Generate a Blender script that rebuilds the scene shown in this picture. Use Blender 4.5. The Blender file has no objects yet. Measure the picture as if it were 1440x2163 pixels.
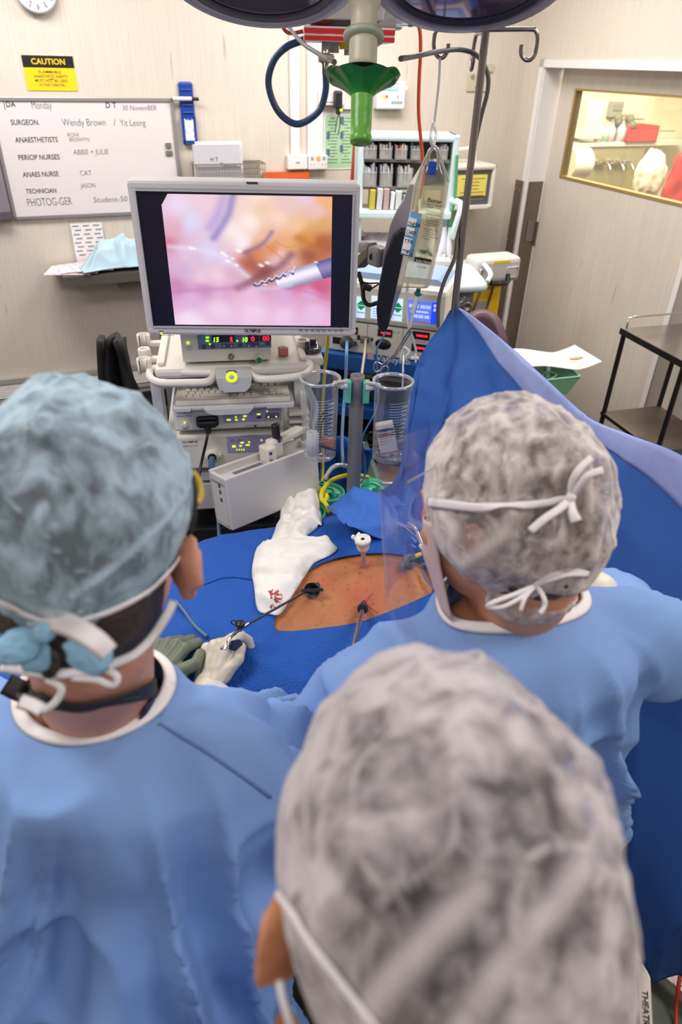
import bpy, bmesh, math, random
from mathutils import Vector, Matrix, Euler, noise
V3 = Vector
S = bpy.context.scene
COL = S.collection
R = math.radians
# ------------------------------------------------------------ camera
CAM_H = 2.05; PITCH = R(33.5); ROLL = R(1.5); FPX = 1442.0
cth, sth, cr, sr = math.cos(PITCH), math.sin(PITCH), math.cos(ROLL), math.sin(ROLL)
cam_d = bpy.data.cameras.new('camera'); cam = bpy.data.objects.new('camera', cam_d); COL.objects.link(cam)
_x = V3((cr, sr*sth, sr*cth)); _y = V3((-sr, cr*sth, cr*cth)); _z = V3((0, -cth, sth))
cam.matrix_world = Matrix(((_x.x, _y.x, _z.x, 0), (_x.y, _y.y, _z.y, 0), (_x.z, _y.z, _z.z, CAM_H), (0, 0, 0, 1)))
cam_d.sensor_fit = 'VERTICAL'; cam_d.sensor_height = 36.0; cam_d.lens = 24.0
cam_d.dof.use_dof = True; cam_d.dof.focus_distance = 1.65; cam_d.dof.aperture_fstop = 4.5
cam_d.clip_start = 0.02
S.camera = cam
# ------------------------------------------------------------ view, world
S.view_settings.view_transform = 'Standard'; S.view_settings.look = 'None'
S.view_settings.exposure = 0.0; S.view_settings.gamma = 1.0
S.view_settings.use_curve_mapping = False
S.cycles.use_denoising = True
S.cycles.max_bounces = 8; S.cycles.transparent_max_bounces = 14; S.cycles.diffuse_bounces = 3; S.cycles.glossy_bounces = 3
S.cycles.caustics_reflective = False; S.cycles.caustics_refractive = False
w = bpy.data.worlds.new('world'); S.world = w; w.use_nodes = True
w.node_tree.nodes['Background'].inputs[0].default_value = (1, .97, .93, 1)
w.node_tree.nodes['Background'].inputs[1].default_value = 0.3
# ceiling lamps of the theatre: (x, y, sx, sy, watts)
CEIL = 2.95
LAMPS = [(-1.5, 3.2, 1.2, .6, 44), (.3, 3.9, 1.2, .6, 42), (-1.4, .9, 1.2, .6, 33), (1.5, .3, 1.2, .6, 27), (-.2, -1.0, 1.2, .6, 15), (1.45, 2.4, .6, 1.2, 27)]
LAMP_COL = (1.0, .965, .935)
for (x, y, sx, sy, p) in LAMPS:
    l = bpy.data.lights.new('ceiling_light', 'AREA'); l.shape = 'RECTANGLE'; l.size = sx; l.size_y = sy; l.energy = p; l.color = LAMP_COL
    o = bpy.data.objects.new('ceiling_light_source', l); COL.objects.link(o); o.location = (x, y, CEIL-.055)

# ------------------------------------------------------------ pixel -> ray
def ray(px, py):
    dx, dy = px-720.0, py-1081.5
    a = dx*cr+dy*sr; b = -dx*sr+dy*cr
    return V3((a, FPX*cth-b*sth, -FPX*sth-b*cth))/FPX
O = V3((0, 0, CAM_H))
def PD(px, py, d): return O+ray(px, py)*d              # at camera depth d
def PY(px, py, y): r = ray(px, py); return O+r*(y/r.y)  # at world y
def PZ(px, py, z): r = ray(px, py); return O+r*((z-CAM_H)/r.z)
def prj(p):
    q = cam.matrix_world.inverted() @ V3(p); return (720+FPX*q.x/-q.z, 1081.5-FPX*q.y/-q.z)
class Fr:
    """a vertical plane through a point with its own yaw; gives local x,z of what is seen at a pixel"""
    def __init__(s, o, yaw):
        s.o = V3(o); s.yaw = R(yaw); s.M = Matrix.Translation(s.o) @ Matrix.Rotation(s.yaw, 4, 'Z'); s.I = s.M.inverted()
    def at(s, px, py, y=0.0):
        o = s.I @ O; r = s.I.to_3x3() @ ray(px, py)
        return o+r*((y-o.y)/r.y)
    def xz(s, px, py, y=0.0): p = s.at(px, py, y); return p.x, p.z
    def zat(s, px, py, z): 
        o = s.I @ O; r = s.I.to_3x3() @ ray(px, py); return o+r*((z-o.z)/r.z)
# ------------------------------------------------------------ materials
def sr1(c): c /= 255.0; return c/12.92 if c <= .04045 else ((c+.055)/1.055)**2.4
def rgb(r, g, b): return (sr1(r), sr1(g), sr1(b), 1)
MATS = {}
def mat(name, c, rough=.5, metal=0., bump=None, var=None, emit=0., spec=.5, trans=0., sub=0., streak=None, coat=0.):
    if name in MATS: return MATS[name]
    m = bpy.data.materials.new(name); m.use_nodes = True; nt = m.node_tree; N = nt.nodes; L = nt.links
    b = N['Principled BSDF']; col = rgb(*c)
    b.inputs['Base Color'].default_value = col; b.inputs['Roughness'].default_value = rough; b.inputs['Metallic'].default_value = metal
    b.inputs['Specular IOR Level'].default_value = spec
    if coat: b.inputs['Coat Weight'].default_value = coat
    if sub: b.inputs['Subsurface Weight'].default_value = sub; b.inputs['Subsurface Radius'].default_value = (.012, .005, .003)
    if emit: b.inputs['Emission Color'].default_value = col; b.inputs['Emission Strength'].default_value = emit
    tc = N.new('ShaderNodeTexCoord')
    if var:   # (scale, amount, stretch xyz)
        mp = N.new('ShaderNodeMapping'); mp.inputs['Scale'].default_value = var[2] if len(var) > 2 else (1, 1, 1)
        L.new(tc.outputs['Object'], mp.inputs[0])
        n = N.new('ShaderNodeTexNoise'); n.inputs['Scale'].default_value = var[0]; n.inputs['Detail'].default_value = 5; L.new(mp.outputs[0], n.inputs['Vector'])
        r = N.new('ShaderNodeMapRange'); r.inputs[1].default_value = .3; r.inputs[2].default_value = .7; r.inputs[3].default_value = 1-var[1]; r.inputs[4].default_value = 1+var[1]
        L.new(n.outputs['Fac'], r.inputs[0])
        mx = N.new('ShaderNodeMix'); mx.data_type = 'RGBA'; mx.blend_type = 'MULTIPLY'; mx.inputs[0].default_value = 1; mx.inputs[6].default_value = col
        L.new(r.outputs[0], mx.inputs[7]); L.new(mx.outputs[2], b.inputs['Base Color'])
    if bump:  # (scale, strength, dist)
        n2 = N.new('ShaderNodeTexNoise'); n2.inputs['Scale'].default_value = bump[0]; n2.inputs['Detail'].default_value = 4; L.new(tc.outputs['Object'], n2.inputs['Vector'])
        bp = N.new('ShaderNodeBump'); bp.inputs['Strength'].default_value = bump[1]; bp.inputs['Distance'].default_value = bump[2] if len(bump) > 2 else .01
        L.new(n2.outputs['Fac'], bp.inputs['Height']); L.new(bp.outputs[0], b.inputs['Normal'])
    MATS[name] = m; return m
def clear(name, c=(255, 255, 255), opac=.12, gloss=.15, rough=.05, edge=.5, dcol=None):
    """thin clear plastic: mostly transparent, milky diffuse share, glossy and denser at grazing edges"""
    if name in MATS: return MATS[name]
    m = bpy.data.materials.new(name); m.use_nodes = True; nt = m.node_tree; N = nt.nodes; L = nt.links
    N.remove(N['Principled BSDF']); out = N['Material Output']
    t = N.new('ShaderNodeBsdfTransparent'); t.inputs[0].default_value = rgb(*c)
    d = N.new('ShaderNodeBsdfDiffuse'); d.inputs[0].default_value = rgb(*(dcol or c))
    g = N.new('ShaderNodeBsdfGlossy'); g.inputs['Roughness'].default_value = rough
    lw = N.new('ShaderNodeLayerWeight'); lw.inputs[0].default_value = .35
    mr = N.new('ShaderNodeMapRange'); mr.inputs[3].default_value = opac; mr.inputs[4].default_value = min(1, opac+edge); L.new(lw.outputs['Facing'], mr.inputs[0])
    m1 = N.new('ShaderNodeMixShader'); L.new(mr.outputs[0], m1.inputs[0]); L.new(t.outputs[0], m1.inputs[1]); L.new(d.outputs[0], m1.inputs[2])
    mr2 = N.new('ShaderNodeMapRange'); mr2.inputs[3].default_value = gloss*.35; mr2.inputs[4].default_value = min(1, gloss*3); L.new(lw.outputs['Fresnel'], mr2.inputs[0])
    m2 = N.new('ShaderNodeMixShader'); L.new(mr2.outputs[0], m2.inputs[0]); L.new(m1.outputs[0], m2.inputs[1]); L.new(g.outputs[0], m2.inputs[2])
    L.new(m2.outputs[0], out.inputs[0]); MATS[name] = m; return m
def vcol_mat(name, emit=0., rough=.5, spec=.5, bump=None):
    if name in MATS: return MATS[name]
    m = bpy.data.materials.new(name); m.use_nodes = True; N = m.node_tree.nodes; L = m.node_tree.links
    a = N.new('ShaderNodeVertexColor'); a.layer_name = 'Col'; b = N['Principled BSDF']; b.inputs['Roughness'].default_value = rough; b.inputs['Specular IOR Level'].default_value = spec
    if emit:
        b.inputs['Base Color'].default_value = (.01, .01, .01, 1); L.new(a.outputs[0], b.inputs['Emission Color']); b.inputs['Emission Strength'].default_value = emit
    else: L.new(a.outputs[0], b.inputs['Base Color'])
    if bump:
        tc = N.new('ShaderNodeTexCoord'); n2 = N.new('ShaderNodeTexNoise'); n2.inputs['Scale'].default_value = bump[0]; n2.inputs['Detail'].default_value = 4; L.new(tc.outputs['Object'], n2.inputs['Vector'])
        bp = N.new('ShaderNodeBump'); bp.inputs['Strength'].default_value = bump[1]; bp.inputs['Distance'].default_value = .004
        L.new(n2.outputs['Fac'], bp.inputs['Height']); L.new(bp.outputs[0], b.inputs['Normal'])
    MATS[name] = m; return m
# ------------------------------------------------------------ objects
def empty(name, loc=(0, 0, 0), rz=0, M=None):
    o = bpy.data.objects.new(name, None); COL.objects.link(o); o.empty_display_size = .05
    if M is not None: o.matrix_world = M
    else: o.location = loc; o.rotation_euler = (0, 0, rz)
    return o
def tag(o, label, cat, group=None, kind=None):
    o['label'] = label; o['category'] = cat
    if group: o['group'] = group
    if kind: o['kind'] = kind
    return o
def thing(name, label, cat, loc=(0, 0, 0), rz=0, group=None, M=None):
    return tag(empty(name, loc, rz, M), label, cat, group)
def catmull(pts, k=6, closed=False):
    pts = [V3(p) for p in pts]; n = len(pts); out = []
    if n < 3: return pts
    for i in range(n if closed else n-1):
        p0 = pts[(i-1) % n] if closed or i > 0 else pts[0]*2-pts[1]
        p1 = pts[i]; p2 = pts[(i+1) % n]
        p3 = pts[(i+2) % n] if closed or i < n-2 else pts[-1]*2-pts[-2]
        for j in range(k):
            t = j/k
            out.append(.5*((2*p1)+(p2-p0)*t+(2*p0-5*p1+4*p2-p3)*t*t+(3*p1-p0-3*p2+p3)*t**3))
    if not closed: out.append(pts[-1])
    return out
_T = {}
def text_mesh(s, offset=0., shear=0.):
    k = (s, offset, shear)
    if k in _T: return _T[k]
    c = bpy.data.curves.new('t', 'FONT'); c.body = s; c.size = 1; c.resolution_u = 3; c.offset = offset; c.shear = shear
    o = bpy.data.objects.new('t', c); COL.objects.link(o); dg = bpy.context.evaluated_depsgraph_get(); dg.update()
    me = bpy.data.meshes.new_from_object(o.evaluated_get(dg)); vs = [v.co.copy() for v in me.vertices]; fs = [tuple(p.vertices) for p in me.polygons]
    bpy.data.objects.remove(o); bpy.data.curves.remove(c); bpy.data.meshes.remove(me)
    _T[k] = (vs, fs); return _T[k]
class MB:
    def __init__(s): s.v = []; s.f = []; s.mi = []; s.sm = []; s.m = 0; s.X = None
    def raw(s, vs, fs, smooth=False, M=None):
        b = len(s.v)
        for v in vs:
            v = V3(v)
            if M is not None: v = M @ v
            if s.X is not None: v = s.X @ v
            s.v.append(v)
        for f in fs: s.f.append(tuple(i+b for i in f)); s.mi.append(s.m); s.sm.append(smooth)
        return s
    def bmx(s, bm, smooth=False, M=None):
        bm.verts.index_update()
        s.raw([v.co.copy() for v in bm.verts], [[v.index for v in f.verts] for f in bm.faces], smooth, M); bm.free(); return s
    def box(s, x0, x1, y0, y1, z0, z1, bev=0., seg=2, M=None):
        x0, x1 = sorted((x0, x1)); y0, y1 = sorted((y0, y1)); z0, z1 = sorted((z0, z1))
        vs = [(x, y, z) for x in (x0, x1) for y in (y0, y1) for z in (z0, z1)]
        fs = [(0, 1, 3, 2), (4, 6, 7, 5), (0, 4, 5, 1), (2, 3, 7, 6), (0, 2, 6, 4), (1, 5, 7, 3)]
        if bev <= 0: return s.raw(vs, fs, False, M)
        bm = bmesh.new(); bv = [bm.verts.new(v) for v in vs]
        for f in fs: bm.faces.new([bv[i] for i in f])
        bev = min(bev, (x1-x0)*.49, (y1-y0)*.49, (z1-z0)*.49)
        bmesh.ops.bevel(bm, geom=bm.edges[:], offset=bev, segments=seg, affect='EDGES', profile=.5)
        return s.bmx(bm, False, M)
    def cbox(s, c, size, M=None, bev=0.):
        T = Matrix.Translation(V3(c)); T = T @ M if M is not None else T
        return s.box(-size[0]/2, size[0]/2, -size[1]/2, size[1]/2, -size[2]/2, size[2]/2, bev, 2, T)
    def bar(s, p0, p1, w, h, bev=0., up=(0, 0, 1)):
        p0, p1 = V3(p0), V3(p1); d = p1-p0; L = d.length; d.normalize(); x = d.cross(V3(up))
        if x.length < 1e-4: x = V3((1, 0, 0))
        x.normalize(); z = x.cross(d)
        M = Matrix(((x.x, d.x, z.x, p0.x), (x.y, d.y, z.y, p0.y), (x.z, d.z, z.z, p0.z), (0, 0, 0, 1)))
        return s.box(-w/2, w/2, 0, L, -h/2, h/2, bev, 2, M)
    def cyl(s, p0, p1, r0, r1=None, n=16, cap=True):
        r1 = r0 if r1 is None else r1
        return s.tube([p0, p1], [r0, r1], n, False, cap, sm=False)
    def tube(s, pts, r, n=8, smooth=True, cap=True, closed=False, sm=True, k=6, flat=1., up=None):
        if smooth and len(pts) > 2:
            rr = r
            if isinstance(r, (list, tuple)):
                m = len(pts); rr = []
                for i in range(m-1):
                    for j in range(k): rr.append(r[i]+(r[i+1]-r[i])*j/k)
                rr.append(r[-1])
            pts = catmull(pts, k, closed); r = rr
        pts = [V3(p) for p in pts]; m = len(pts)
        rs = r if isinstance(r, (list, tuple)) else [r]*m
        vs = []; prev = None
        for i, p in enumerate(pts):
            a = pts[(i-1) % m] if (closed or i > 0) else p; b = pts[(i+1) % m] if (closed or i < m-1) else p
            d = (b-a)
            if d.length < 1e-9: d = V3((0, 0, 1))
            d.normalize()
            if prev is None:
                u = V3(up) if up else (V3((0, 0, 1)) if abs(d.z) < .9 else V3((1, 0, 0)))
            else: u = prev
            u = u-d*u.dot(d)
            if u.length < 1e-6: u = d.orthogonal()
            u.normalize(); w_ = d.cross(u); prev = u
            for j in range(n):
                t = 2*math.pi*j/n; vs.append(p+u*(math.cos(t)*rs[i]*flat)+w_*(math.sin(t)*rs[i]))
        fs = []
        for i in range(m if closed else m-1):
            for j in range(n):
                i2 = (i+1) % m
                fs.append((i*n+j, i2*n+j, i2*n+(j+1) % n, i*n+(j+1) % n))
        s.raw(vs, fs, True)
        if cap and not closed:
            s.raw(vs[:n], [tuple(range(n))]); s.raw(vs[-n:], [tuple(reversed(range(n)))])
        return s
    def lathe(s, prof, c=(0, 0, 0), n=24, M=None, a0=0, a1=2*math.pi, cap=False):
        full = abs(a1-a0-2*math.pi) < 1e-6; nn = n if full else n+1
        vs = []; c = V3(c)
        for (r, z) in prof:
            for j in range(nn):
                t = a0+(a1-a0)*j/n; vs.append(V3((r*math.cos(t), r*math.sin(t), z)))
        fs = []
        for i in range(len(prof)-1):
            for j in range(n):
                j2 = (j+1) % nn
                fs.append((i*nn+j, i*nn+j2, (i+1)*nn+j2, (i+1)*nn+j))
        if cap: fs.append(tuple(range(nn))[::-1]); fs.append(tuple(range((len(prof)-1)*nn, len(prof)*nn)))
        T = Matrix.Translation(c); T = T @ M if M is not None else T
        return s.raw(vs, fs, True, T)
    def ell(s, c, r, M=None, nu=24, nv=14, cut=None, fn=None):
        vs = []; r = r if isinstance(r, (tuple, list)) else (r, r, r)
        for i in range(nv+1):
            ph = math.pi*i/nv
            for j in range(nu):
                t = 2*math.pi*j/nu
                d = V3((math.sin(ph)*math.cos(t), math.sin(ph)*math.sin(t), math.cos(ph)))
                k = fn(d) if fn else 1.
                vs.append(V3((d.x*r[0]*k, d.y*r[1]*k, d.z*r[2]*k)))
        fs = []
        for i in range(nv):
            for j in range(nu):
                if i == 0: fs.append((j, (i+1)*nu+j, (i+1)*nu+(j+1) % nu))
                elif i == nv-1: fs.append((i*nu+j, (i+1)*nu+j, i*nu+(j+1) % nu))
                else: fs.append((i*nu+j, (i+1)*nu+j, (i+1)*nu+(j+1) % nu, i*nu+(j+1) % nu))
        T = Matrix.Translation(V3(c)); T = T @ M if M is not None else T
        return s.raw(vs, fs, True, T)
    def prism(s, pts, y0, y1, M=None):
        """outline of (x, z) points, thick along y"""
        n = len(pts); vs = [(p[0], y0, p[1]) for p in pts]+[(p[0], y1, p[1]) for p in pts]
        fs = [tuple(range(n)), tuple(reversed(range(n, 2*n)))]+[(i, i+n, (i+1) % n+n, (i+1) % n) for i in range(n)]
        return s.raw(vs, fs, False, M)
    def quad(s, a, b, c, d): return s.raw([a, b, c, d], [(0, 1, 2, 3)])
    def grid(s, fn, nu, nv, smooth=True):
        vs = [fn(i/nu, j/nv) for j in range(nv+1) for i in range(nu+1)]
        fs = [(j*(nu+1)+i, j*(nu+1)+i+1, (j+1)*(nu+1)+i+1, (j+1)*(nu+1)+i) for j in range(nv) for i in range(nu)]
        return s.raw(vs, fs, smooth)
    def text(s, t, x, z, size, y=-.001, align='l', M=None, off=0., shear=0., wid=None):
        vs, fs = text_mesh(t, off, shear)
        if not vs: return s
        x0 = min(v.x for v in vs); x1 = max(v.x for v in vs); k = size; kx = size
        if wid: kx = wid/(x1-x0)
        sh = {'l': -x0*kx, 'c': -(x0+x1)/2*kx, 'r': -x1*kx}[align]
        return s.raw([V3((x+v.x*kx+sh, y, z+v.y*k)) for v in vs], fs, False, M)
    def build(s, name, mats, parent=None, loc=None, rz=0, M=None, auto=False):
        me = bpy.data.meshes.new(name)
        vs = s.v
        if not isinstance(mats, (list, tuple)): mats = [mats]
        if loc is not None: M = Matrix.Translation(V3(loc)) @ Matrix.Rotation(rz, 4, 'Z')
        if M is None and parent is None and vs:   # give a free-standing mesh an origin at its own base
            cx = sum(v.x for v in vs)/len(vs); cy = sum(v.y for v in vs)/len(vs); cz = min(v.z for v in vs)
            o_ = V3((cx, cy, cz)); vs = [v-o_ for v in vs]; M = Matrix.Translation(o_)
        me.from_pydata([tuple(v) for v in vs], [], s.f)
        for m in mats: me.materials.append(m)
        me.polygons.foreach_set('material_index', s.mi); me.polygons.foreach_set('use_smooth', s.sm)
        me.validate(); me.update()
        o = bpy.data.objects.new(name, me); COL.objects.link(o)
        if parent is not None: o.parent = parent
        if M is not None: o.matrix_local = M
        return o
def copy_tree(o, parent=None):
    c = o.copy(); COL.objects.link(c)
    if parent is not None: c.parent = parent
    for ch in [x for x in o.children]: copy_tree(ch, c)
    return c
def solid(o, t, off=0):
    m = o.modifiers.new('solid', 'SOLIDIFY'); m.thickness = t; m.offset = off; return o
def nz(p, s=1., seed=0.): return noise.noise(V3((p[0]*s+seed, p[1]*s-seed*.7, p[2]*s+seed*1.3)))
def fold(p, s, seed=0., k=2.):
    """sharp cloth creases: ridged noise, 0..1"""
    return (1-min(1, abs(nz(p, s, seed))*k))**2
def baked(ob, disp=None, name=None, mats=None, parent=None, M=None):
    dg = bpy.context.evaluated_depsgraph_get(); dg.update()
    me = bpy.data.meshes.new_from_object(ob.evaluated_get(dg)); bpy.data.objects.remove(ob)
    if disp:
        ns = [v.normal.copy() for v in me.vertices]
        for v, n in zip(me.vertices, ns):
            r = disp(v.co, n)
            v.co = r if isinstance(r, Vector) else v.co+n*r
        me.update()
    me.name = name; me.materials.clear()
    for m in (mats if isinstance(mats, (list, tuple)) else [mats]): me.materials.append(m)
    for p in me.polygons: p.use_smooth = True; p.material_index = 0
    o = bpy.data.objects.new(name, me); COL.objects.link(o)
    if parent is not None: o.parent = parent
    if M is not None: o.matrix_local = M
    return o
def blob(name, mb, voxel, mats, parent=None, smooth=6, disp=None, cut=None):
    """fuses rough solids into one continuous skin"""
    me = bpy.data.meshes.new('b'); me.from_pydata([tuple(v) for v in mb.v], [], mb.f); me.update()
    o = bpy.data.objects.new('b', me); COL.objects.link(o)
    r = o.modifiers.new('r', 'REMESH'); r.mode = 'VOXEL'; r.voxel_size = voxel
    if smooth:
        sm = o.modifiers.new('s', 'SMOOTH'); sm.iterations = smooth; sm.factor = .5
    o = baked(o, disp, name, mats, parent)
    if cut:
        bm = bmesh.new(); bm.from_mesh(o.data)
        bmesh.ops.delete(bm, geom=[f for f in bm.faces if cut(f.calc_center_median())], context='FACES')
        bm.to_mesh(o.data); bm.free()
    return o
def cap3(mb, p0, p1, r0, r1=None, n=16):
    """closed capsule"""
    r1 = r0 if r1 is None else r1; p0, p1 = V3(p0), V3(p1)
    mb.ell(p0, r0, nu=n, nv=10); mb.ell(p1, r1, nu=n, nv=10); mb.cyl(p0, p1, r0, r1, n); return mb
# ============================================================ ROOM
A = 21.5
BW = Fr((0, 4.9, 0), A)
UC = 1.21
RW = Fr(BW.M @ V3((UC, 0, 0)), A-90)
def wall_mat():
    m = mat('wall_vinyl', (217, 206, 193), .55, bump=(60, .15, .002)); N = m.node_tree.nodes; L = m.node_tree.links; b = N['Principled BSDF']
    tc = N.new('ShaderNodeTexCoord')
    def nse(sc, st, det=4):
        mp = N.new('ShaderNodeMapping'); mp.inputs['Scale'].default_value = st; L.new(tc.outputs['Object'], mp.inputs[0])
        n = N.new('ShaderNodeTexNoise'); n.inputs['Scale'].default_value = sc; n.inputs['Detail'].default_value = det; L.new(mp.outputs[0], n.inputs['Vector']); return n
    def mr(n, a, b_, c, d):
        r = N.new('ShaderNodeMapRange'); r.inputs[1].default_value = a; r.inputs[2].default_value = b_; r.inputs[3].default_value = c; r.inputs[4].default_value = d; L.new(n.outputs[0], r.inputs[0]); return r
    g = mr(nse(90, (1, 1, .03)), .3, .7, .93, 1.04); s = mr(nse(16, (1, 1, .11), 3), .70, .745, 1, .62); k = mr(nse(1.2, (1, 1, 1)), .3, .7, .95, 1.03)
    col = None
    for n in (g, s, k):
        mx = N.new('ShaderNodeMix'); mx.data_type = 'RGBA'; mx.blend_type = 'MULTIPLY'; mx.inputs[0].default_value = 1
        if col is None: mx.inputs[6].default_value = rgb(217, 206, 193)
        else: L.new(col, mx.inputs[6])
        L.new(n.outputs[0], mx.inputs[7]); col = mx.outputs[2]
    L.new(col, b.inputs['Base Color']); return m
WALL = wall_mat()
WHITE = mat('white_paint', (235, 230, 228), .4)
STEEL = mat('brushed_steel', (150, 142, 134), .38, .85, var=(40, .12, (1, 1, 12)))
DSTEEL = mat('dull_steel_plate', (128, 116, 104), .42, .7, var=(8, .15, (1, 1, .2)))
CHROME = mat('polished_steel', (205, 200, 195), .18, 1.)
BLACK = mat('black_plastic', (26, 25, 28), .4)
RUBBER = mat('black_rubber', (20, 20, 22), .7)
INK = mat('dark_print', (52, 48, 50), .6)
GREYP = mat('grey_plastic', (172, 168, 170), .45)
CREAM = mat('cream_plastic', (226, 220, 208), .42)
OFFW = mat('off_white_plastic', (228, 222, 216), .38)
PAPER = mat('white_paper', (238, 234, 232), .7)
FLOORM = mat('speckled_dark_green_vinyl', (58, 62, 54), .35, var=(14, .55), bump=(30, .1, .002))
H_ = CEIL
def struct(mb, name, m, M=None, parent=None):
    o = mb.build(name, m, parent, M=M)
    if parent is None: o['kind'] = 'structure'
    return o
struct(MB().box(-4.3, UC+.0, 0, .12, 0, H_), 'wall_back', WALL, BW.M)
struct(MB().box(-4.42, -4.3, -7.2, .12, 0, H_), 'wall_left', WALL, BW.M)
struct(MB().box(-4.42, 6, -7.32, -7.2, 0, H_), 'wall_front', WALL, BW.M)
struct(MB().box(-4.42, 6, -7.32, .5, -.1, 0), 'floor', FLOORM, BW.M)
struct(MB().box(-4.42, 6, -7.32, .5, H_, H_+.1), 'ceiling', WHITE, BW.M)
for (x, y, sx, sy, p), w_ in zip(LAMPS, ('near the whiteboard', 'above the bin rack', 'above the left surgeon', 'above the right surgeon', 'behind the camera', 'beside the door')):
    t = thing('ceiling_light', 'white framed ceiling light panel '+w_, 'ceiling light', (x, y, CEIL), 0, 'ceiling lights')
    MB().box(-sx/2-.04, sx/2+.04, -sy/2-.04, sy/2+.04, -.05, 0).build('frame', WHITE, t)
# right wall, door opening
LY = .13                                         # door leaf sits this far back in its recess
jx, jz = RW.xz(1150, 128)                        # outer corner of the opening
jx2 = jx+.012
TOPZ = jz-.035
struct(MB().box(-.0, jx, 0, .16, 0, H_), 'wall_right', WALL, RW.M)
struct(MB().box(jx, 7.2, 0, .16, TOPZ+.03, H_), 'wall_over_door', WALL, RW.M)
struct(MB().box(jx+2.6, 7.2, 0, .16, 0, TOPZ+.03), 'wall_beside_door', WALL, RW.M)
m = MB(); m.box(jx-.03, jx+.014, -.012, .0, 0, TOPZ+.04); m.box(jx-.03, jx+2.6, -.012, 0, TOPZ, TOPZ+.04); m.box(jx, jx+.02, 0, .16, 0, TOPZ+.03); m.box(jx, jx+2.6, 0, .16, TOPZ+.01, TOPZ+.03)
struct(m, 'trim_1', WHITE, RW.M)
# steel bump plates wrapping the jamb
pz = RW.xz(1102, 381)[1]
m = MB(); m.box(jx-.10, jx-.012, -.016, -.012, .02, pz, .001); m.box(jx-.002, jx+.0, -.016, 0, .02, pz)
m.box(jx+.02, jx+.025, .012, LY-.005, .02, pz)
m.m = 1
for zz in [pz-.06-.33*i for i in range(4)]:
    for xx in (jx-.085, jx-.03): m.cyl((xx, -.02, zz), (xx, -.015, zz), .006, n=8)
t = thing('door_bump_plate', 'brushed steel protection plate wrapped around the door jamb', 'metal plate', M=RW.M.copy())
m.build('plate', [DSTEEL, CHROME], t)
m = MB(); kz = RW.xz(1130, 500)[1]; m.box(jx+.018, jx+.032, .05, LY-.01, kz-.07, kz+.07); m.build('strike_plate', STEEL, t)
# door leaf with window
wx0, wz1 = RW.xz(1216, 188, LY); _, wz0 = RW.xz(1186, 376, LY)
dx0 = jx+.035; dx1 = RW.xz(1432, 590, LY)[0]; wx1 = wx0+1.35
M_ = RW.M
d1 = empty('door_1', M=RW.M.copy()); d1['kind'] = 'structure'
m = MB(); y0, y1 = LY, LY+.045; dt = TOPZ
m.box(dx0, wx0, y0, y1, .02, dt); m.box(wx1, dx1, y0, y1, .02, dt); m.box(wx0, wx1, y0, y1, .02, wz0); m.box(wx0, wx1, y0, y1, wz1, dt)
m.build('door_leaf', WALL, d1)
m = MB(); m.box(dx1+.012, jx+2.6, y0, y1, .02, dt); m.build('door_leaf', WALL, d1)
m = MB(); m.box(dx1-.012, dx1+.024, y0-.008, y0, .02, dt); m.build('astragal', WHITE, d1)
BRASS = mat('brass_bead', (186, 158, 108), .35, .6)
m = MB(); e = .014
m.box(wx0-e*.3, wx0+e, y0-.004, y1, wz0, wz1); m.box(wx1-e, wx1, y0-.004, y1, wz0, wz1); m.box(wx0, wx1, y0-.004, y1, wz0-.002, wz0+e); m.box(wx0, wx1, y0-.004, y1, wz1-e*.6, wz1+.003)
m.build('window_bead', BRASS, d1)
m = MB(); m.box(wx0, wx1, y0+.018, y0+.024, wz0, wz1); m.build('window_glass', clear('window_glass', (250, 250, 242), .03, .05, edge=.1), d1)
m = MB(); m.box(dx0+.0, dx0+.012, y0-.012, y0, kz-.10, kz+.06); m.build('latch', DSTEEL, d1)
# ------------------------------------------------ scrub room behind the door
SR = Fr(BW.M @ V3((UC+.19, 0, 0)), A)
SY = 1.0
sc_l = bpy.data.lights.new('scrub_room_light', 'AREA'); sc_l.shape = 'RECTANGLE'; sc_l.size = 1.2; sc_l.size_y = .8; sc_l.energy = 130; sc_l.color = (1, .93, .74)
so = bpy.data.objects.new('scrub_room_light', sc_l); COL.objects.link(so); so.matrix_world = SR.M @ Matrix.Translation((.9, -.2, 2.8))
YW = mat('scrub_room_paint', (240, 234, 214), .6)
struct(MB().box(0, 3.2, SY+.25, SY+.35, 0, H_), 'wall_scrub_back', YW, SR.M)
struct(MB().box(-.03, 0, .12, SY+.25, 0, H_), 'wall_scrub_left', YW, SR.M)
struct(MB().box(3.1, 3.2, -6, SY+.25, 0, H_), 'wall_scrub_right', YW, SR.M)
struct(MB().box(-.0, 3.2, .5, SY+.35, -.1, 0), 'floor_scrub', mat('pale_vinyl_floor', (170, 165, 140), .4), SR.M)
struct(MB().box(-.0, 3.2, .5, SY+.35, H_, H_+.05), 'ceiling_scrub', YW, SR.M)
def rwp(px, py, y): return SR.at(px, py, y)
cz = rwp(1300, 303, SY-.1).z
x0 = .02; x1 = rwp(1392, 300, SY-.1).x
t = thing('scrub_sink', 'long stainless scrub sink with splashback and white ledge beyond the door window', 'sink', M=SR.M.copy())
SPL = mat('yellowed_steel', (176, 166, 134), .35, .3)
MB().box(x0, x1+.5, SY-.02, SY+.24, cz-.03, cz).build('ledge', WHITE, t)
MB().box(x0, x1-.05, SY+.0, SY+.02, cz-.62, cz-.03).build('splashback', SPL, t)
m = MB(); m.box(x0, x1-.05, SY-.5, SY+.0, cz-.66, cz-.62); m.box(x0, x1-.05, SY-.52, SY-.48, cz-.66, cz-.5); m.build('basin', SPL, t)
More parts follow.
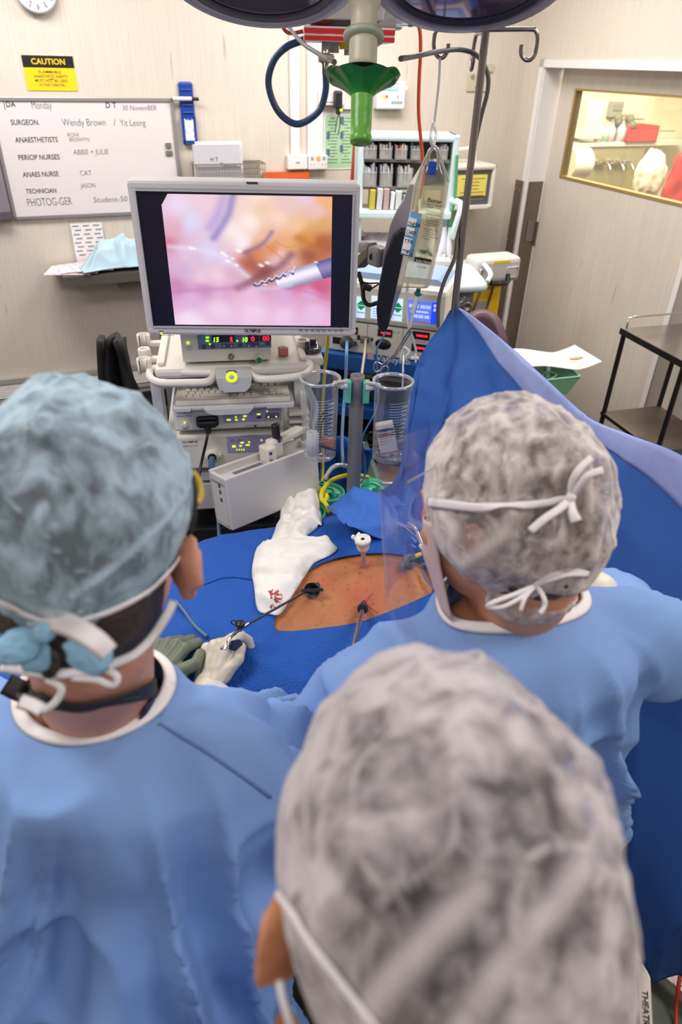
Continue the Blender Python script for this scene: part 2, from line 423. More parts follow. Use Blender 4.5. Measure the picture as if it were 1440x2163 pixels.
for i, px in enumerate((1262, 1290, 1310)):
    p = rwp(px, 352, SY); m = MB()
    m.tube([(p.x, SY, p.z+.04), (p.x, SY-.1, p.z+.05), (p.x+.01, SY-.16, p.z), (p.x+.01, SY-.17, p.z-.05)], .012); m.cyl((p.x-.05, SY-.03, p.z+.03), (p.x+.05, SY-.03, p.z+.03), .016)
    m.tube([(p.x+.04, SY-.03, p.z+.04), (p.x+.09, SY-.12, p.z+.07)], .007, smooth=False); m.build('tap', CHROME, t)
# mirror/cabinet shapes on the scrub room wall
p0 = rwp(1246, 205, SY+.24); p1 = rwp(1265, 300, SY+.24)
t = thing('wall_cabinet', 'tall white narrow cabinet at the left behind the door window', 'cabinet', M=SR.M.copy())
p0 = rwp(1222, 210, SY+.1); p1 = rwp(1243, 290, SY+.1); MB().box(p0.x, p1.x, SY-.05, SY+.24, p1.z, p0.z, .005).build('cabinet_body', OFFW, t)
p0 = rwp(1287, 214, SY+.24); p1 = rwp(1306, 246, SY+.24)
m = MB(); m.box(p0.x, p1.x, SY+.2, SY+.25, p1.z, p0.z); m.m = 1; m.box(p0.x+.02, p1.x-.02, SY+.19, SY+.2, p1.z+.05, p0.z-.02)
tag(m.build('towel_dispenser', [GREYP, mat('grey_green_panel', (150, 152, 136), .5)], M=SR.M.copy()), 'small grey panel on the scrub room wall above the bottles', 'dispenser')
p0 = rwp(1316, 204, SY+.24); p1 = rwp(1360, 250, SY+.24)
tag(MB().box(p0.x, p1.x, SY+.235, SY+.25, p1.z, p0.z).build('wall_poster', PAPER, M=SR.M.copy()), 'pale poster on the scrub room wall right of the grey panel', 'poster')
p0 = rwp(1385, 200, SY+.24); p1 = rwp(1425, 275, SY+.24)
tag(MB().box(p0.x, p1.x, SY+.235, SY+.25, p1.z, p0.z).build('wall_notice', mat('cream_paper', (238, 228, 200), .7), M=SR.M.copy()), 'cream notice sheet on the far right scrub room wall', 'notice')
# greenish plant-like clutter
p0 = rwp(1310, 262, SY+.05); m = MB()
random.seed(4)
for i in range(26):
    m.ell((p0.x+random.uniform(-.02, .16), SY+.1+random.uniform(-.05, .05), p0.z+random.uniform(-.1, .05)), (random.uniform(.02, .045),)*3, nu=7, nv=5)
tag(m.build('crumpled_bag', mat('olive_grey_plastic', (132, 130, 100), .6), M=SR.M.copy()), 'crumpled olive grey bag on the scrub ledge behind the bottles', 'bag')
for i, (px, py0, py1, wpx, c, lb) in enumerate([(1268, 302, 256, 14, (214, 232, 222), 'pale green bottle, leftmost on the scrub room ledge'), (1281, 300, 258, 13, (176, 216, 214), 'turquoise scrub bottle second from left on the ledge'),
        (1292, 305, 262, 13, (228, 202, 226), 'pink scrub bottle on the ledge behind the door window'), (1313, 304, 258, 14, (222, 214, 236), 'lilac pump bottle beside the red tray on the ledge')]):
    a = rwp(px, py0, SY-.02); b = rwp(px+wpx/2, py0, SY-.02); hgt = rwp(px, py1, SY-.02).z-a.z; r_ = abs(b.x-a.x)*1.05
    t = thing('scrub_bottle', lb, 'bottle', M=SR.M @ Matrix.Translation((a.x, SY+.02, cz)), group='scrub bottles on the ledge')
    MB().lathe([(0, 0), (r_, 0), (r_*1.02, hgt*.62), (r_*.5, hgt*.8), (r_*.35, hgt*.82)], n=14).build('bottle_body', mat('bottle_%d_plastic' % i, c, .3), t)
    m = MB(); m.cyl((0, 0, hgt*.8), (0, 0, hgt*.95), r_*.3, n=10); m.tube([(0, 0, hgt*.95), (0, 0, hgt*1.06), (-.03, -.02, hgt*1.08)], r_*.14, smooth=False, n=6); m.build('pump', OFFW, t)
a = rwp(1322, 308, SY-.05); b = rwp(1392, 280, SY-.05)
m = MB(); ww = b.x-a.x; hh = .13
m.box(0, ww, -.06, .18, 0, .012); m.box(0, .012, -.06, .18, 0, hh); m.box(ww-.012, ww, -.06, .18, 0, hh); m.box(0, ww, -.06, -.048, 0, hh*.75); m.box(0, ww, .168, .18, 0, hh); m.box(ww*.5, ww*.5+.01, -.05, .17, 0, hh*.85)
tag(m.build('storage_tray', mat('red_plastic', (214, 40, 48), .4), M=SR.M @ Matrix.Translation((a.x, SY+.02, cz))), 'red plastic storage tray on the scrub room ledge', 'tray')
# paper towel holder
a = rwp(1222, 345, SY-.35)
t = thing('paper_roll', 'white paper roll on a wall holder at the left of the door window', 'paper roll', M=SR.M @ Matrix.Translation((a.x, SY-.32, a.z)))
MB().cyl((-.09, 0, 0), (.09, 0, 0), .115, n=24).build('roll', PAPER, t)
m = MB(); m.cyl((.091, 0, 0), (.1, 0, 0), .03, n=14); m.tube([(.1, 0, 0), (.14, 0, -.03), (.16, 0, -.02)], .008); m.build('holder', mat('brown_core', (150, 120, 96), .6), t)
# bags
def sack(name, lab, cat, px, py, y, rx, rz, m_, seed, M0=SR.M, ry=None):
    a = rwp(px, py, y); mb = MB()
    mb.ell((0, 0, 0), (rx, ry or rx*.6, rz), nu=48, nv=36, fn=lambda d: 1+.16*nz(d, 2.2, seed)+.10*fold(d, 2.6, seed+5)-.05)
    return tag(mb.build(name, m_, M=M0 @ Matrix.Translation((a.x, y, a.z))), lab, cat)
sack('white_bag', 'crumpled white plastic bag hanging by the scrub sink', 'bag', 1372, 372, SY-.45, .15, .2, mat('white_bag_film', (240, 236, 226), .4), 3)
sack('red_bag', 'large red plastic waste bag at the right edge of the door window', 'bag', 1450, 400, SY-.85, .21, .36, mat('red_bag_film', (206, 38, 44), .35), 9)

# ============================================================ THINGS ON THE BACK WALL
def bx(px, py, y=0): return BW.xz(px, py, y)
# clock
cx, c_z = bx(74, -22); _, zb = bx(74, 30); rr = c_z-zb
t = thing('wall_clock', 'round white wall clock with dark numerals above the caution sign', 'clock', M=BW.M @ Matrix.Translation((cx, 0, c_z)))
RX = Matrix.Rotation(R(90), 4, 'X')
MB().lathe([(rr*.86, .05), (rr*.9, .055), (rr, .04), (rr, 0)], n=48, M=RX).build('case', mat('clock_case', (214, 220, 226), .3), t)
MB().lathe([(0, .03), (rr*.88, .03)], n=40, M=RX).build('clock_face', PAPER, t)
m = MB()
for i in range(1, 13):
    a = R(90-30*i); m.text(str(i), rr*.66*math.cos(a), rr*.66*math.sin(a)-rr*.1, rr*.27, y=-.0315, align='c')
    m.box(rr*.80*math.cos(a)-.002, rr*.80*math.cos(a)+.002, -.0315, -.031, rr*.8*math.sin(a)-.004, rr*.8*math.sin(a)+.004)
m.build('numerals', INK, t)
m = MB(); m.bar((0, -.034, 0), (rr*.35, -.034, rr*.3), .006, .002); m.bar((0, -.036, 0), (-rr*.2, -.036, rr*.6), .004, .002); m.build('hand', BLACK, t)
MB().lathe([(0, .052), (rr*.87, .05)], n=40, M=RX).build('glass', clear('clock_glass', opac=.02, gloss=.06, edge=.1), t)
# caution sign
x0, z1 = bx(45, 116); x1, z0 = bx(165, 192)
x0 = (x0+bx(58, 191)[0])/2; x1 = (x1+bx(153, 119)[0])/2
W_ = x1-x0; Hh = z1-z0
t = thing('caution_sign', 'black and yellow caution sign on the wall above the whiteboard', 'sign', M=BW.M @ Matrix.Translation((x0, 0, z0)))
MB().box(0, W_, -.004, 0, 0, Hh).build('sign_plate', mat('sign_yellow', (250, 208, 10), .5), t)
MB().box(0, W_, -.0048, -.004, Hh*.66, Hh).build('header_band', BLACK, t)
MB().text('CAUTION', W_/2, Hh*.755, Hh*.23, y=-.0055, align='c', off=.025, wid=W_*.66).build('header_lettering', mat('sign_gold', (244, 196, 20), .5), t)
m = MB()
for i, s_ in enumerate(('FLAMMABLE', 'ANAESTHETIC AGENTS', 'MUST NOT BE USED', 'IN THIS THEATRE')):
    m.text(s_, W_/2, Hh*(.5-.125*i), Hh*.115, y=-.0048, align='c', off=.005, wid=W_*(.44, .66, .64, .5)[i])
m.build('message_lettering', INK, t)
m = MB(); m.box(W_*.455, W_*.56, -.0048, -.0045, Hh*.365-.006, Hh*.365-.003); m.build('underline', mat('sign_red', (190, 60, 30), .5), t)
# whiteboard
x1, z1 = bx(366, 207); _, z0 = bx(200, 456); x0 = bx(12, 330)[0]-.03
x1 = (x1+bx(378, 360)[0])/2
W_ = x1-x0; Hh = z1-z0
WBM = BW.M @ Matrix.Translation((x0, 0, z0)); WBF = Fr(WBM.translation, A)
t = thing('whiteboard', 'white dry erase staff board with printed headings and handwritten notes', 'whiteboard', M=WBM)
MB().box(.012, W_-.012, -.014, -.004, .012, Hh-.012).build('board', mat('board_gloss', (226, 220, 220), .25), t)
m = MB(); 
for b in ((0, W_, 0, .018), (0, W_, Hh-.018, Hh), (0, .018, 0, Hh), (W_-.018, W_, 0, Hh)): m.box(b[0], b[1], -.022, 0, b[2], b[3], .002)
m.build('board_frame', mat('aluminium_frame', (176, 172, 172), .35, .6), t)
m = MB(); pr = [('DA', 14, 226, .035), ('D T', 224, 228, .038), ('SURGEON.', 24, 264, .036), ('ANAESTHETISTS', 33, 301, .036), ('PERIOP NURSES', 40, 338, .036), ('ANAES NURSE', 49, 374, .036), ('TECHNICIAN', 56, 409, .034)]
wd = [32, 36, 60, 90, 87, 76, 64]
for (s_, px, py, sz), w_ in zip(pr, wd):
    ax, az = WBF.xz(px, py, -.014); bx_, _ = WBF.xz(px+w_*(.62 if s_ in ('DA', 'D T') else 1), py, -.014)
    MB().text(s_, ax, az, sz, y=-.0148, off=.012, wid=bx_-ax).build('printed_heading', INK, t)
a = WBF.xz(6, 209, -.014); b = WBF.xz(358, 213, -.014); m.box(a[0], b[0], -.0148, -.0142, a[1]-.002, a[1]+.001); m.box(a[0]-.001, a[0]+.002, -.0148, -.0142, a[1]-.05, a[1])
m.build('ruled_line', INK, t)
m = MB(); hw = [('Monday', 68, 230, 42, .05), ('30 NovemBER', 259, 233, 72, .036), ('Wendy Brown', 132, 266, 92, .05), ('/', 240, 266, 6, .05), ('Yit Leong', 254, 266, 54, .046), ('ROHI', 143, 289, 24, .028), ('BRONWYN', 147, 299, 42, .028), ('ABBIE + JULIE', 155, 327, 75, .038), ('CAT', 170, 371, 24, .038), ('JASON', 170, 397, 32, .034), ('PHOTOG-GER', 59, 436, 95, .06), ('Student-501', 198, 428, 78, .042)]
for i, (s_, px, py, w_, sz) in enumerate(hw):
    ax, az = WBF.xz(px, py, -.014); b_, _ = WBF.xz(px+w_, py, -.014); MB().text(s_, ax, az, sz, y=-.0148, off=-.008, shear=.1 if i % 2 else -.06, wid=b_-ax).build('handwritten_note', mat('marker_grey', (100, 94, 96), .6), t)
m = MB(); ax, az = WBF.xz(350, 310, -.014); m.box(ax, ax+.03, -.024, -.014, az-.006, az+.02); m.box(ax-.004, ax+.035, -.024, -.014, az-.045, az-.02, .003); m.build('magnet_clip', mat('grey_clip', (120, 114, 110), .4), t)
# blue marker rack
x0, z1 = bx(369, 172); x1, z0 = bx(421, 303); x1 -= .03; W_ = x1-x0+.0; Hh = z1-z0
t = thing('glove_dispenser', 'blue plastic wall holder right of the whiteboard', 'holder', M=BW.M @ Matrix.Translation((x0+.015, 0, z0)))
BLU = mat('royal_blue_plastic', (20, 66, 156), .35)
m = MB(); m.box(0, W_, -.02, 0, Hh*.42, Hh, .012); m.box(0, W_*.16, -.03, 0, 0, Hh*.45); m.box(W_*.84, W_, -.03, 0, 0, Hh*.45); m.box(0, W_, -.03, 0, 0, .018); m.box(0, W_, -.026, -.002, Hh*.40, Hh*.46)
for k in range(4): m.box(W_*.12, W_*.88, -.028, -.018, Hh*(.5+.12*k), Hh*(.53+.12*k), .004)
m.build('holder_body', BLU, t)
MB().grid(lambda u, v: V3((W_*(.17+.66*u), -.022-.006*fold((u*2, v*3, 0), 1.3), .012+Hh*.38*v)), 12, 12).build('paper_sheet', PAPER, t)
px_, pz_ = bx(385, 208)
t = thing('marker_pen', 'white marker pen with black cap across the blue holder', 'pen', M=BW.M @ Matrix.Translation((px_, -.038, pz_)))
MB().cyl((-.06, 0, 0), (.045, 0, 0), .011, n=12).build('pen_body', OFFW, t); MB().cyl((.045, 0, 0), (.085, 0, -.001), .009, n=12).build('pen_cap', BLACK, t)
# purple grey wall cabinet at the left edge
x1, z1 = bx(26, 330); _, z0 = bx(10, 462); zt = z1+.0
x1 = bx(26, 458)[0]
t = thing('x_ray_viewer', 'grey framed light box with dark pane at the left edge by the whiteboard', 'light box', M=BW.M @ Matrix.Translation((x1-.5, 0, z0)))
m = MB(); hh = .55; m.box(0, .5, -.06, 0, 0, .05, .004); m.box(0, .5, -.06, 0, hh-.05, hh, .004); m.box(0, .05, -.06, 0, 0, hh, .004); m.box(.43, .5, -.06, 0, 0, hh, .004); m.build('box_frame', mat('mauve_grey_metal', (150, 142, 152), .4, .3), t)
MB().box(.05, .43, -.04, -.01, .05, hh-.05).build('dark_pane', BLACK, t); MB().box(.36, .44, -.066, -.06, .02, .04).build('switch', GREYP, t)
# wire basket + papers
x0, z1 = bx(404, 342); x1, z0 = bx(548, 372)
t = thing('wire_basket', 'chrome wire basket on the wall behind the monitor', 'basket', M=BW.M @ Matrix.Translation((x0, 0, z0-.12))); W_ = x1-x0; Hh = z1-z0+.12
m = MB(); wr = .0028
for yy in (-.14, -.01):
    for k in range(8): zz = Hh*k/7; m.bar((0, yy, zz), (W_, yy, zz), wr, wr)
    for k in range(26): xx = W_*k/25; m.bar((xx, yy, 0), (xx, yy, Hh), wr, wr)
for xx in (0, W_):
    for k in range(6): m.bar((xx, -.14, Hh*k/5), (xx, -.01, Hh*k/5), wr, wr)
for b in (((0, -.14, Hh), (W_, -.14, Hh)), ((0, -.01, Hh), (W_, -.01, Hh)), ((0, -.14, Hh), (0, -.01, Hh)), ((W_, -.14, Hh), (W_, -.01, Hh))): m.bar(b[0], b[1], .006, .006)
m.build('wire_mesh', mat('basket_wire', (176, 168, 158), .3, .7), t)
x0, z1 = bx(405, 305, -.1); x1, z0 = bx(506, 350, -.1)
for i, (dz, dy, l) in enumerate(((.0, -.115, 'front grey patient folder standing in the wire basket'), (.012, -.09, 'rear white patient folder standing in the wire basket'))):
    m = MB(); W_ = x1-x0; m.box(0, W_, -.012, .012, -.16, z1-z0+dz); m.m = 1
    if i == 0: m.text('H T', W_*.35, .03, .03, y=-.0135, off=-.01); m.text('Theatre', W_*.55, -.0, .03, y=-.0135, off=-.01)
    tag(m.build('patient_folder', [mat('folder_grey', (200, 198, 204), .6) if i == 0 else PAPER, INK], M=BW.M @ Matrix.Translation((x0+.02*i, dy, z0))), l, 'folder', 'folders in the wire basket')
# orange folder
x0, z1 = bx(553, 363); x1, z0 = bx(650, 372); 
tag(MB().box(0, x1-x0, -.02, 0, -.14, z1-z0).build('orange_folder', mat('orange_card', (226, 96, 44), .6), M=BW.M @ Matrix.Translation((x0, -.01, z0))), 'orange folder on the wall just above the monitor top', 'folder')
# shelf
x0, zt = bx(124, 572, -.18); zs = BW.zat(200, 575, 0).z if False else bx(140, 585, -.28)[1]
xL = bx(134, 592, -.28)[0]
t = thing('steel_shelf', 'stainless steel wall shelf left of the monitor', 'shelf', M=BW.M @ Matrix.Translation((xL, 0, zs)))
MB().box(0, 1.1, -.28, 0, -.012, 0).build('shelf_top', STEEL, t)
MB().box(0, 1.1, -.284, -.278, -.052, .0).build('shelf_edge', STEEL, t)
MB().box(.30, 1.0, -.16, -.01, -.12, -.012, .004).build('under_box', mat('taupe_metal', (150, 136, 126), .5, .2), t)
MB().box(.04, .07, -.26, 0, -.05, -.012).build('bracket', DSTEEL, t)
SHF = Fr(t.matrix_world.translation if False else (BW.M @ V3((xL, 0, zs))), A)
# papers on the shelf
random.seed(7); PINK = mat('pink_form_paper', (238, 212, 226), .7); MAG = mat('magenta_print', (214, 110, 160), .6)
for i in range(6):
    p = SHF.zat(170+i*6, 555-i*2, .004); m = MB(); a = R(-12+6*i+random.uniform(-8, 8)); zz = .003+.004*i
    Mx = Matrix.Translation((.03+.035*i, -.15+.005*(i % 3), zz)) @ Matrix.Rotation(a, 4, 'Z')
    m.box(-.11, .15, -.1, .1, 0, .0028, M=Mx); m.m = 1
    m.box(-.09, .12, -.06, -.056, .0028, .0031, M=Mx); m.box(-.09, .12, -.02, -.016, .0028, .0031, M=Mx); m.box(.02, .024, -.08, .06, .0028, .0031, M=Mx); m.box(-.09, .13, .07, .078, .0028, .0031, M=Mx)
    tag(m.build('paper_form', [PINK if i % 2 else PAPER, MAG], M=BW.M @ Matrix.Translation((xL, 0, zs))), ['bottom sheet of the loose paper forms on the shelf', 'pink sheet showing at the left of the form pile', 'white form in the middle of the pile on the shelf', 'pink form high in the pile on the shelf', 'white form beneath the topmost pink form', 'topmost pink form under the blue cloth'][i], 'paper', 'paper forms piled on the steel shelf')
# label sheet leaning on wall
x0, z1 = bx(148, 473, -.02); x1, z0 = bx(225, 535, -.02)
t = thing('label_sheet', 'sheet of printed patient labels leaning on the wall above the shelf', 'paper', M=BW.M @ Matrix.Translation((x0, -.012, zs)))
m = MB(); Hh = z1-zs; W_ = x1-x0; m.box(0, W_, -.002, 0, 0, Hh).build('sheet', PAPER, t)
m = MB()
for i in range(8):
    for j in range(3): m.box(W_*(.05+.33*j+.06*(i % 2)), W_*(.05+.33*j+.2+.06*(i % 2)), -.0028, -.002, Hh*(.92-.1*i), Hh*(.935-.1*i)+.004)
m.build('printed_labels', mat('grey_print', (140, 138, 148), .6), t)
# blue folder and blue box on shelf
p = SHF.zat(262, 553, .01)
tag(MB().box(-.07, .2, -.09, .07, .003, .018, .003, M=Matrix.Rotation(R(12), 4, 'Z')).build('blue_clipboard', mat('sky_blue_card', (120, 166, 216), .5), M=SHF.M @ Matrix.Translation((p.x, p.y, 0))), 'light blue clipboard lying on the shelf beside the monitor', 'clipboard')
tag(MB().box(-.03, .12, -.06, .04, .02, .024, M=Matrix.Rotation(R(20), 4, 'Z')).build('receipt_paper', PAPER, M=SHF.M @ Matrix.Translation((p.x, p.y, 0))), 'white slip of paper on top of the light blue clipboard', 'paper')
p = SHF.zat(230, 546, .02)
tag(MB().box(-.03, .05, -.03, .05, .003, .05, .004).build('blue_box', mat('deep_blue_plastic', (24, 58, 150), .4), M=SHF.M @ Matrix.Translation((p.x, p.y, 0))), 'small deep blue box half hidden under the cloth on the shelf', 'box')
# crumpled cloth
def cloth_pile(u, v):
    p = V3((u*.46, v*.2, 0)); e = min(u, 1-u, v, 1-v)*4; e = min(1, e)
    h = .10*math.sin(math.pi*min(1, u*1.15))**.6*math.sin(math.pi*v)**.5+.05*u
    c = fold(p, 7, 2.)*.04+nz(p, 5, 4.)*.05+.035*fold(p, 11, 8)
    return V3((u*.46-.03+.05*nz(p, 4, 9.), -.06-v*.2-.07*nz(p, 4, 1.), max(.006+.01*nz(p, 9)**2, (h+c)*e+.01)))
p = SHF.zat(215, 545, 0)
o = MB().grid(cloth_pile, 70, 50).build('blue_cloth', mat('pale_blue_cloth', (172, 198, 212), .8), M=SHF.M @ Matrix.Translation((p.x-.1, -.015, .012)))
solid(o, .003); tag(o, 'crumpled pale blue cloth heaped on the steel shelf', 'cloth')
# ventilation grille along the wall foot
def vent(pxa, pya, pxb, pyb, lab, x0=None, x1=None):
    a = bx(pxa, pya); b = bx(pxb, pyb); xa = a[0] if x0 is None else x0; xb = b[0] if x1 is None else x1; zt = a[1]; zb_ = b[1]
    t = thing('vent_grille', lab, 'vent', M=BW.M @ Matrix.Translation((xa, 0, zb_)), group='low wall vents'); W_ = xb-xa; Hh = zt-zb_
    m = MB(); m.box(0, W_, -.03, 0, Hh-.035, Hh, .002); m.box(0, W_, -.03, 0, 0, .02); m.box(0, .03, -.03, 0, 0, Hh); m.box(W_-.03, W_, -.03, 0, 0, Hh); m.build('vent_frame', mat('vent_frame_grey', (168, 162, 156), .5), t)
    MB().box(.02, W_-.02, -.004, -.001, .01, Hh-.03).build('backing', mat('dark_void', (44, 42, 42), .8), t)
    m = MB(); n = 6
    for k in range(n):
        zc = .03+(Hh-.07)*(k+.5)/n; m.box(.03, W_-.03, -.012, .012, -.0035, .0035, M=Matrix.Translation((0, -.016, zc)) @ Matrix.Rotation(R(38), 4, 'X'))
    for k in range(n):
        zc = .03+(Hh-.07)*(k+.5)/n; m.box(.03, W_-.03, -.026, -.022, zc-.008, zc+.008)
    m.build('slats', WHITE, t); return zb_
ztop = bx(99, 789)[1]; zbt = bx(60, 842)[1]
xs = bx(99, 800)[0]
vent(99, 789, 60, 842, 'white louvred wall vent left of the mullion, low behind the left head', xs-1.1, xs)
vent(99, 789, 60, 842, 'white louvred wall vent between the mullion and the black cover', xs+.02, xs+.95)
o = MB().box(-4.3, UC, -.02, 0, 0, .12).build('baseboard_back', mat('black_skirting', (32, 32, 34), .5), M=BW.M.copy()); o['kind'] = 'structure'
tag(MB().box(0, 2.3, -.25, -.02, 0.02, zbt-.08, .01).build('low_dark_box', mat('dark_box_black', (30, 28, 32), .5), M=BW.M @ Matrix.Translation((xs-1.6, 0, 0))), 'low black cabinet below the wall vents at the left', 'cabinet')  # plain black box added to stand in for the dark floor area under the vents
# conduits and sockets
for i, (px, l) in enumerate(((621, 'left of the two white vertical conduits on the back wall'), (664, 'right white conduit, running down past the black adaptor'))):
    xa = bx(px, 250)[0]; zb_ = bx(px, 326)[1]; wd = .028 if i == 0 else .05
    tag(MB().box(-wd, wd, -.02, 0, 0, CEIL-zb_, .003).build('cable_conduit', WHITE, M=BW.M @ Matrix.Translation((xa, 0, zb_))), l, 'conduit', 'white wall conduits')
for i, (pa, pb, l) in enumerate((((603, 326), (645, 356), 'blank white wall plate under the left conduit'), ((646, 326), (687, 356), 'white power outlet with orange indicator under the right conduit'))):
    a = bx(*pa); b = bx(*pb); W_ = b[0]-a[0]; Hh = a[1]-b[1]
    t = thing('power_outlet', l, 'outlet', M=BW.M @ Matrix.Translation((a[0], 0, b[1])), group='wall outlets')
    MB().box(0, W_, -.045, 0, 0, Hh, .006).build('face_plate', WHITE, t)
    m = MB()
    if i == 0: m.box(W_*.4, W_*.6, -.047, -.045, Hh*.45, Hh*.55); m.build('rocker', GREYP, t)
    else:
        for sx in (.2, .8): m.box(W_*sx-.008, W_*sx+.008, -.049, -.045, Hh*.7, Hh*.9); m.box(W_*sx-.012, W_*sx-.009, -.047, -.045, Hh*.3, Hh*.45); m.box(W_*sx+.009, W_*sx+.012, -.047, -.045, Hh*.3, Hh*.45)
        m.build('rocker', GREYP, t); MB().box(W_*.42, W_*.6, -.049, -.045, Hh*.65, Hh*.92).build('indicator', mat('orange_indicator', (255, 130, 30), .4, emit=1.2), t)
# double box with black adaptor
a = bx(668, 186); b = bx(722, 222); W_ = b[0]-a[0]; Hh = a[1]-b[1]
t = thing('wall_socket', 'white double wall socket behind the black adaptor', 'socket', M=BW.M @ Matrix.Translation((a[0], 0, b[1])))
MB().box(0, W_, -.05, 0, 0, Hh, .006).build('face_plate', WHITE, t); MB().box(W_*.1, W_*.9, -.055, -.05, Hh*.2, Hh*.85, .003).build('inset_panel', OFFW, t); MB().box(W_*.9, W_*1.75, -.03, 0, -.02, .02).build('side_trunking', WHITE, t)
a = bx(704, 210); 
t = thing('power_adaptor', 'black plug-in adaptor with green light hanging wires', 'adaptor', M=BW.M @ Matrix.Translation((a[0], -.08, a[1])))
MB().box(-.022, .022, -.025, .03, -.045, .05, .01).build('adaptor_body', BLACK, t); MB().box(-.012, .012, -.02, .01, -.075, -.04, .006).build('plug_tail', BLACK, t)
MB().box(.004, .018, -.03, -.024, -.055, -.045).build('power_light', mat('green_led', (190, 240, 30), .4, emit=2.), t)
m = MB(); m.tube([(0, -.01, -.07), (-.012, -.01, -.12), (-.02, -.01, -.17)], .003, n=5); m.tube([(.005, -.01, -.07), (.012, -.01, -.12), (.0, -.01, -.18)], .003, n=5); m.build('wire', BLACK, t)
# green poster
a = bx(686, 243); b = bx(747, 353); W_ = b[0]-a[0]; Hh = a[1]-b[1]
t = thing('green_poster', 'pale green instruction poster in a white margin on the back wall', 'poster', M=BW.M @ Matrix.Translation((a[0], 0, b[1])))
MB().box(-.01, W_+.01, -.004, 0, -.01, Hh+.02).build('margin', PAPER, t); MB().box(0, W_, -.005, -.004, 0, Hh).build('green_sheet', mat('mint_print', (176, 212, 172), .6), t)
m = MB(); random.seed(3)
for i in range(15):
    zz = Hh*(.93-.06*i)
    for c in (.08, .55): m.box(W_*c+(.0 if i % 3 else .02), W_*(c+random.uniform(.2, .38)), -.0056, -.005, zz, zz+.006)
m.build('poster_text', mat('poster_grey_green', (118, 150, 120), .6), t)
m = MB()
for (u, v) in ((.5, .9), (.5, .62), (.5, .37), (.05, .3), (.05, .62)): m.box(W_*u, W_*u+.022, -.0062, -.005, Hh*v-.02, Hh*v+.02)
m.build('poster_icons', mat('poster_icon_blue', (90, 110, 140), .6), t)
# alarm panel
a = bx(790, 170); b = bx(846, 230); W_ = b[0]-a[0]; Hh = a[1]-b[1]
t = thing('gas_alarm_panel', 'pale wall alarm panel with lit display beside the green handle', 'control panel', M=BW.M @ Matrix.Translation((a[0], 0, b[1])))
MB().box(0, W_, -.06, 0, 0, Hh, .008).build('panel_case', mat('panel_pale_blue', (222, 226, 230), .4), t)
MB().box(W_*.05, W_*.72, -.063, -.06, Hh*.68, Hh*.82).build('display', mat('lcd_cyan', (90, 190, 190), .4, emit=.8), t)
MB().text('0000 000 0000', W_*.1, Hh*.71, .03, y=-.0638).build('display_digits', mat('lcd_bright', (210, 255, 250), .4, emit=1.5), t)
m = MB()
for i, (u, c) in enumerate(((.1, 0), (.2, 0), (.29, 1), (.68, 2))): m.m = c; m.box(W_*u, W_*(u+.07), -.064, -.06, Hh*.42, Hh*.5)
m.build('indicator', [mat('lamp_yellow', (240, 220, 90), .4, emit=.8), mat('lamp_red', (220, 60, 50), .4, emit=.8), mat('lamp_pink', (250, 150, 140), .4, emit=.8)], t)
m = MB()
for i in range(4): m.cyl((W_*(.55+.1*i), -.062, Hh*.25), (W_*(.55+.1*i), -.06, Hh*.25), .008, n=8)
m.text('MEDICAL GAS', W_*.15, Hh*.88, .018, y=-.0612); m.build('buttons', mat('pale_print', (150, 160, 172), .5), t)
# light switch plate near the IV pole
a = bx(989, 154); b = bx(1010, 193); W_ = b[0]-a[0]+.07; Hh = a[1]-b[1]
t = thing('switch_plate', 'aged cream switch plate on the wall behind the drip pole', 'switch', M=BW.M @ Matrix.Translation((a[0]-.005, 0, b[1])))
MB().box(0, W_, -.012, 0, 0, Hh, .002).build('plate', mat('aged_cream', (200, 194, 170), .5), t)
m = MB(); m.cyl((W_*.2, -.02, Hh*.8), (W_*.2, -.01, Hh*.8), .012, n=10); m.cyl((W_*.45, -.02, Hh*.2), (W_*.45, -.01, Hh*.2), .014, n=10); m.build('knob', mat('aged_knob', (150, 144, 124), .5), t)
MB().box(W_*.5, W_*1.1, -.015, 0, Hh+.01, Hh+.05).build('cable_clip', mat('aged_cream', (200, 194, 170), .5), t)
# defibrillator-like boxed monitor on the wall by the shelving
BX = Fr(BW.M @ V3((0, -.35, 0)), A)
a = BX.xz(946, 349); b = BX.xz(1036, 440); W_ = b[0]-a[0]; Hh = a[1]-b[1]
t = thing('wall_cabinet_box', 'cream equipment case with clear front and yellow sheet, behind the drip pole', 'equipment case', M=BX.M @ Matrix.Translation((a[0], 0, b[1])))
m = MB(); m.box(0, W_, .02, .30, 0, Hh, .02); m.box(0, W_, -.02, .04, Hh*.88, Hh, .012); m.box(0, W_, -.02, .04, 0, Hh*.1, .012); m.box(0, W_*.08, -.02, .04, 0, Hh, .012); m.box(W_*.92, W_, -.02, .04, 0, Hh, .012); m.build('case_body', CREAM, t)
m = MB(); m.box(W_*.08, W_*.92, .0, .022, Hh*.1, Hh*.88); m.build('dark_window', mat('smoked_grey', (96, 96, 104), .2), t)
a2 = BX.xz(966, 370); b2 = BX.xz(1023, 413); m = MB(); m.box(a2[0]-a[0], b2[0]-a[0], -.008, .0, b2[1]-b[1], a2[1]-b[1]); m.build('yellow_sheet', mat('pale_yellow_paper', (240, 222, 110), .6), t)
m = MB(); xx0 = a2[0]-a[0]; zz1 = a2[1]-b[1]
for i in range(7): m.box(xx0+.03+.02*(i in (1, 2, 3)), xx0+(.16 if i in (1, 2, 3) else .2), -.0088, -.008, zz1-.025-.02*i, zz1-.02-.02*i)
m.build('sheet_text', mat('olive_print', (150, 136, 60), .6), t)
m = MB(); m.box(W_*.1, W_*.9, -.024, -.02, Hh*.02, Hh*.09); m.build('paper_strip', PAPER, t)
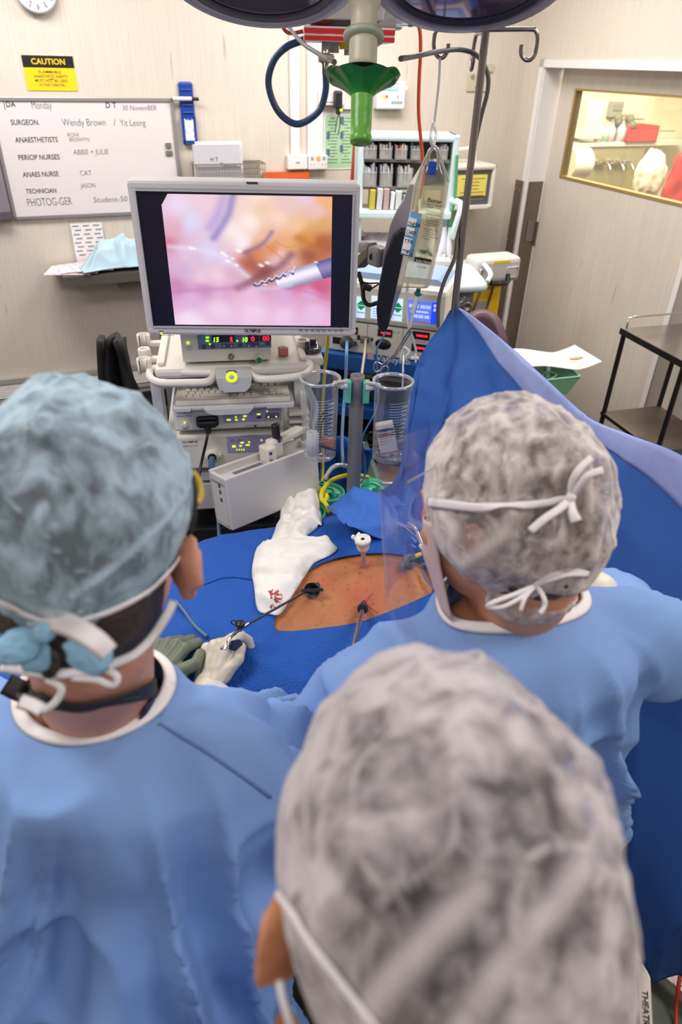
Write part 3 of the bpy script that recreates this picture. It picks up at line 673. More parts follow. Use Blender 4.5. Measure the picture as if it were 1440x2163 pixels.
m = MB(); m.tube([(W_*.25, .1, Hh-.01), (W_*.27, .1, Hh+.06), (W_*.45, .1, Hh+.075), (W_*.66, .1, Hh+.07), (W_*.7, .1, Hh-.01)], .016, k=5); m.build('carry_handle', CREAM, t)
print('PRJ jamb', [tuple(round(c) for c in prj(RW.M @ V3(v))) for v in ((jx, 0, TOPZ), (jx+.02, LY, TOPZ), (jx, 0, 1.), (jx+.02, LY, 1.), (jx+.02, .25, TOPZ))], 'jx', jx, 'corner', prj(RW.M @ V3((0, 0, TOPZ))), 'H top', TOPZ, 'kz', kz, 'zs', zs, 'cz', cz)
# ============================================================ DRUG TROLLEY WITH OVERHEAD BINS
WTZ = 1.06
_a = PZ(952, 523, WTZ); _b = PZ(1015, 597, WTZ)
TYAW = math.degrees(math.atan2(_b.x-_a.x, _a.y-_b.y))
TR = Fr((_b.x, _b.y, 0), TYAW); TD = 4.32-_b.y     # local origin: near right corner of the worktop
PALE = mat('pale_aqua_plastic', (208, 224, 226), .35)
t = thing('drug_trolley', 'pale aqua anaesthetic drug trolley with overhead bin rack against the back wall', 'trolley', M=TR.M)
TW = .62
m = MB(); m.box(-TW, 0, 0, TD+.12, WTZ-.045, WTZ-.005, .015); m.build('worktop', PALE, t)
m = MB(); m.tube([(-TW, -.02, WTZ-.02), (-.3, -.03, WTZ-.02), (-.03, -.02, WTZ-.02), (.015, .05, WTZ-.02), (.015, TD*.9, WTZ-.02)], .028, k=5); m.build('bumper_rail', PALE, t)
m = MB(); m.tube([(.05, .05, WTZ-.01), (.08, .12, WTZ+.02), (.08, .38, WTZ+.02), (.04, .45, WTZ-.01)], .014); m.build('push_handle', PALE, t)
MB().box(-TW+.02, -.02, .02, TD+.1, .12, WTZ-.045, .01).build('trolley_body', mat('trolley_grey', (136, 134, 138), .5), t)
GD = mat('drawer_grey', (126, 128, 132), .45)
for k in range(4):
    d = MB().box(-TW+.04, -.04, .005, .03, .2+.2*k, .38+.2*k, .006).build('drawer', GD if k > 1 else mat('drawer_blue', (28, 70, 130), .45), t); MB().box(-.4, -.25, -.012, .005, .32+.2*k, .34+.2*k, .004).build('drawer_handle', DSTEEL, d)
m = MB(); 
for x in (-TW+.06, -.06):
    for y in (.06, TD): m.cyl((x-.015, y, .06), (x+.015, y, .06), .058, n=14)
m.build('castor', RUBBER, t)
m = MB(); m.lathe([(.026, 0), (.03, -.012), (.018, -.014), (.012, -.004), (0, -.004)], c=(-.06, .0, WTZ-.13), M=Matrix.Rotation(R(-90), 4, 'X')); m.build('drawer_lock', STEEL, t)
# overhead rack
RY = TD-.02
def tx(px, py, y=RY): p = TR.at(px, py, y); return p.x, p.z
xl, zt = tx(764, 281); xr, _ = tx(962, 291); _, zr1 = tx(860, 339); _, zr2 = tx(860, 397); _, zr3 = tx(830, 440); _, zr4 = tx(830, 456)
m = MB(); m.box(xl-.02, xr+.02, RY-.03, RY+.2, zt-.035, zt, .012); m.box(xr-.015, xr+.02, RY-.03, RY+.2, WTZ+.1, zt, .008); m.box(xl-.02, xl+.015, RY-.03, RY+.2, WTZ+.1, zt, .008); m.build('rack_frame', PALE, t)
m = MB(); m.box(xl, xr, RY-.0, RY+.16, zr1-.01, zr1+.006); m.box(xl, xr, RY-.0, RY+.16, zr2-.01, zr2+.006); m.box(xl, xr, RY+.15, RY+.17, zr2, zt-.03); m.build('bin_shelf', mat('shelf_dark_grey', (140, 136, 134), .5), t)
m = MB(); m.box(xl-.05, xr-.0, RY-.10, RY+.15, zr4, zr3, .01); m.build('mid_shelf', PALE, t)
m = MB(); m.tube([(xr+.01, RY-.02, zr3+.05), (xr+.05, RY-.1, zr3+.03), (xr+.02, RY-.1, WTZ+.17), (xr+.03, RY-.05, WTZ+.14)], .02); m.build('rack_handle', PALE, t)
# bins and their contents
BINC = clear('bin_plastic', (244, 244, 242), .2, .12, rough=.1, edge=.4)
bins = [(767, 799, 296, 331, 0, (208, 202, 196), 'clear bin of white packets, leftmost in the top row of the rack'), (801, 832, 296, 331, 0, (196, 190, 184), 'clear bin of grey packets, second in the top row of the rack'), (834, 864, 297, 332, 0, (226, 138, 110), 'clear bin of orange capped syringes in the top row of the rack'), (867, 893, 297, 333, 0, (148, 176, 168), 'clear bin of green tinted packets in the top row of the rack'), (928, 950, 303, 336, 0, (180, 170, 168), 'clear bin at the right end of the top row'),
        (765, 799, 346, 395, 1, (214, 218, 232), 'clear bin of blue printed packets, leftmost in the lower row'), (801, 833, 346, 396, 1, (204, 206, 220), 'clear bin of blue printed packets, second in the lower row'), (838, 876, 344, 395, 1, (214, 206, 212), 'bin of upright paper packets behind the monitor arm')]
random.seed(11)
for (xa, xb, ya, yb, row, c, lb) in bins:
    a = tx(xa, yb, RY-.03); b = tx(xb, ya, RY-.03); w_ = b[0]-a[0]-.008; h_ = (b[1]-a[1])*1.3; zb_ = (zr1 if row == 0 else zr2)+.006
    t = thing('storage_bin', lb, 'bin', M=TR.M @ Matrix.Translation((a[0]+.002, RY-.03, zb_)), group='clear bins in the rack')
    h_ = min(h_, (zt-.04-zb_) if row == 0 else (zr1-.012-zb_))
    m = MB(); e = .004; hh = h_*.8; ex = .012
    m.box(0, w_, 0, .15, 0, e); m.box(0, e, 0, .15, 0, hh); m.box(w_-e, w_, 0, .15, 0, hh); m.box(0, w_, 0, e, 0, hh*.8); m.box(0, w_, .146, .15, 0, hh); m.box(0, w_, -.005, .004, hh*.74, hh*.8)
    m.build('bin_body', BINC, t)
    m = MB(); n = 7
    for i in range(n):
        x0 = e+(w_-2*e)*i/n; m.m = random.choice((0, 0, 1, 2)); m.box(x0, x0+(w_-2*e)/n*.9, .012+random.uniform(0, .02), .14, e, h_*random.uniform(.72, .97), M=Matrix.Rotation(R(random.uniform(-3, 3)), 4, 'Y'))
    m.m = 2; m.box(w_*.3, w_*.7, .006, .01, h_*.1, h_*.25)
    o = m.build('contents', [mat('packet_%d_%d_%d' % c, c, .5), mat('packet_b_%d_%d_%d' % c, tuple(int(v*.8) for v in c), .5), PAPER], t)
# files on the mid shelf
random.seed(5); fx0 = tx(779, 420)[0]; cols = [((196, 178, 66), 'yellow packet at the left end of the files'), ((206, 204, 208), 'white file, first after the yellow packet'), ((186, 156, 156), 'file with dull red top on the mid shelf'), ((226, 226, 228), 'tall white file beside the dull red one'), ((206, 212, 210), 'pale grey file near the middle of the mid shelf'), ((140, 168, 150), 'green topped packet on the mid shelf'), ((214, 224, 220), 'pale packet right of the green topped one'), ((222, 222, 222), 'white packet at the right end of the mid shelf')]
x = fx0
for i, (c, lb) in enumerate(cols):
    w_ = random.uniform(.022, .034); h_ = random.uniform(.07, .11)
    tag(MB().box(0, w_, 0, .12, 0, h_, .003, M=Matrix.Rotation(R((3 if i % 2 else 1)), 4, 'Y')).build('file_packet', mat('file_%d_%d_%d' % c, c, .5), M=TR.M @ Matrix.Translation((x, RY-.06, zr3+.003))), lb, 'file', 'files on the mid shelf')
    x += w_+.008
# clutter on the worktop
def wt(px, py, z=0): p = TR.zat(px, py, WTZ+z); return p
def put(mb, name, m_, p, lb, cat, g=None, rz=0, M0=None): return tag(mb.build(name, m_, M=TR.M @ Matrix.Translation((p.x, p.y, WTZ-.004)) @ Matrix.Rotation(R(rz), 4, 'Z')), lb, cat, g)
def box_open(w_, d_, h_, e=.004):
    m = MB(); m.box(0, w_, 0, d_, 0, e); m.box(0, e, 0, d_, 0, h_); m.box(w_-e, w_, 0, d_, 0, h_); m.box(0, w_, 0, e, 0, h_); m.box(0, w_, d_-e, d_, 0, h_); return m
p = V3((-.66, .50, 0)); put(box_open(.34, .24, .11), 'clear_tray', mat('milky_plastic', (222, 214, 212), .3), p, 'milky plastic tray on the worktop beside the monitor edge', 'tray')
put(MB().grid(lambda u, v: V3((.30*u+.02, .2*v+.02, .05+.07*fold((u*3, v*2, 1), 1.2)+.04*nz((u, v, 0), 5))), 24, 16), 'crumpled_wrap', mat('pinkish_wrap', (222, 204, 208), .5), p, 'crumpled pale wrapping lying in the milky tray', 'wrapping')
random.seed(21)
items = [(790, 470, .11, .05, .10, (220, 226, 232), 'white and blue vial box at the back of the worktop'), (813, 474, .12, .05, .08, (104, 146, 190), 'blue label box beside the white vial box'), (918, 552, .16, .14, .02, (226, 222, 216), 'white tray insert near the drip bag'), (945, 560, .13, .1, .035, (212, 196, 196), 'pink tinted packet on the worktop'), (935, 590, .14, .09, .012, (236, 234, 232), 'white gauze packet near the worktop edge'), (975, 583, .09, .05, .02, (70, 110, 190), 'blue packet near the right worktop corner'), (962, 572, .10, .07, .02, (222, 216, 226), 'lilac packet near the right worktop corner'), (915, 535, .16, .1, .05, (188, 200, 168), 'pale green kidney tray cover on the worktop'), (985, 570, .05, .04, .02, (30, 50, 120), 'small navy packet by the corner'), (950, 540, .18, .1, .05, (210, 218, 210), 'pale grey green tub near the worktop end'), (776, 570, .1, .08, .012, (170, 214, 180), 'mint green paper on the worktop behind the screen cable'), (805, 590, .16, .08, .006, (232, 232, 232), 'white sheet on the worktop behind the screen arm')]
for i, (px, py, w_, d_, h_, c, lb) in enumerate(items):
    p = wt(px, py, .0) if i > 1 else wt(px, py+24, .0)
    p = V3((min(max(p.x, -.8), -.1-w_/2), min(max(p.y, .05), TD-.05), 0))
    put(MB().box(-w_/2, w_/2, -d_/2, d_/2, .004, h_+.004, .004), 'supply_packet', mat('supply_%d_%d_%d' % c, c, .5), p, lb, 'packet', 'supplies on the drug trolley', random.uniform(-30, 30))
# breathing bag / bundle of clear packets with green tape hanging at the rack side
a = TR.at(942, 500, .45)
m = MB(); random.seed(8)
for i in range(9):
    q = V3((random.uniform(-.04, .05), random.uniform(-.03, .03), 0)); m.tube([q, q+V3((.01*i-.04, 0, .09)), q+V3((.012*i-.05, .01, .2))], [.012, .02, .008], n=6)
put(m, 'syringe_bundle', mat('clear_white_tubing', (226, 226, 232), .25), V3((-.14, .45, 0)), 'bundle of clear syringes standing on the worktop behind the drip bag', 'syringes')
a = TR.at(944, 420, RY-.06); b = TR.at(950, 480, RY-.06)
m = MB(); m.tube([(xr+.01, RY-.04, a.z+.22), (xr+.02, RY-.05, a.z), (xr+.0, RY-.05, b.z), (xr+.05, RY-.06, b.z-.06)], .008); m.tube([(xr+.03, RY-.05, a.z-.1), (xr+.0, RY-.05, b.z-.03), (xr-.03, RY-.05, b.z-.06)], .006)
tag(m.build('green_tubing', mat('green_tube', (60, 160, 110), .4), M=TR.M.copy()), 'green oxygen tubing hanging beside the bin rack', 'tubing')
# reds / yellow edged board beside rack
a = BW.at(741, 372, -.3); b = BW.at(764, 290, -.3)
Bf = Fr(BW.M @ V3((0, -.3, 0)), A); q0 = Bf.at(738, 378); q1 = Bf.at(752, 290); q2 = Bf.at(765, 290)
hgt = q1.z-q0.z
m = MB(); sh = q1.x-q0.x; ww = (q2.x-q1.x)
for i, (u0, u1) in enumerate(((0, .35), (.35, .9), (.9, 1.9))):
    m.m = i; y = 0
    m.raw([(ww*u0, y, -.5), (ww*u1, y, -.5), (ww*u1, y, hgt+.02), (ww*u0, y, hgt+.02), (ww*u0, .03, -.5), (ww*u1, .03, -.5), (ww*u1, .03, hgt+.02), (ww*u0, .03, hgt+.02)], [(0, 1, 2, 3), (5, 4, 7, 6), (3, 2, 6, 7), (0, 3, 7, 4), (1, 5, 6, 2)])
tag(m.build('striped_board', [mat('stripe_red', (176, 50, 30), .5), mat('stripe_yellow', (238, 206, 60), .5), mat('stripe_white', (222, 228, 236), .5)], M=Bf.M @ Matrix.Translation(((q0.x+q1.x)/2, 0, q0.z)) @ Matrix.Rotation(R(3), 4, 'Y')), 'tall board edged in red, yellow and white stripes left of the bin rack', 'board')
# sharps bin + grey case + chair
SB = Fr(PY(1025, 600, 4.15), A)
a = SB.at(984, 600); b = SB.at(1062, 600); bz = SB.at(1020, 600).z
YEL = mat('sharps_yellow', (236, 188, 16), .4)
t = thing('sharps_bin', 'large yellow sharps bin with white handle wires under the grey case', 'bin', M=SB.M @ Matrix.Translation((a.x, 0, -SB.o.z)))
W_ = b.x-a.x; hz = SB.o.z+bz
m = MB(); m.box(0, W_, 0, .3, .2, hz-.0, .02); m.box(W_-.02, W_+.02, .05, .12, hz-.16, hz-.04, .01); m.build('bin_body', YEL, t)
m = MB(); m.box(W_*.28, W_*.62, -.006, 0, hz-.36, hz-.1, .002); m.build('label_panel', mat('grey_label', (160, 156, 150), .5), t)
m = MB(); m.tube([(W_*.18, -.012, hz-.45), (W_*.2, -.012, hz-.2), (W_*.42, -.012, hz-.02), (W_*.72, -.012, hz-.02), (W_*.55, -.012, hz-.25), (W_*.5, -.012, hz-.45)], .007, smooth=False); m.build('wire_frame', DSTEEL, t)
m = MB(); m.box(.02, W_-.02, .02, .28, .0, .2, .01); m.build('stand_base', mat('stand_grey', (120, 118, 120), .5), t)
a = SB.at(992, 594, -.03); b = SB.at(1084, 594, -.03); zt = SB.at(1040, 543, -.03).z; zb = SB.at(1040, 596, -.03).z; W_ = b.x-a.x; Hh = zt-zb
t = thing('equipment_case', 'pale grey hard carry case with black handle on the yellow bin', 'case', M=SB.M @ Matrix.Translation((a.x+.02, -.06, max(zb, bz+.002-.0))))
LG = mat('case_pale_grey', (206, 200, 198), .4)
MB().box(0, W_, 0, .16, 0, Hh, .03, 3).build('case_shell', LG, t)
for s in (.08, .68): MB().tube([(W_*s, -.002, Hh*.2), (W_*s, -.002, Hh*.6), (W_*(s+.24), -.002, Hh*.6), (W_*(s+.24), -.002, Hh*.2)], .005, closed=True, smooth=False).build('moulded_rib', LG, t)
m = MB(); m.tube([(W_*.3, -.004, Hh*.36), (W_*.3, -.02, Hh*.06), (W_*.33, -.02, Hh*.0), (W_*.67, -.02, Hh*.0), (W_*.7, -.02, Hh*.06), (W_*.7, -.004, Hh*.36)], .016, smooth=False, flat=.6); m.build('carry_handle', BLACK, t)
MB().box(W_*.35, W_*.72, -.003, 0, Hh*.8, Hh*.9).build('yellow_label', mat('bright_yellow', (245, 225, 30), .5), t)
# chair
CH = Fr(PY(1025, 700, 3.4), -8); q = CH.at(1022, 657); a = CH.at(965, 700); b = CH.at(1066, 712)
PUR = mat('mauve_vinyl', (108, 80, 92), .4, bump=(300, .1, .001))
t = thing('staff_chair', 'mauve vinyl chair with rounded back behind the blue drape', 'chair', M=CH.M @ Matrix.Translation((0, 0, -CH.o.z)))
ww = (b.x-a.x); cxx = (a.x+b.x)/2; zz = q.z+CH.o.z
m = MB(); m.grid(lambda u, v: V3((cxx+ww*.5*(2*u-1)*(1-.0*v), .06*(2*u-1)**2*-1+.02*v, zz-.42*v-.14*abs(2*u-1)**2.6*(1-v))), 20, 14)
o = m.build('backrest', PUR, t); solid(o, .05)
MB().box(cxx-.2, cxx+.2, -.34, -.02, .42, .49, .03, 3).build('seat', PUR, t)
m = MB(); m.cyl((cxx, -.2, .1), (cxx, -.2, .42), .025); m.build('post', BLACK, t)
m = MB(); m.bar((cxx, 0, .45), (cxx, .03, zz-.3), .05, .015)
m.build('back_support', BLACK, t)
for k in range(5):
    an = 2*math.pi*k/5; l = MB(); l.bar((cxx, -.2, .09), (cxx+.27*math.cos(an), -.2+.27*math.sin(an), .06), .04, .025, .005); l.cyl((cxx+.27*math.cos(an)-.01, -.2+.27*math.sin(an), .028), (cxx+.27*math.cos(an)+.01, -.2+.27*math.sin(an), .028), .027); l.build('leg', BLACK, t)

# ============================================================ STAINLESS TROLLEY ON THE RIGHT
ZT, ZL = .90, .42
C0 = PZ(1310, 693, ZT); C1 = PZ(1440, 763, ZT); e1 = (C1-C0); e1.z = 0; L1 = e1.length+.02; e1.normalize(); yawt = math.atan2(e1.y, e1.x)
M0 = Matrix.Translation((C0.x, C0.y, 0)) @ Matrix.Rotation(yawt, 4, 'Z'); L2 = .40   # local x along the near edge, y away to the right
t = thing('steel_trolley', 'stainless steel two-shelf instrument trolley at the right edge', 'trolley', M=M0)
MS = mat('shelf_mirror_steel', (172, 166, 160), .22, .95)
DT = mat('dark_tube_steel', (72, 70, 72), .3, .85)
MB().box(0, L1, 0, L2, ZT-.022, ZT, .004).build('top_shelf', MS, t)
MB().box(.01, L1-.01, .01, L2-.01, ZL-.015, ZL, .003).build('lower_shelf', DSTEEL, t)
for (x, y) in ((.018, .018), (L1-.018, .018), (.018, L2-.018), (L1-.018, L2-.018)):
    m = MB(); m.cyl((x, y, .06), (x, y, ZT-.02), .013, n=14); m.build('leg', DT, t); m = MB(); m.cyl((x-.012, y, .035), (x+.012, y, .035), .034, n=16); m.build('castor', RUBBER, t)
for (ya, yb, za, zb_) in ((-.001, .006, ZT-.03, ZT+.001), (.008, .016, ZL-.02, ZL-.002)): MB().box(0, L1, ya, yb, za, zb_).build('edge_trim', DT, t)
m = MB(); m.tube([(.01, .03, ZT), (.01, .03, ZT+.055), (.01, .07, ZT+.06), (.01, L2-.03, ZT+.06), (.01, L2-.01, ZT+.055), (.04, L2-.01, ZT+.06), (L1-.05, L2-.01, ZT+.06), (L1-.01, L2-.01, ZT)], .005, smooth=False); m.build('guard_rail', CHROME, t)
# green tray with packet behind the drape
p = PZ(1150, 800, 1.0); 
t = thing('instrument_stand', 'low table edge hidden behind the blue drape, holding the green tray', 'table', (p.x, p.y, 0), R(A))
TZ = .92
MB().box(-.24, .06, -.2, .2, TZ-.03, TZ, .005).build('table_top', STEEL, t)
for x in (-.21, .03):
    for y in (-.17, .17): MB().cyl((x, y, 0), (x, y, TZ-.03), .014).build('leg', DT, t)
p = PZ(1170, 815, TZ)
t2 = thing('green_tray', 'pale green plastic tray under the white packet, behind the drape', 'tray', (p.x, p.y, TZ+.002), R(A-4))
GT = mat('mint_tray', (140, 196, 158), .4)
q = PZ(1222, 815, TZ+.08); wdt = abs(q.x-p.x)
m = MB(); x1 = wdt*1.0; b0 = (-.18, x1-.03, -.09, .1); tp = (-.2, x1, -.11, .13); hh = .08
vs = [(b0[0], b0[2], 0), (b0[1], b0[2], 0), (b0[1], b0[3], 0), (b0[0], b0[3], 0), (tp[0], tp[2], hh), (tp[1], tp[2], hh), (tp[1], tp[3], hh), (tp[0], tp[3], hh)]
m.raw(vs, [(0, 3, 2, 1), (0, 1, 5, 4), (1, 2, 6, 5), (2, 3, 7, 6), (3, 0, 4, 7)]); o = m.build('tray_body', GT, t2); solid(o, .004)
m = MB(); m.tube([(tp[0], tp[2], hh), (tp[1], tp[2], hh), (tp[1], tp[3], hh), (tp[0], tp[3], hh)], .005, closed=True, smooth=False); m.build('tray_rim', GT, t2)
m = MB(); m.tube([(x1-.1, 0, .02), (x1-.07, .03, .05), (x1-.05, -.02, .06), (x1-.09, -.04, .05)], .004, closed=True); m.build('coiled_tube', PAPER, t2)
m = MB(); m.grid(lambda u, v: V3((-.26+.40*u, -.1+.2*v, .115+.018*math.sin(u*5+.5)+.03*max(0, u-.75)*3)), 20, 8)
o = m.build('sterile_packet', mat('packet_white', (242, 238, 236), .35), M=Matrix.Translation((p.x, p.y+.02, TZ)) @ Matrix.Rotation(R(A-4), 4, 'Z')); solid(o, .003)
tag(o, 'white sterile packet lying across the green tray at the right', 'packet')
m = MB(); m.ell((0, 0, 0), (.035, .012, .008)); q = PZ(1210, 783, TZ+.15)
tag(m.build('beige_swab', mat('beige_swab', (226, 190, 160), .6), M=Matrix.Translation((p.x+.06, p.y-.02, TZ+.132)) @ Matrix.Rotation(R(20), 4, 'Z')), 'small beige swab sealed on the white packet', 'swab')
MB_ = box_open(.2, .12, .06)
tag(MB_.build('white_carton', PAPER, M=Matrix.Translation((p.x-.22, p.y-.02, TZ+.006)) @ Matrix.Rotation(R(A), 4, 'Z')), 'white open carton beside the green tray, half hidden by the drape', 'carton')

# ============================================================ ELECTROSURGICAL TROLLEY
EV = Fr(PY(800, 690, 2.62), -17)
a = EV.at(690, 590); b = EV.at(948, 628); 
x0 = EV.at(690, 650).x; x1 = EV.at(945, 640).x; zt = EV.at(800, 597).z; zsb = EV.at(800, 684).z; zb = EV.at(800, 752).z
VB = mat('trolley_blue', (22, 92, 168), .4)
ECREAM = mat('generator_cream', (224, 218, 206), .45)
t = thing('electrosurgical_generator', 'cream electrosurgical generator with three touch screens on the blue trolley', 'generator', M=EV.M)
m = MB(); m.box(x0, x1, .0, .28, zb, zsb-.004, .006); m.box(x0-.0, x1+.0, -.02, .28, zsb, zt, .02); m.build('generator_body', ECREAM, t)
m = MB(); m.prism([(x0+.02, zt), (x1-.02, zt), (x1-.05, zt+.022), (x0+.05, zt+.022)], .04, .26); m.build('top_cover', mat('periwinkle_cover', (150, 174, 214), .5), t)
def scr(pa, pb, name, m_, par, y, d=.003):
    a = EV.at(*pa, y); b = EV.at(*pb, y); x0_, x1_ = sorted((a.x, b.x)); z0_, z1_ = sorted((a.z, b.z)); MB().box(x0_, x1_, y-d, y, z0_, z1_, .0).build(name, m_, par); return x0_, x1_, z0_, z1_
SCR = mat('screen_pale', (196, 222, 246), .3, emit=.8)
LGN = mat('screen_green', (20, 150, 80), .4, emit=.35); SBL = mat('screen_lines', (100, 130, 190), .4, emit=.4)
for (pa, pb) in (((714, 622), (770, 672)), ((785, 625), (848, 679))):
    r_ = scr(pa, pb, 'touch_screen', SCR, t, -.021); x_, X_, z_, Z_ = r_; w_ = X_-x_; h_ = Z_-z_; M1 = MB(); M2 = MB()
    cx_ = X_-w_*.14
    M1.prism([(cx_-.018, z_+h_*.64), (cx_+.018, z_+h_*.64), (cx_, z_+h_*.86)], -.0265, -.0245); M1.prism([(cx_-.018, z_+h_*.6), (cx_, z_+h_*.38), (cx_+.018, z_+h_*.6)], -.0265, -.0245); M1.box(cx_-.014, cx_+.014, -.0265, -.0245, z_+h_*.26, z_+h_*.29)
    M2.box(x_+w_*.4, x_+w_*.62, -.0265, -.0245, z_+h_*.5, z_+h_*.72)
    for (u, v) in ((.06, .32), (.45, .32), (.06, .1), (.45, .1)):
        M2.box(x_+w_*u, x_+w_*(u+.32), -.0265, -.0245, z_+h_*v, z_+h_*v+.0015); M2.box(x_+w_*u, x_+w_*(u+.32), -.0265, -.0245, z_+h_*(v+.12), z_+h_*(v+.12)+.0015)
    M1.build('screen_arrows', LGN, t); M2.build('screen_fields', SBL, t)
x_, X_, z_, Z_ = scr((863, 632), (922, 684), 'touch_screen', mat('screen_blue', (96, 116, 214), .3, emit=.8), t, -.021); w_ = X_-x_; h_ = Z_-z_
m = MB(); m.box(x_+w_*.8, X_, -.027, -.0245, z_, Z_); m.build('side_bar', mat('screen_deep_blue', (20, 70, 235), .3, emit=.9), t)
m = MB()
for (u, v, s) in ((.04, .66, .32), (.42, .66, .16), (.6, .66, .16), (.2, .2, .16), (.38, .2, .16), (.58, .2, .16)): m.box(x_+w_*u, x_+w_*(u+s), -.0272, -.0245, z_+h_*v, z_+h_*(v+.14))
m.box(x_+w_*.1, x_+w_*.7, -.0265, -.0245, z_+h_*.45, z_+h_*.53)
m.cyl((x_+w_*.9, -.029, z_+h_*.85), (x_+w_*.9, -.027, z_+h_*.85), .006, n=10); m.cyl((x_+w_*.9, -.029, z_+h_*.66), (x_+w_*.9, -.027, z_+h_*.66), .006, n=10)
m.build('screen_buttons', mat('screen_pale_blue', (186, 200, 248), .3, emit=.7), t)
m = MB()
for px in (775, 850): xx = EV.at(px, 720).x; m.box(xx-.001, xx+.001, -.001, 0, zb, zsb-.006)
for px, py, w_ in ((745, 716, .1), (800, 726, .03), (885, 722, .05), (885, 752, .04), (735, 696, .08)): q = EV.at(px, py); m.box(q.x-w_/2, q.x+w_/2, -.001, 0, q.z-.0012, q.z+.0012)
m.build('panel_lines', mat('panel_line_grey', (150, 144, 138), .6), t)
for (px, py, w_, h_) in ((746, 698, .03, .02), (813, 703, .05, .022), (889, 709, .058, .022), (887, 735, .058, .022)):
    q = EV.at(px, py); wn = MB().box(q.x-w_/2-.004, q.x+w_/2+.004, -.003, 0, q.z-h_/2-.004, q.z+h_/2+.004).build('display_window', BLACK, t); MB().box(q.x-w_*.3, q.x+w_*.45, -.005, -.003, q.z-h_*.15, q.z+h_*.2).build('lit_digits', mat('led_red', (255, 30, 50), .4, emit=1.6), wn)
q = EV.at(713, 719); MB().box(q.x-.02, q.x+.02, -.003, 0, q.z-.013, q.z+.013).build('power_switch', BLACK, t)
q = EV.at(809, 727); m = MB(); m.lathe([(0, .006), (.024, .006), (.026, 0)], c=(q.x, 0, q.z), M=Matrix.Diagonal((1.25, 1, .8, 1)) @ RX)
m.build('oval_socket', BLACK, t)
q = EV.at(733, 722)
m = MB(); m.lathe([(0, .03), (.02, .03), (.026, .02), (.026, 0)], c=(q.x, 0, q.z), M=RX); m.box(q.x+.02, q.x+.04, -.02, 0, q.z-.008, q.z+.008, .003); m.build('foot_plug', mat('plug_grey', (74, 72, 78), .5), t)
q2 = EV.at(772, 716); m = MB(); m.box(q2.x-.016, q2.x+.016, -.025, 0, q2.z-.012, q2.z+.012, .003); m.build('return_connector', STEEL, t)
m = MB(); m.box(q2.x-.035, q2.x-.022, -.002, 0, q2.z-.006, q2.z+.012); m.box(q2.x+.022, q2.x+.03, -.002, 0, q2.z-.006, q2.z+.008)
for px in (838, 828): q3 = EV.at(px, 703); m.text('7', q3.x, q3.z-.006, .016, y=-.0012, shear=.4)
m.build('panel_symbols', INK, t)
# blue trolley
t = thing('blue_trolley', 'blue metal equipment trolley carrying the generator', 'trolley', M=EV.M @ Matrix.Translation((0, 0, -EV.o.z)))
oz = EV.o.z
z1 = zb+oz
m = MB(); m.box(x0-.02, x1+.02, -.03, .40, z1-.07, z1-.002, .006); m.build('top_shelf', VB, t)
for x in (x0-.03, x1-.0): m = MB(); m.box(x, x+.05, -.02, .4, .08, z1-.04, .004); m.build('side_panel', VB, t)
zs2 = EV.at(780, 858).z+oz
MB().box(x0, x1, -.03, .38, zs2-.05, zs2, .005).build('middle_shelf', VB, t)
MB().box(x0, x1, -.12, .38, .34, .38, .005).build('lower_shelf', VB, t)
MB().box(x0, x1, .38, .4, .1, z1-.05).build('back_panel', mat('dark_navy', (22, 30, 48), .6), t)
m = MB(); q = EV.at(783, 753, -.031); m.text('Valleylab', q.x+.02, q.z+oz-.012, .036, y=-.0315, off=.02, wid=.14)
m.build('maker_lettering', mat('pale_lettering', (198, 208, 222), .5), t)
m = MB(); m.box(q.x-.015, q.x+.012, -.032, -.03, q.z+oz-.012, q.z+oz+.016); m.build('maker_mark', mat('pink_grey_mark', (200, 170, 184), .5), t)
m = MB(); 
for x in (x0, x1):
    for y in (0, .34): m.cyl((x-.015, y, .05), (x+.02, y, .05), .05, n=14)
m.build('castor', RUBBER, t)
# contents of the blue trolley
def on(z, m_, name, lb, cat, mt, x, y, rz=0): return tag(m_.build(name, mt, M=EV.M @ Matrix.Translation((x, y, z-oz)) @ Matrix.Rotation(R(rz), 4, 'Z')), lb, cat)
q = EV.at(720, 800)
on(zs2+.002, MB().box(-.1, .3, 0, .3, 0, .09, .01), 'dark_unit', 'dark teal case on the middle shelf of the blue trolley', 'case', mat('dark_teal_case', (30, 48, 56), .4), x0+.14, .04)
on(zs2+.095, MB().box(-.08, .26, .02, .28, 0, .02, .004), 'beige_folder', 'beige folder lying on the dark teal case', 'folder', mat('beige_card', (196, 168, 110), .6), x0+.14, .04)
on(.385, MB().box(-.09, .09, -.08, .1, 0, .16, .02, 3), 'amber_tub', 'amber plastic tub on the lower shelf of the blue trolley', 'tub', mat('amber_plastic', (206, 160, 96), .4), EV.at(820, 990).x, -.02)
m = MB().box(-.06, .12, -.02, .02, 0, .3, .003, M=Matrix.Rotation(R(-22), 4, 'Y')); on(.385, m, 'mint_packet', 'mint green packet leaning on the lower shelf behind the grey pole', 'packet', mat('mint_packet', (176, 212, 196), .5), EV.at(775, 1000).x, -.05)
m = MB().grid(lambda u, v: V3((-.09+.2*u+.08*v, -.06-.02*nz((u, v, 3), 4)*2, .34*v+.02*math.sin(u*6))), 16, 16); o = on(.385, m, 'blue_wrap', 'bright blue folded wrap hanging inside the blue trolley', 'drape', mat('bright_blue_wrap', (30, 98, 196), .6), EV.at(715, 1000).x, -.05); solid(o, .004)
m = MB(); m.tube([(0, 0, .05), (.03, -.03, .09), (.08, -.04, .07), (.09, 0, .03), (.04, .02, .02)], .011, closed=True, k=8); m.tube([(.02, -.02, .07), (.05, -.05, .12), (.1, -.03, .1)], .008)
on(zs2-.2, m, 'cable_coil', 'coil of black cable below the middle shelf', 'cable', BLACK, EV.at(770, 910).x, -.03)
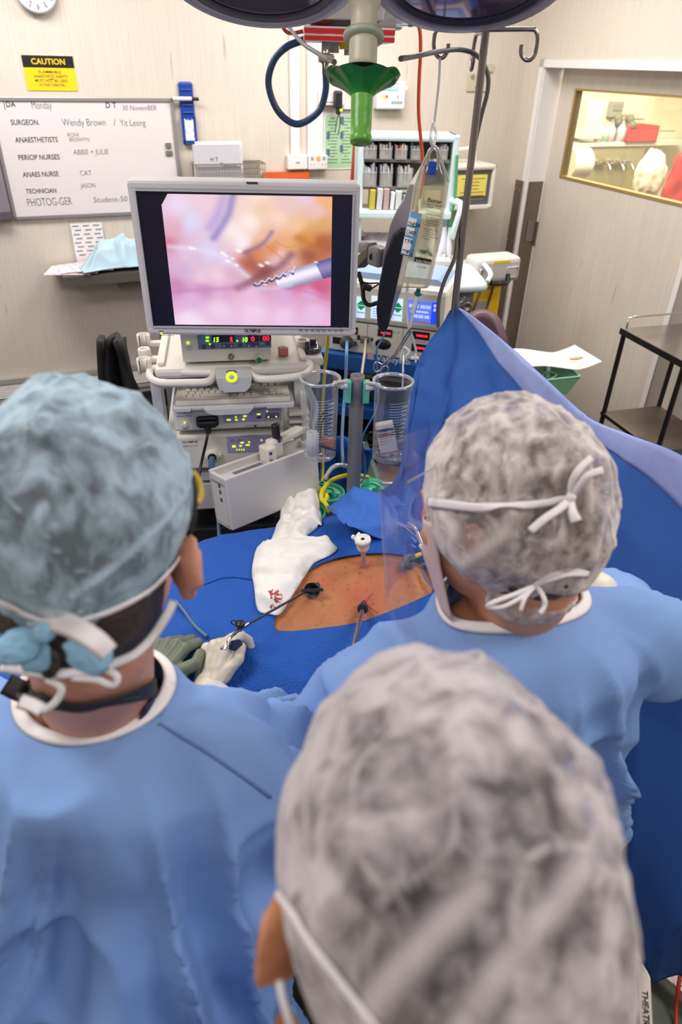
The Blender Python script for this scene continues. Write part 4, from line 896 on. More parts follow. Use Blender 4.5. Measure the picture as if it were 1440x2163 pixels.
import numpy as np
# ============================================================ MAIN MONITOR
MN = Fr(PY(520, 540, 1.86), 3)
tl = MN.at(273, 377); tr = MN.at(768, 390); bl = MN.at(307, 712); br = MN.at(744, 708)
X0 = (tl.x+bl.x)/2; X1 = (tr.x+br.x)/2; Z1 = (tl.z+tr.z)/2; Z0 = (bl.z+br.z)/2
MGREY = mat('monitor_grey', (204, 200, 202), .42)
t = thing('surgical_monitor', 'large grey flat monitor showing the endoscope picture on the tower cart', 'monitor', M=MN.M)
sc = [MN.at(*p, .0) for p in ((290, 401), (752, 413), (730, 690), (320, 691))]
sx0 = (sc[0].x+sc[3].x)/2; sx1 = (sc[1].x+sc[2].x)/2; sz1 = (sc[0].z+sc[1].z)/2; sz0 = (sc[2].z+sc[3].z)/2
m = MB(); m.box(X0, X1, .0, .07, sz1, Z1, .008); m.box(X0, X1, .0, .07, Z0, sz0, .008); m.box(X0, sx0, .001, .07, Z0+.01, Z1-.01, .0); m.box(sx1, X1, .001, .07, Z0+.01, Z1-.01, .0); m.box(X0+.02, X1-.02, .03, .09, Z0+.02, Z1-.02, .01)
m.build('housing', MGREY, t)
m = MB(); e = .004
for b in ((sx0-e, sx0, sz0-e, sz1+e), (sx1, sx1+e, sz0-e, sz1+e), (sx0, sx1, sz1, sz1+e), (sx0, sx1, sz0-e, sz0)): m.box(b[0], b[1], -.003, .0, b[2], b[3])
m.build('screen_surround', mat('inner_bezel', (188, 186, 190), .4), t)
MB().box(sx0, sx1, .004, .012, sz0, sz1).build('screen_panel', mat('dark_screen', (22, 20, 38), .25, emit=.12), t)
# endoscope picture (an emitting display)
pl = [MN.at(*p, .003) for p in ((345, 404), (708, 414), (692, 688), (364, 688))]
px0 = (pl[0].x+pl[3].x)/2; px1 = (pl[1].x+pl[2].x)/2; pz1 = sz1-.006; pz0 = sz0+.004
CP = [(0,0,238,190,220),(.1,.08,238,218,242),(.16,.2,224,218,248),(.05,.25,228,176,196),(.03,.35,214,130,150),(.25,.05,240,208,218),(.3,.15,226,198,228),(.47,.08,248,216,206),(.55,0,250,225,205),(.6,.1,245,205,180),(.42,.25,252,234,234),(.45,.33,254,238,242),(.52,.2,255,238,228),(.6,.3,240,190,160),(.68,.15,250,215,200),(.75,.05,236,200,200),(.85,.02,236,206,226),(.97,.03,245,180,120),(.9,.12,240,196,190),(.78,.2,245,200,150),(.95,.2,226,170,110),(.85,.3,228,152,74),(.95,.35,176,96,54),(.75,.35,236,172,112),(.65,.4,226,142,84),(.7,.45,246,202,192),(.55,.42,216,132,84),(.5,.5,186,98,78),(.58,.55,158,82,78),(.65,.5,236,190,200),(.85,.42,164,92,62),(.1,.42,226,196,226),(.25,.42,222,212,246),(.35,.5,226,202,236),(.1,.55,216,178,216),(.2,.6,236,202,218),(.3,.6,240,206,218),(.4,.6,226,178,198),(.05,.7,202,136,184),(.2,.7,208,146,194),(.35,.72,226,168,208),(.5,.75,236,192,226),(.1,.8,226,178,222),(.3,.85,240,208,236),(.5,.9,242,208,236),(.7,.9,240,202,236),(.7,.75,222,172,216),(.85,.75,226,172,212),(.8,.66,222,96,134),(.92,.66,208,94,134),(.9,.9,236,192,230),(.1,.97,246,226,242),(.15,.5,224,190,222)]
nu, nv = 240, 190
U, Vv = np.meshgrid(np.linspace(0, 1, nu+1), np.linspace(0, 1, nv+1)); Vt = 1-Vv
cp = np.array(CP, float); num = np.zeros(U.shape+(3,)); den = np.zeros(U.shape)
wx = U+.012*np.sin(Vt*21+U*9); wy = Vt+.012*np.sin(U*17-Vt*8)
for c in cp:
    d2 = (wx-c[0])**2+((wy-c[1])*.85)**2+.0006; wgt = 1/d2**1.5; num += wgt[..., None]*c[2:]; den += wgt
img = num/den[..., None]
def stroke(pts, col, wd, a=1., sharp=2.):
    global img
    P = [np.array((p.x, p.y)) for p in catmull([(q[0], q[1], 0) for q in pts], 8)]; best = np.full(U.shape, 9.)
    for p, q in zip(P[:-1], P[1:]):
        d = q-p; L2_ = d@d+1e-9; tt = np.clip(((U-p[0])*d[0]+(Vt-p[1])*d[1])/L2_, 0, 1)
        best = np.minimum(best, np.hypot(U-p[0]-tt*d[0], Vt-p[1]-tt*d[1]))
    k = a*np.exp(-(best/wd)**sharp)[..., None]; img = img*(1-k)+np.array(col)*k
stroke([(.42, 0), (.38, .15), (.29, .31)], (124, 110, 196), .026, .6)
stroke([(.36, .02), (.33, .12), (.27, .24)], (170, 150, 215), .03, .5)
stroke([(.64, .26), (.58, .35), (.47, .42)], (140, 100, 160), .016, .6)
stroke([(.75, .43), (.68, .52), (.58, .57), (.50, .64), (.42, .69)], (120, 70, 84), .03, .6)
stroke([(.49, .42), (.53, .52), (.6, .54)], (160, 90, 80), .026, .5)
stroke([(0, .73), (.2, .71), (.45, .69)], (196, 134, 186), .018, .5)
stroke([(.02, .38), (.2, .40), (.34, .46), (.48, .6)], (232, 226, 252), .02, .6)
stroke([(.6, .36), (.66, .42), (.74, .5)], (200, 130, 120), .006, .6); stroke([(.66, .33), (.72, .37), (.8, .36)], (205, 140, 100), .006, .5)
stroke([(.7, .69), (.85, .72), (1, .78)], (200, 130, 190), .012, .6)
stroke([(.8, .3), (.9, .36), (1, .3)], (180, 110, 50), .03, .5)
# the instrument
sh_a = np.array((.66, .655)); sh_b = np.array((1.05, .50)); d = sh_b-sh_a; L_ = np.hypot(*d); d /= L_
al = (U-sh_a[0])*d[0]+(Vt-sh_a[1])*d[1]; pe = -(U-sh_a[0])*d[1]+(Vt-sh_a[1])*d[0]
hw_ = .070*np.clip(al/.06+.25, .2, 1); ins = (al > 0) & (np.abs(pe) < hw_)
q = pe/.070; shade = 205+50*np.exp(-((q+.15)/.45)**2)-95*np.clip(q-.35, 0, 1)**1.0-70*np.clip(-q-.45, 0, 1)
met = np.stack([shade-4, shade-10, shade+16], -1)
dk = (al > .285)[..., None]; met = np.where(dk, met*.55+np.array((10, 4, 40)), met); img = np.where(ins[..., None], np.clip(met, 40, 255), img)
zz = [(.52+.022*i, .675-.010*i+(.010 if i % 2 else -.010)) for i in range(12)]
stroke(zz, (86, 70, 110), .010, .95, 4); stroke([(p[0]+.003, p[1]-.012) for p in zz], (236, 232, 250), .005, .9, 4)
stroke([(.54, .695), (.64, .69), (.74, .665)], (214, 204, 228), .018, .7); stroke([(.72, .60), (.755, .56), (.775, .52)], (240, 236, 255), .004, .9)
for (u, v, r_) in ((.33, .42, .01), (.35, .44, .008), (.36, .48, .009), (.41, .51, .008), (.14, .385, .008), (.16, .39, .006), (.43, .40, .012), (.56, .51, .012), (.6, .49, .01), (.39, .46, .006), (.58, .66, .006), (.9, .48, .006)):
    stroke([(u, v), (u+.012, v+.006)], (255, 255, 255), r_, .95)
lin = np.where(img/255 <= .04045, img/255/12.92, ((img/255+.055)/1.055)**2.4)
m = MB(); m.grid(lambda u, v: V3((px0+(px1-px0)*u, .002, pz0+(pz1-pz0)*v)), nu, nv, False)
fo = [f for f in m.f]
kp = []
for f in fo:   # cut top left corner
    c = m.v[f[0]]; u = (c.x-px0)/(px1-px0); v = (c.z-pz0)/(pz1-pz0); kp.append(not (u*1.0+(1-v)*.55 < .042))
m.f = [f for f, k in zip(fo, kp) if k]; m.mi = [0]*len(m.f); m.sm = [False]*len(m.f)
o = m.build('screen_picture', vcol_mat('endoscope_picture', emit=1.0, rough=.3), t)
ca = o.data.color_attributes.new('Col', 'FLOAT_COLOR', 'POINT'); arr = np.ones(((nu+1)*(nv+1), 4), np.float32); arr[:, :3] = lin.reshape(-1, 3)
ca.data.foreach_set('color', arr.ravel())
m = MB(); q = MN.at(533, 698); m.text('OLYMPUS', q.x, q.z-.005, .0125, y=-.001, align='c', off=.03, wid=.045); m.text('OEV261H', q.x, q.z-.015, .006, y=-.001, align='c'); m.build('maker_lettering', INK, t)
m = MB(); m2 = MB()
for i in range(8):
    q = MN.at(635+i*12.2, 696); m.tube([(q.x+.0055*math.cos(a), -.001, q.z+.0055*math.sin(a)) for a in [2*math.pi*k/(4 if i < 3 or i == 5 else 12)+.785 for k in range(4 if i < 3 or i == 5 else 12)]], .0006, n=4, closed=True, smooth=False); m.box(q.x-.002, q.x+.002, -.0012, 0, q.z-.001, q.z+.001); m.box(q.x-.004, q.x+.004, -.0012, 0, q.z+.009, q.z+.0105)
m.build('button_symbols', INK, t)
q = MN.at(341, 705); m = MB(); m.box(q.x-.002, q.x+.002, -.002, 0, q.z-.001, q.z+.003); m.build('power_light', mat('green_led', (190, 240, 30), .4, emit=2.), t)
m = MB(); m.box(q.x-.006, q.x+.006, -.0012, 0, q.z+.007, q.z+.0085); m.box(q.x, q.x+.035, -.0012, 0, q.z-.005, q.z-.0042); q = MN.at(532, 386); m.box(q.x-.014, q.x+.014, -.0015, 0, q.z-.002, q.z+.002); m.build('slot_mark', INK, t)
m = MB(); m.box((X0+X1)/2-.08, (X0+X1)/2+.08, .09, .14, (Z0+Z1)/2-.1, (Z0+Z1)/2+.1, .01); m.bar(((X0+X1)/2, .13, (Z0+Z1)/2), ((X0+X1)/2, .26, Z0+.02), .08, .05, .01); m.build('mount_arm', MGREY, t)

# ============================================================ TOWER CART
CF = Fr(PY(490, 880, 1.95), 9.5); COZ = CF.o.z
def cp_(px, py, y=0.): return CF.at(px, py, y)
CW = mat('cart_white', (226, 221, 210), .4)
CG = mat('cart_grey', (196, 196, 198), .42)
PUR_P = mat('lavender_panel', (164, 160, 204), .45)
LED = mat('led_yellow_green', (214, 240, 40), .4, emit=1.4)
t = thing('tower_cart', 'tall white endoscopy tower cart with twin loop handles under the monitor', 'cart', M=CF.M)
hz = cp_(490, 790, -.05).z                  # handle height
dk = hz+.012                                # deck surface
dx0 = cp_(325, 770, 0).x; dx1 = cp_(655, 770, 0).x
m = MB(); m.box(dx0, dx1, -.02, .46, dk-.035, dk, .012); m.box(dx0+.01, dx0+.03, -.0, .46, dk, dk+.012, .004); m.box(dx1-.03, dx1-.01, 0, .46, dk, dk+.012, .004); m.build('deck', CW, t)
for s_, pts in ((0, ((452, 786), (440, 803), (400, 806), (340, 806), (318, 796), (316, 783), (322, 776), (345, 780), (400, 784), (440, 784))), (1, ((528, 784), (545, 797), (590, 797), (640, 790), (655, 775), (650, 762), (635, 758), (600, 765), (560, 772), (530, 776)))):
    P_ = [CF.zat(x, y, hz) for x, y in pts]
    m = MB(); m.tube([(p.x, p.y, hz-.004) for p in P_], .0115, n=12, closed=True, k=5); m.build('handle', CW, t)
a = [CF.zat(x, y, hz) for x, y in ((456, 787), (530, 783))]
m = MB(); w0 = a[0].x; w1 = a[1].x; m.prism([(w0, hz+.008), (w1, hz+.008), (w1-.006, hz-.022), (w1-.022, hz-.036), (w0+.022, hz-.036), (w0+.006, hz-.022)], -.1, -.0, M=None); m.build('console_plate', CG, t)
q = cp_(489, 796, -.101); m = MB(); m.lathe([(.0095, .003), (.016, .003), (.016, 0), (.0095, 0)], c=(q.x, -.101, q.z), M=RX, n=28); m.build('power_ring', mat('ring_green', (190, 245, 20), .4, emit=1.8), t)
m = MB(); m.lathe([(0, .002), (.0085, .002), (.0095, 0)], c=(q.x, -.101, q.z), M=RX, n=20); m.build('power_button', CG, t)
m = MB(); m.tube([(q.x-.009+.013*math.cos(k), -.06, dk+.001) if False else (q.x+.014*math.cos(k*math.pi/6), -.055+.009*math.sin(k*math.pi/6), hz+.0095) for k in range(12)], .0012, n=4, closed=True, smooth=False); m.text('o', q.x-.004, hz+.0, .001); m.build('deck_logo', INK, t)
# posts, shelves
pxl = cp_(322, 850).x
for x in (pxl, cp_(622, 850).x-.0):
    MB().box(x, x+.032, .0, .06, .13-COZ, dk-.03, .004).build('post', CG, t)
MB().box(pxl, cp_(622, 850).x+.03, .42, .46, .13-COZ, dk-.03).build('back_panel', mat('cart_shadow_grey', (120, 120, 122), .5), t)
zkb = cp_(490, 848, -.06).z
x0, x1 = cp_(366, 845, -.05).x, cp_(617, 838, -.05).x
m = MB(); m.box(x0-.004, x1+.004, -.08, .24, zkb-.016, zkb-.004, .003); m.prism([(x0+.09, zkb-.006), (x1-.12, zkb-.006), (x1-.135, zkb-.022), (x1-.14, zkb-.024), (x0+.12, zkb-.024), (x0+.1, zkb-.018)], -.1, -.078); m.box(x0+.0, x0+.05, -.09, -.078, zkb-.014, zkb-.004); m.box(x1-.08, x1, -.09, -.078, zkb-.014, zkb-.004); m.build('keyboard_tray', CG, t)
for zc in (cp_(490, 910).z, cp_(490, 990).z, ):
    MB().box(pxl+.03, cp_(622, 850).x, .0, .42, zc-.012, zc, .002).build('shelf', CG, t)
zd1 = cp_(520, 1012).z; zd2 = cp_(520, 1068).z
m = MB(); m.box(pxl+.03, cp_(622, 850).x, -.01, .4, zd2, zd1, .006); m.build('drawer', mat('drawer_white', (206, 202, 204), .42), t)
m = MB(); m.box(pxl-.01, cp_(622, 850).x+.04, -.02, .46, .10-COZ, .17-COZ, .01); m.build('base', CG, t)
m = MB()
for x in (pxl+.03, cp_(622, 850).x):
    for y in (.02, .42): m.cyl((x-.015, y, .05-COZ), (x+.015, y, .05-COZ), .048, n=14)
m.build('castor', RUBBER, t)
MB().box(pxl+.03, cp_(622, 850).x, .02, .4, .17-COZ, zd2-.1, .003).build('lower_unit', mat('cart_dark_unit', (34, 34, 38), .6), t)
# clip holders at the left rear
for (px, py, sx, dz) in ((302, 706, 1, .0), (304, 738, 1, -.0), (303, 757, 1, -.0)):
    p = CF.zat(px, py, dk+.02); m = MB()
    m.lathe([(.017, -.05), (.021, -.045), (.021, .0), (.0165, .0), (.0165, -.045)], c=(p.x, p.y, p.z), n=20, a0=R(-60), a1=R(230)) if py != 738 else m.lathe([(.0, -.045), (.0195, -.045), (.0195, .0), (.016, .004), (.012, .0), (.011, -.01), (0, -.01)], c=(p.x, p.y, p.z), n=20)
    m.box(p.x+.012, dx0+.02, p.y-.012, p.y+.012, dk-.02, dk-.004, .003); m.build('scope_holder', CW, t)
p = CF.zat(650, 728, dk+.01); m = MB(); m.box(dx1-.02, p.x+.04, p.y-.09, p.y+.08, dk-.03, dk-.0, .01); m.box(p.x-.03, p.x+.03, p.y-.10, p.y-.02, dk-.09, dk-.02, .015); m.build('side_tray', CW, t)
p = CF.zat(640, 719, dk+.03); m = MB(); m.lathe([(.016, -.03), (.021, -.03), (.021, .002), (.016, .002), (.015, -.03)], c=p, n=20); m.build('scope_holder', CW, t)
p2 = CF.zat(655, 733, dk+.012)
m = MB(); m.lathe([(.034, -.012), (.036, 0), (.030, 0), (.028, -.010), (0, -.010)], c=p2, n=24); m.box(p2.x-.018, p2.x-.006, p2.y-.02, p2.y-.017, p2.z, p2.z+.024); m.box(p2.x+.0, p2.x+.02, p2.y+.01, p2.y+.014, p2.z, p2.z+.02); m.build('smoked_dish', clear('smoked_plastic', (90, 90, 96), .55, .12, edge=.4), t)
p = CF.zat(598, 744, dk+.01)
t3 = thing('tape_roll', 'salmon pink roll of tape standing on the cart deck', 'tape', M=CF.M @ Matrix.Translation((p.x, p.y, dk+.001)))
MB().lathe([(.006, 0), (.0155, 0), (.016, .024), (.007, .024), (.006, 0)], n=22).build('tape', mat('salmon_tape', (224, 138, 116), .6), t3); MB().lathe([(.004, .0245), (.009, .0248)], n=18).build('core', GREYP, t3)
# --- insufflator on the deck
IY = CF.zat(480, 769, dk).y; ix0 = cp_(387, 772, IY).x; ix1 = cp_(573, 762, IY).x; izt = dk+.125
t2 = thing('insufflator', 'white gas insufflator with red and green digits directly under the monitor', 'medical device', M=CF.M @ Matrix.Translation((0, 0, dk+.004)))
m = MB(); m.box(ix0, ix1, IY, IY+.34, .004, .115, .005); m.build('device_body', CW, t2)
for x in (ix0+.03, ix1-.03):
    for y in (IY+.04, IY+.3): MB().cyl((x, y, 0), (x, y, .005), .01).build('foot', RUBBER, t2)
IF = Fr(t2.matrix_world.translation if False else (CF.M @ V3((0, 0, dk+.004))), 9.5)
def ip(px, py): return IF.at(px, py, IY)
a = ip(419, 738); b = ip(572, 710); m = MB(); m.box(a.x, b.x, IY-.003, IY, a.z, .112, .001); m.build('blue_panel', mat('slate_blue_panel', (112, 126, 158), .45), t2)
m = MB(); 
for (pa, pb) in (((464, 722), (495, 709)), ((524, 721), (546, 708)), ((549, 719), (572, 707)), ((448, 722), (463, 711))): a = ip(*pa); b = ip(*pb); m.box(a.x, b.x, IY-.0045, IY-.003, a.z, b.z+.004)
m.build('digit_window', BLACK, t2)
m = MB()
for (s_, px, py, w_) in (('15', 451, 721, 12), ('10', 512, 721, 11)): a = ip(px, py); b = ip(px+w_, py); m.text(s_, a.x, a.z, .019, y=IY-.0052, wid=b.x-a.x, shear=.15, off=.03)
for px in (438, 438): 
    for py in (713, 720): a = ip(px, py); m.box(a.x-.004, a.x+.004, IY-.0055, IY-.003, a.z, a.z+.003)
a = ip(501, 719); m.box(a.x-.002, a.x+.002, IY-.0055, IY-.003, a.z-.002, a.z+.002); a = ip(443, 726); m.box(a.x-.002, a.x+.002, IY-.0055, IY-.003, a.z-.002, a.z+.002)
a = ip(397, 724); m.lathe([(0, .004), (.004, .003), (.004, 0)], c=(a.x, IY, a.z), M=RX, n=12)
m.build('green_digits', mat('led_green', (170, 255, 40), .4, emit=1.6), t2)
m = MB()
for (s_, px, py, w_) in (('1', 486, 720, 5), ('0', 530, 719, 8), ('00', 554, 718, 15)): a = ip(px, py); b = ip(px+w_, py); m.text(s_, a.x, a.z, .019, y=IY-.0052, wid=b.x-a.x, off=.03)
m.build('red_digits', mat('led_red', (255, 30, 50), .4, emit=1.6), t2)
m = MB()
for (px, py, w_, h_) in ((431, 732, .012, .011), (449, 731, .012, .011), (481, 730, .034, .010), (507, 728, .013, .011), (533, 727, .034, .010), (565, 725, .012, .010)): a = ip(px, py); m.box(a.x-w_/2, a.x+w_/2, IY-.007, IY-.003, a.z-h_/2, a.z+h_/2, .003)
m.build('push_button', mat('navy_button', (62, 76, 112), .4), t2)
m = MB()
for px, s in ((473, -1), (489, 1), (525, -1), (541, 1)): a = ip(px, 729); m.prism([(a.x-.003, a.z-.002*s), (a.x+.003, a.z-.002*s), (a.x, a.z+.003*s)], IY-.0085, IY-.007)
m.text('CO2 INSUFFLATOR', ip(470, 741).x, ip(470, 741).z, .0055, y=IY-.0015); m.text('TO PATIENT', ip(535, 737).x, ip(535, 737).z, .005, y=IY-.0015); m.text('RESET', ip(549, 726).x, ip(549, 726).z, .005, y=IY-.0038)
m.build('panel_print', PAPER, t2)
a = ip(400, 735); m = MB(); m.lathe([(0, .004), (.008, .004), (.009, 0)], c=(a.x, IY, a.z), M=RX @ Matrix.Diagonal((1, .8, 1, 1))); m.build('power_button', CG, t2)
a = ip(488, 753); m = MB(); m.lathe([(0, .012), (.004, .012), (.005, .006), (.008, .006), (.009, 0)], c=(a.x, IY, a.z), M=RX); m.bar((a.x, IY-.01, a.z), (a.x+.004, IY-.014, a.z-.01), .003, .003); m.build('gas_port', STEEL, t2)
a = ip(546, 753); m = MB(); m.lathe([(.009, .03), (.0105, .028), (.011, 0)], c=(a.x, IY, a.z), M=RX); m.build('port_collar', CW, t2); m = MB(); m.lathe([(0, .030), (.009, .0305), (.0095, .026)], c=(a.x, IY, a.z), M=RX)
for k in range(-2, 3): m.box(a.x-.0065, a.x+.0065, IY-.0315, IY-.0305, a.z+.0028*k-.0007, a.z+.0028*k+.0007)
m.build('green_port', mat('port_green', (20, 130, 78), .45), t2)
# --- keyboard
t2 = thing('keyboard', 'pale grey computer keyboard on the slide-out tray of the cart', 'keyboard', M=CF.M @ Matrix.Translation((0, 0, zkb-.004)))
kx0 = x0+.006; kx1 = x1-.006; kd0, kd1 = -.072, .10
TI = Matrix.Rotation(R(4), 4, 'X')
m = MB(); m.box(kx0, kx1, kd0, kd1, 0, .016, .004); m.box(kx0+.012, kx0+(kx1-kx0)*.72, kd0+.018, kd1-.02, .016, .018); m.build('keyboard_case', mat('keyboard_grey', (214, 208, 200), .45), t2)
KEY = mat('key_cap', (204, 198, 190), .5); KD = kx1-kx0
n = 0
for row in range(5):
    y = kd0+.022+.0225*row; off = (.0, .006, .012, .004, 0)[row]
    xs_ = kx0+.016+off; nk = 0
    while xs_ < kx0+KD*.70:
        w_ = .0165
        if row == 0 and nk == 3: w_ = .085
        MB().box(xs_, min(xs_+w_, kx0+KD*.715), y, y+.018, .017, .0225, .002, 1).build('key', KEY, t2); xs_ += w_+.0035; nk += 1; n += 1
for row, cs in ((0, (0, 1, 2)), (1, (1,)), (3, (0, 1, 2)), (4, (0, 1, 2))):
    for c in cs:
        xx = kx0+KD*.76+.021*c; y = kd0+.022+.0225*row; MB().box(xx, xx+.0175, y, y+.018, .017, .0225, .002, 1).build('key', KEY, t2); n += 1
print('keys', n)
# --- video processor
def unit(pa, pb, name, lab, cat):
    a = cp_(*pa, -.03); b = cp_(*pb, -.03)
    return a, b
px_a = cp_(369, 905, -.03); px_b = cp_(600, 900, -.03); zp1 = cp_(490, 861, -.03).z; zp0 = cp_(490, 907, -.03).z
sh = cp_(490, 910).z
t2 = thing('video_processor', 'white video processor with lavender lit panel and black plug', 'medical device', M=CF.M @ Matrix.Translation((0, 0, zp0)))
PF = Fr(CF.M @ V3((0, 0, zp0)), 9.5)
def pp(px, py): return PF.at(px, py, -.03)
m = MB(); m.box(px_a.x, px_b.x, -.03, .38, 0, zp1-zp0, .008); m.build('device_body', CW, t2)
a = pp(473, 893); b = pp(594, 861); m = MB(); m.box(a.x, b.x, -.0325, -.03, a.z, b.z, .001); m.build('lavender_panel', PUR_P, t2)
m = MB()
for (x, y, w_) in ((482, 872, 7), (495, 871, 7), (508, 871, 4), (521, 870, 8), (498, 880, 3), (517, 878, 7), (483, 886, 8), (499, 886, 5), (514, 885, 5), (546, 874, 7), (482, 866, 2), (564, 868, 2), (390, 892, 3)):
    a = pp(x, y); w2 = w_*.0015/2*1.0; m.box(a.x-w2, a.x+w2, -.0345, -.0325, a.z-.0018, a.z+.0018)
a = pp(572, 879)
m.prism([(a.x-.012, a.z), (a.x-.006, a.z+.003), (a.x-.006, a.z-.003)], -.0365, -.035); m.prism([(a.x+.02, a.z), (a.x+.014, a.z+.003), (a.x+.014, a.z-.003)], -.0365, -.035)
m.build('panel_lights', LED, t2)
m = MB(); m.box(a.x-.018, a.x+.026, -.035, -.0325, a.z-.005, a.z+.005, .002); m.build('brightness_rocker', mat('dark_lavender', (92, 90, 130), .4), t2)
m = MB(); a2 = pp(546, 880); m.box(a2.x-.006, a2.x+.008, -.034, -.0325, a2.z-.004, a2.z+.002); q = pp(575, 873); m.box(q.x-.022, q.x+.022, -.0335, -.0325, q.z-.001, q.z+.001); m.text('OLYMPUS', pp(373, 873).x, pp(373, 873).z, .0095, y=-.0305, off=.02, wid=.047); m.text('VISERA II  OTV-S7', pp(373, 881).x, pp(373, 881).z, .006, y=-.0305, shear=.2); m.text('CAMERA CONTROL', pp(505, 862).x, pp(505, 863).z-.002, .0045, y=-.0333); m.build('panel_print', INK, t2)
q = pp(438, 888); m = MB(); m.box(q.x-.034, q.x+.034, -.045, -.03, q.z-.018, q.z+.018, .008); m.box(q.x-.028, q.x+.028, -.06, -.044, q.z-.013, q.z+.010, .006); m.tube([(q.x, -.055, q.z-.01), (q.x, -.06, q.z-.03)], [.013, .009], smooth=False); m.build('camera_plug', BLACK, t2)
q = pp(391, 900); m = MB(); m.lathe([(0, .003), (.010, .003), (.011, 0)], c=(q.x, -.03, q.z), M=RX); m.build('power_button', CG, t2)
q = pp(586, 896); m = MB(); m.lathe([(0, .006), (.006, .006), (.008, 0)], c=(q.x, -.03, q.z), M=RX); m.build('port', STEEL, t2)
q = pp(537, 899); m = MB(); m.box(q.x-.025, q.x+.012, -.032, -.03, q.z-.005, q.z+.005, .002); m.build('usb_flap', CG, t2); m = MB(); m.box(q.x-.0, q.x+.006, -.0335, -.032, q.z-.003, q.z+.003); m.build('usb_slot', BLACK, t2)
# --- light source
zl1 = zp0-.016; zl0 = cp_(490, 988, -.03).z
t2 = thing('light_source', 'white endoscope light source below the video processor', 'medical device', M=CF.M @ Matrix.Translation((0, 0, zl0)))
PF = Fr(CF.M @ V3((0, 0, zl0)), 9.5)
m = MB(); m.box(px_a.x+.0, px_b.x+.0, -.03, .38, 0, zl1-zl0, .008); m.build('device_body', CW, t2)
a = pp(481, 956); b = pp(598, 916); m = MB(); m.box(a.x, b.x, -.0325, -.03, a.z, b.z, .001); m.build('lavender_panel', PUR_P, t2)
m = MB()
for (x, y, w_, h_) in ((494, 942, 7, 4), (511, 934, 7, 2.4), (526, 933, 3, 3), (508, 941, 5, 2.4), (523, 939, 8, 2.4), (500, 949, 2, 2.4), (505, 949, 2, 2.4), (510, 949, 2, 2.4), (515, 949, 2, 2.4), (552, 929, 3, 2.4)):
    a = pp(x, y); m.box(a.x-w_*.00075, a.x+w_*.00075, -.0345, -.0325, a.z-h_*.0008, a.z+h_*.0008)
m.build('panel_lights', LED, t2)
m = MB(); m.text('OLYMPUS', pp(385, 936).x, pp(385, 936).z, .0095, y=-.0305, off=.02, wid=.047); m.text('VISERA II  CLV-S40', pp(385, 944).x, pp(385, 944).z, .006, y=-.0305); m.text('ILLUMINATION MODE', pp(508, 920).x, pp(508, 921).z, .0045, y=-.0333)
for x in (491, 506): q = pp(x, 930); m.tube([(q.x+.006*math.cos(k), -.0333, q.z+.004*math.sin(k)) for k in [i*math.pi/4 for i in range(8)]], .0005, n=4, closed=True, smooth=False)
m.build('panel_print', INK, t2)
q = pp(448, 962); m = MB(); m.lathe([(.013, .014), (.021, .012), (.023, 0)], c=(q.x, -.03, q.z), M=RX); m.box(q.x+.015, q.x+.03, -.04, -.03, q.z-.005, q.z+.008, .003); m.build('light_socket', mat('socket_cream', (216, 208, 190), .4), t2); m = MB(); m.lathe([(0, .012), (.0145, .013)], c=(q.x, -.031, q.z), M=RX); m.build('socket_hole', BLACK, t2)
lsq = CF.M @ V3((q.x, -.045, q.z+zl0))
# extra units behind slab
m = MB(); m.box(px_a.x, px_b.x, -.015, .38, 0, cp_(490, 988).z-cp_(490, 1008).z-.004, .004)
tag(m.build('recorder_unit', mat('recorder_grey', (190, 188, 190), .45), M=CF.M @ Matrix.Translation((0, 0, cp_(490, 1010).z+.003))), 'slim grey recorder unit under the light source, mostly hidden', 'medical device')
# side hooks at the right of the cart
m = MB(); q = cp_(622, 870, -.03)
for dz in (0, -.026, -.055): m.box(q.x-.02, q.x+.045, -.05, .02, q.z+dz-.006, q.z+dz+.006, .004)
m.box(q.x+.02, q.x+.04, -.03, .0, q.z-.08, q.z+.06, .004); m.build('cable_hook', CW, t)
# cables from the units
def cable(name, lb, pts, r, m_, cat='cable', n=8, k=8):
    return tag(MB().tube(pts, r, n=n, k=k).build(name, m_), lb, cat)
cable('camera_cable', 'black camera cable hanging from the video processor', [CF.M @ cp_(438, 903, -.065), PY(437, 925, 1.84), PY(428, 965, 1.83), PY(421, 1000, 1.80), PY(412, 1060, 1.72), PY(408, 1110, 1.64)], .0045, BLACK)
cable('light_cable', 'grey blue light cable hanging from the light source socket', [lsq, lsq+V3((.002, -.03, -.012)), PY(456, 1010, 1.80), PY(459, 1060, 1.76), PY(462, 1118, 1.66), PY(464, 1150, 1.58)], [.009, .010, .006, .0055, .0055, .0055], mat('slate_cable', (70, 104, 142), .4))

# ============================================================ SWING-OUT FLAT PANEL (folded beside the cart)
A0 = PY(470, 1011, 1.64); A1 = PY(664, 940, 1.86); A2 = PY(484, 1120, 1.62)
ex = (A1-A0); Wd = ex.length; ex.normalize(); ez = (A0-A2); ez -= ex*ez.dot(ex); Hd = ez.length; ez.normalize(); ey = ez.cross(ex); 
Ms = Matrix(((ex.x, ey.x, ez.x, A0.x), (ex.y, ey.y, ez.y, A0.y), (ex.z, ey.z, ez.z, A0.z), (0, 0, 0, 1)))
t = thing('folded_display', 'tilted pale grey flat panel on a hinged arm right of the cart', 'panel', M=Ms)
SLB = mat('panel_warm_grey', (206, 202, 200), .4)
m = MB(); m.box(-.0, Wd, -.012, .0, -Hd, .0, .004); m.box(-.0, .012, 0, .075, -Hd, .0, .003); m.box(Wd-.012, Wd, 0, .075, -Hd, 0, .003); m.box(0, Wd, .066, .078, -Hd, .005, .003); m.box(0, Wd, .0, .075, -Hd, -Hd+.012); m.box(0, Wd, 0, .07, -.028, -.018); m.build('panel_shell', SLB, t)
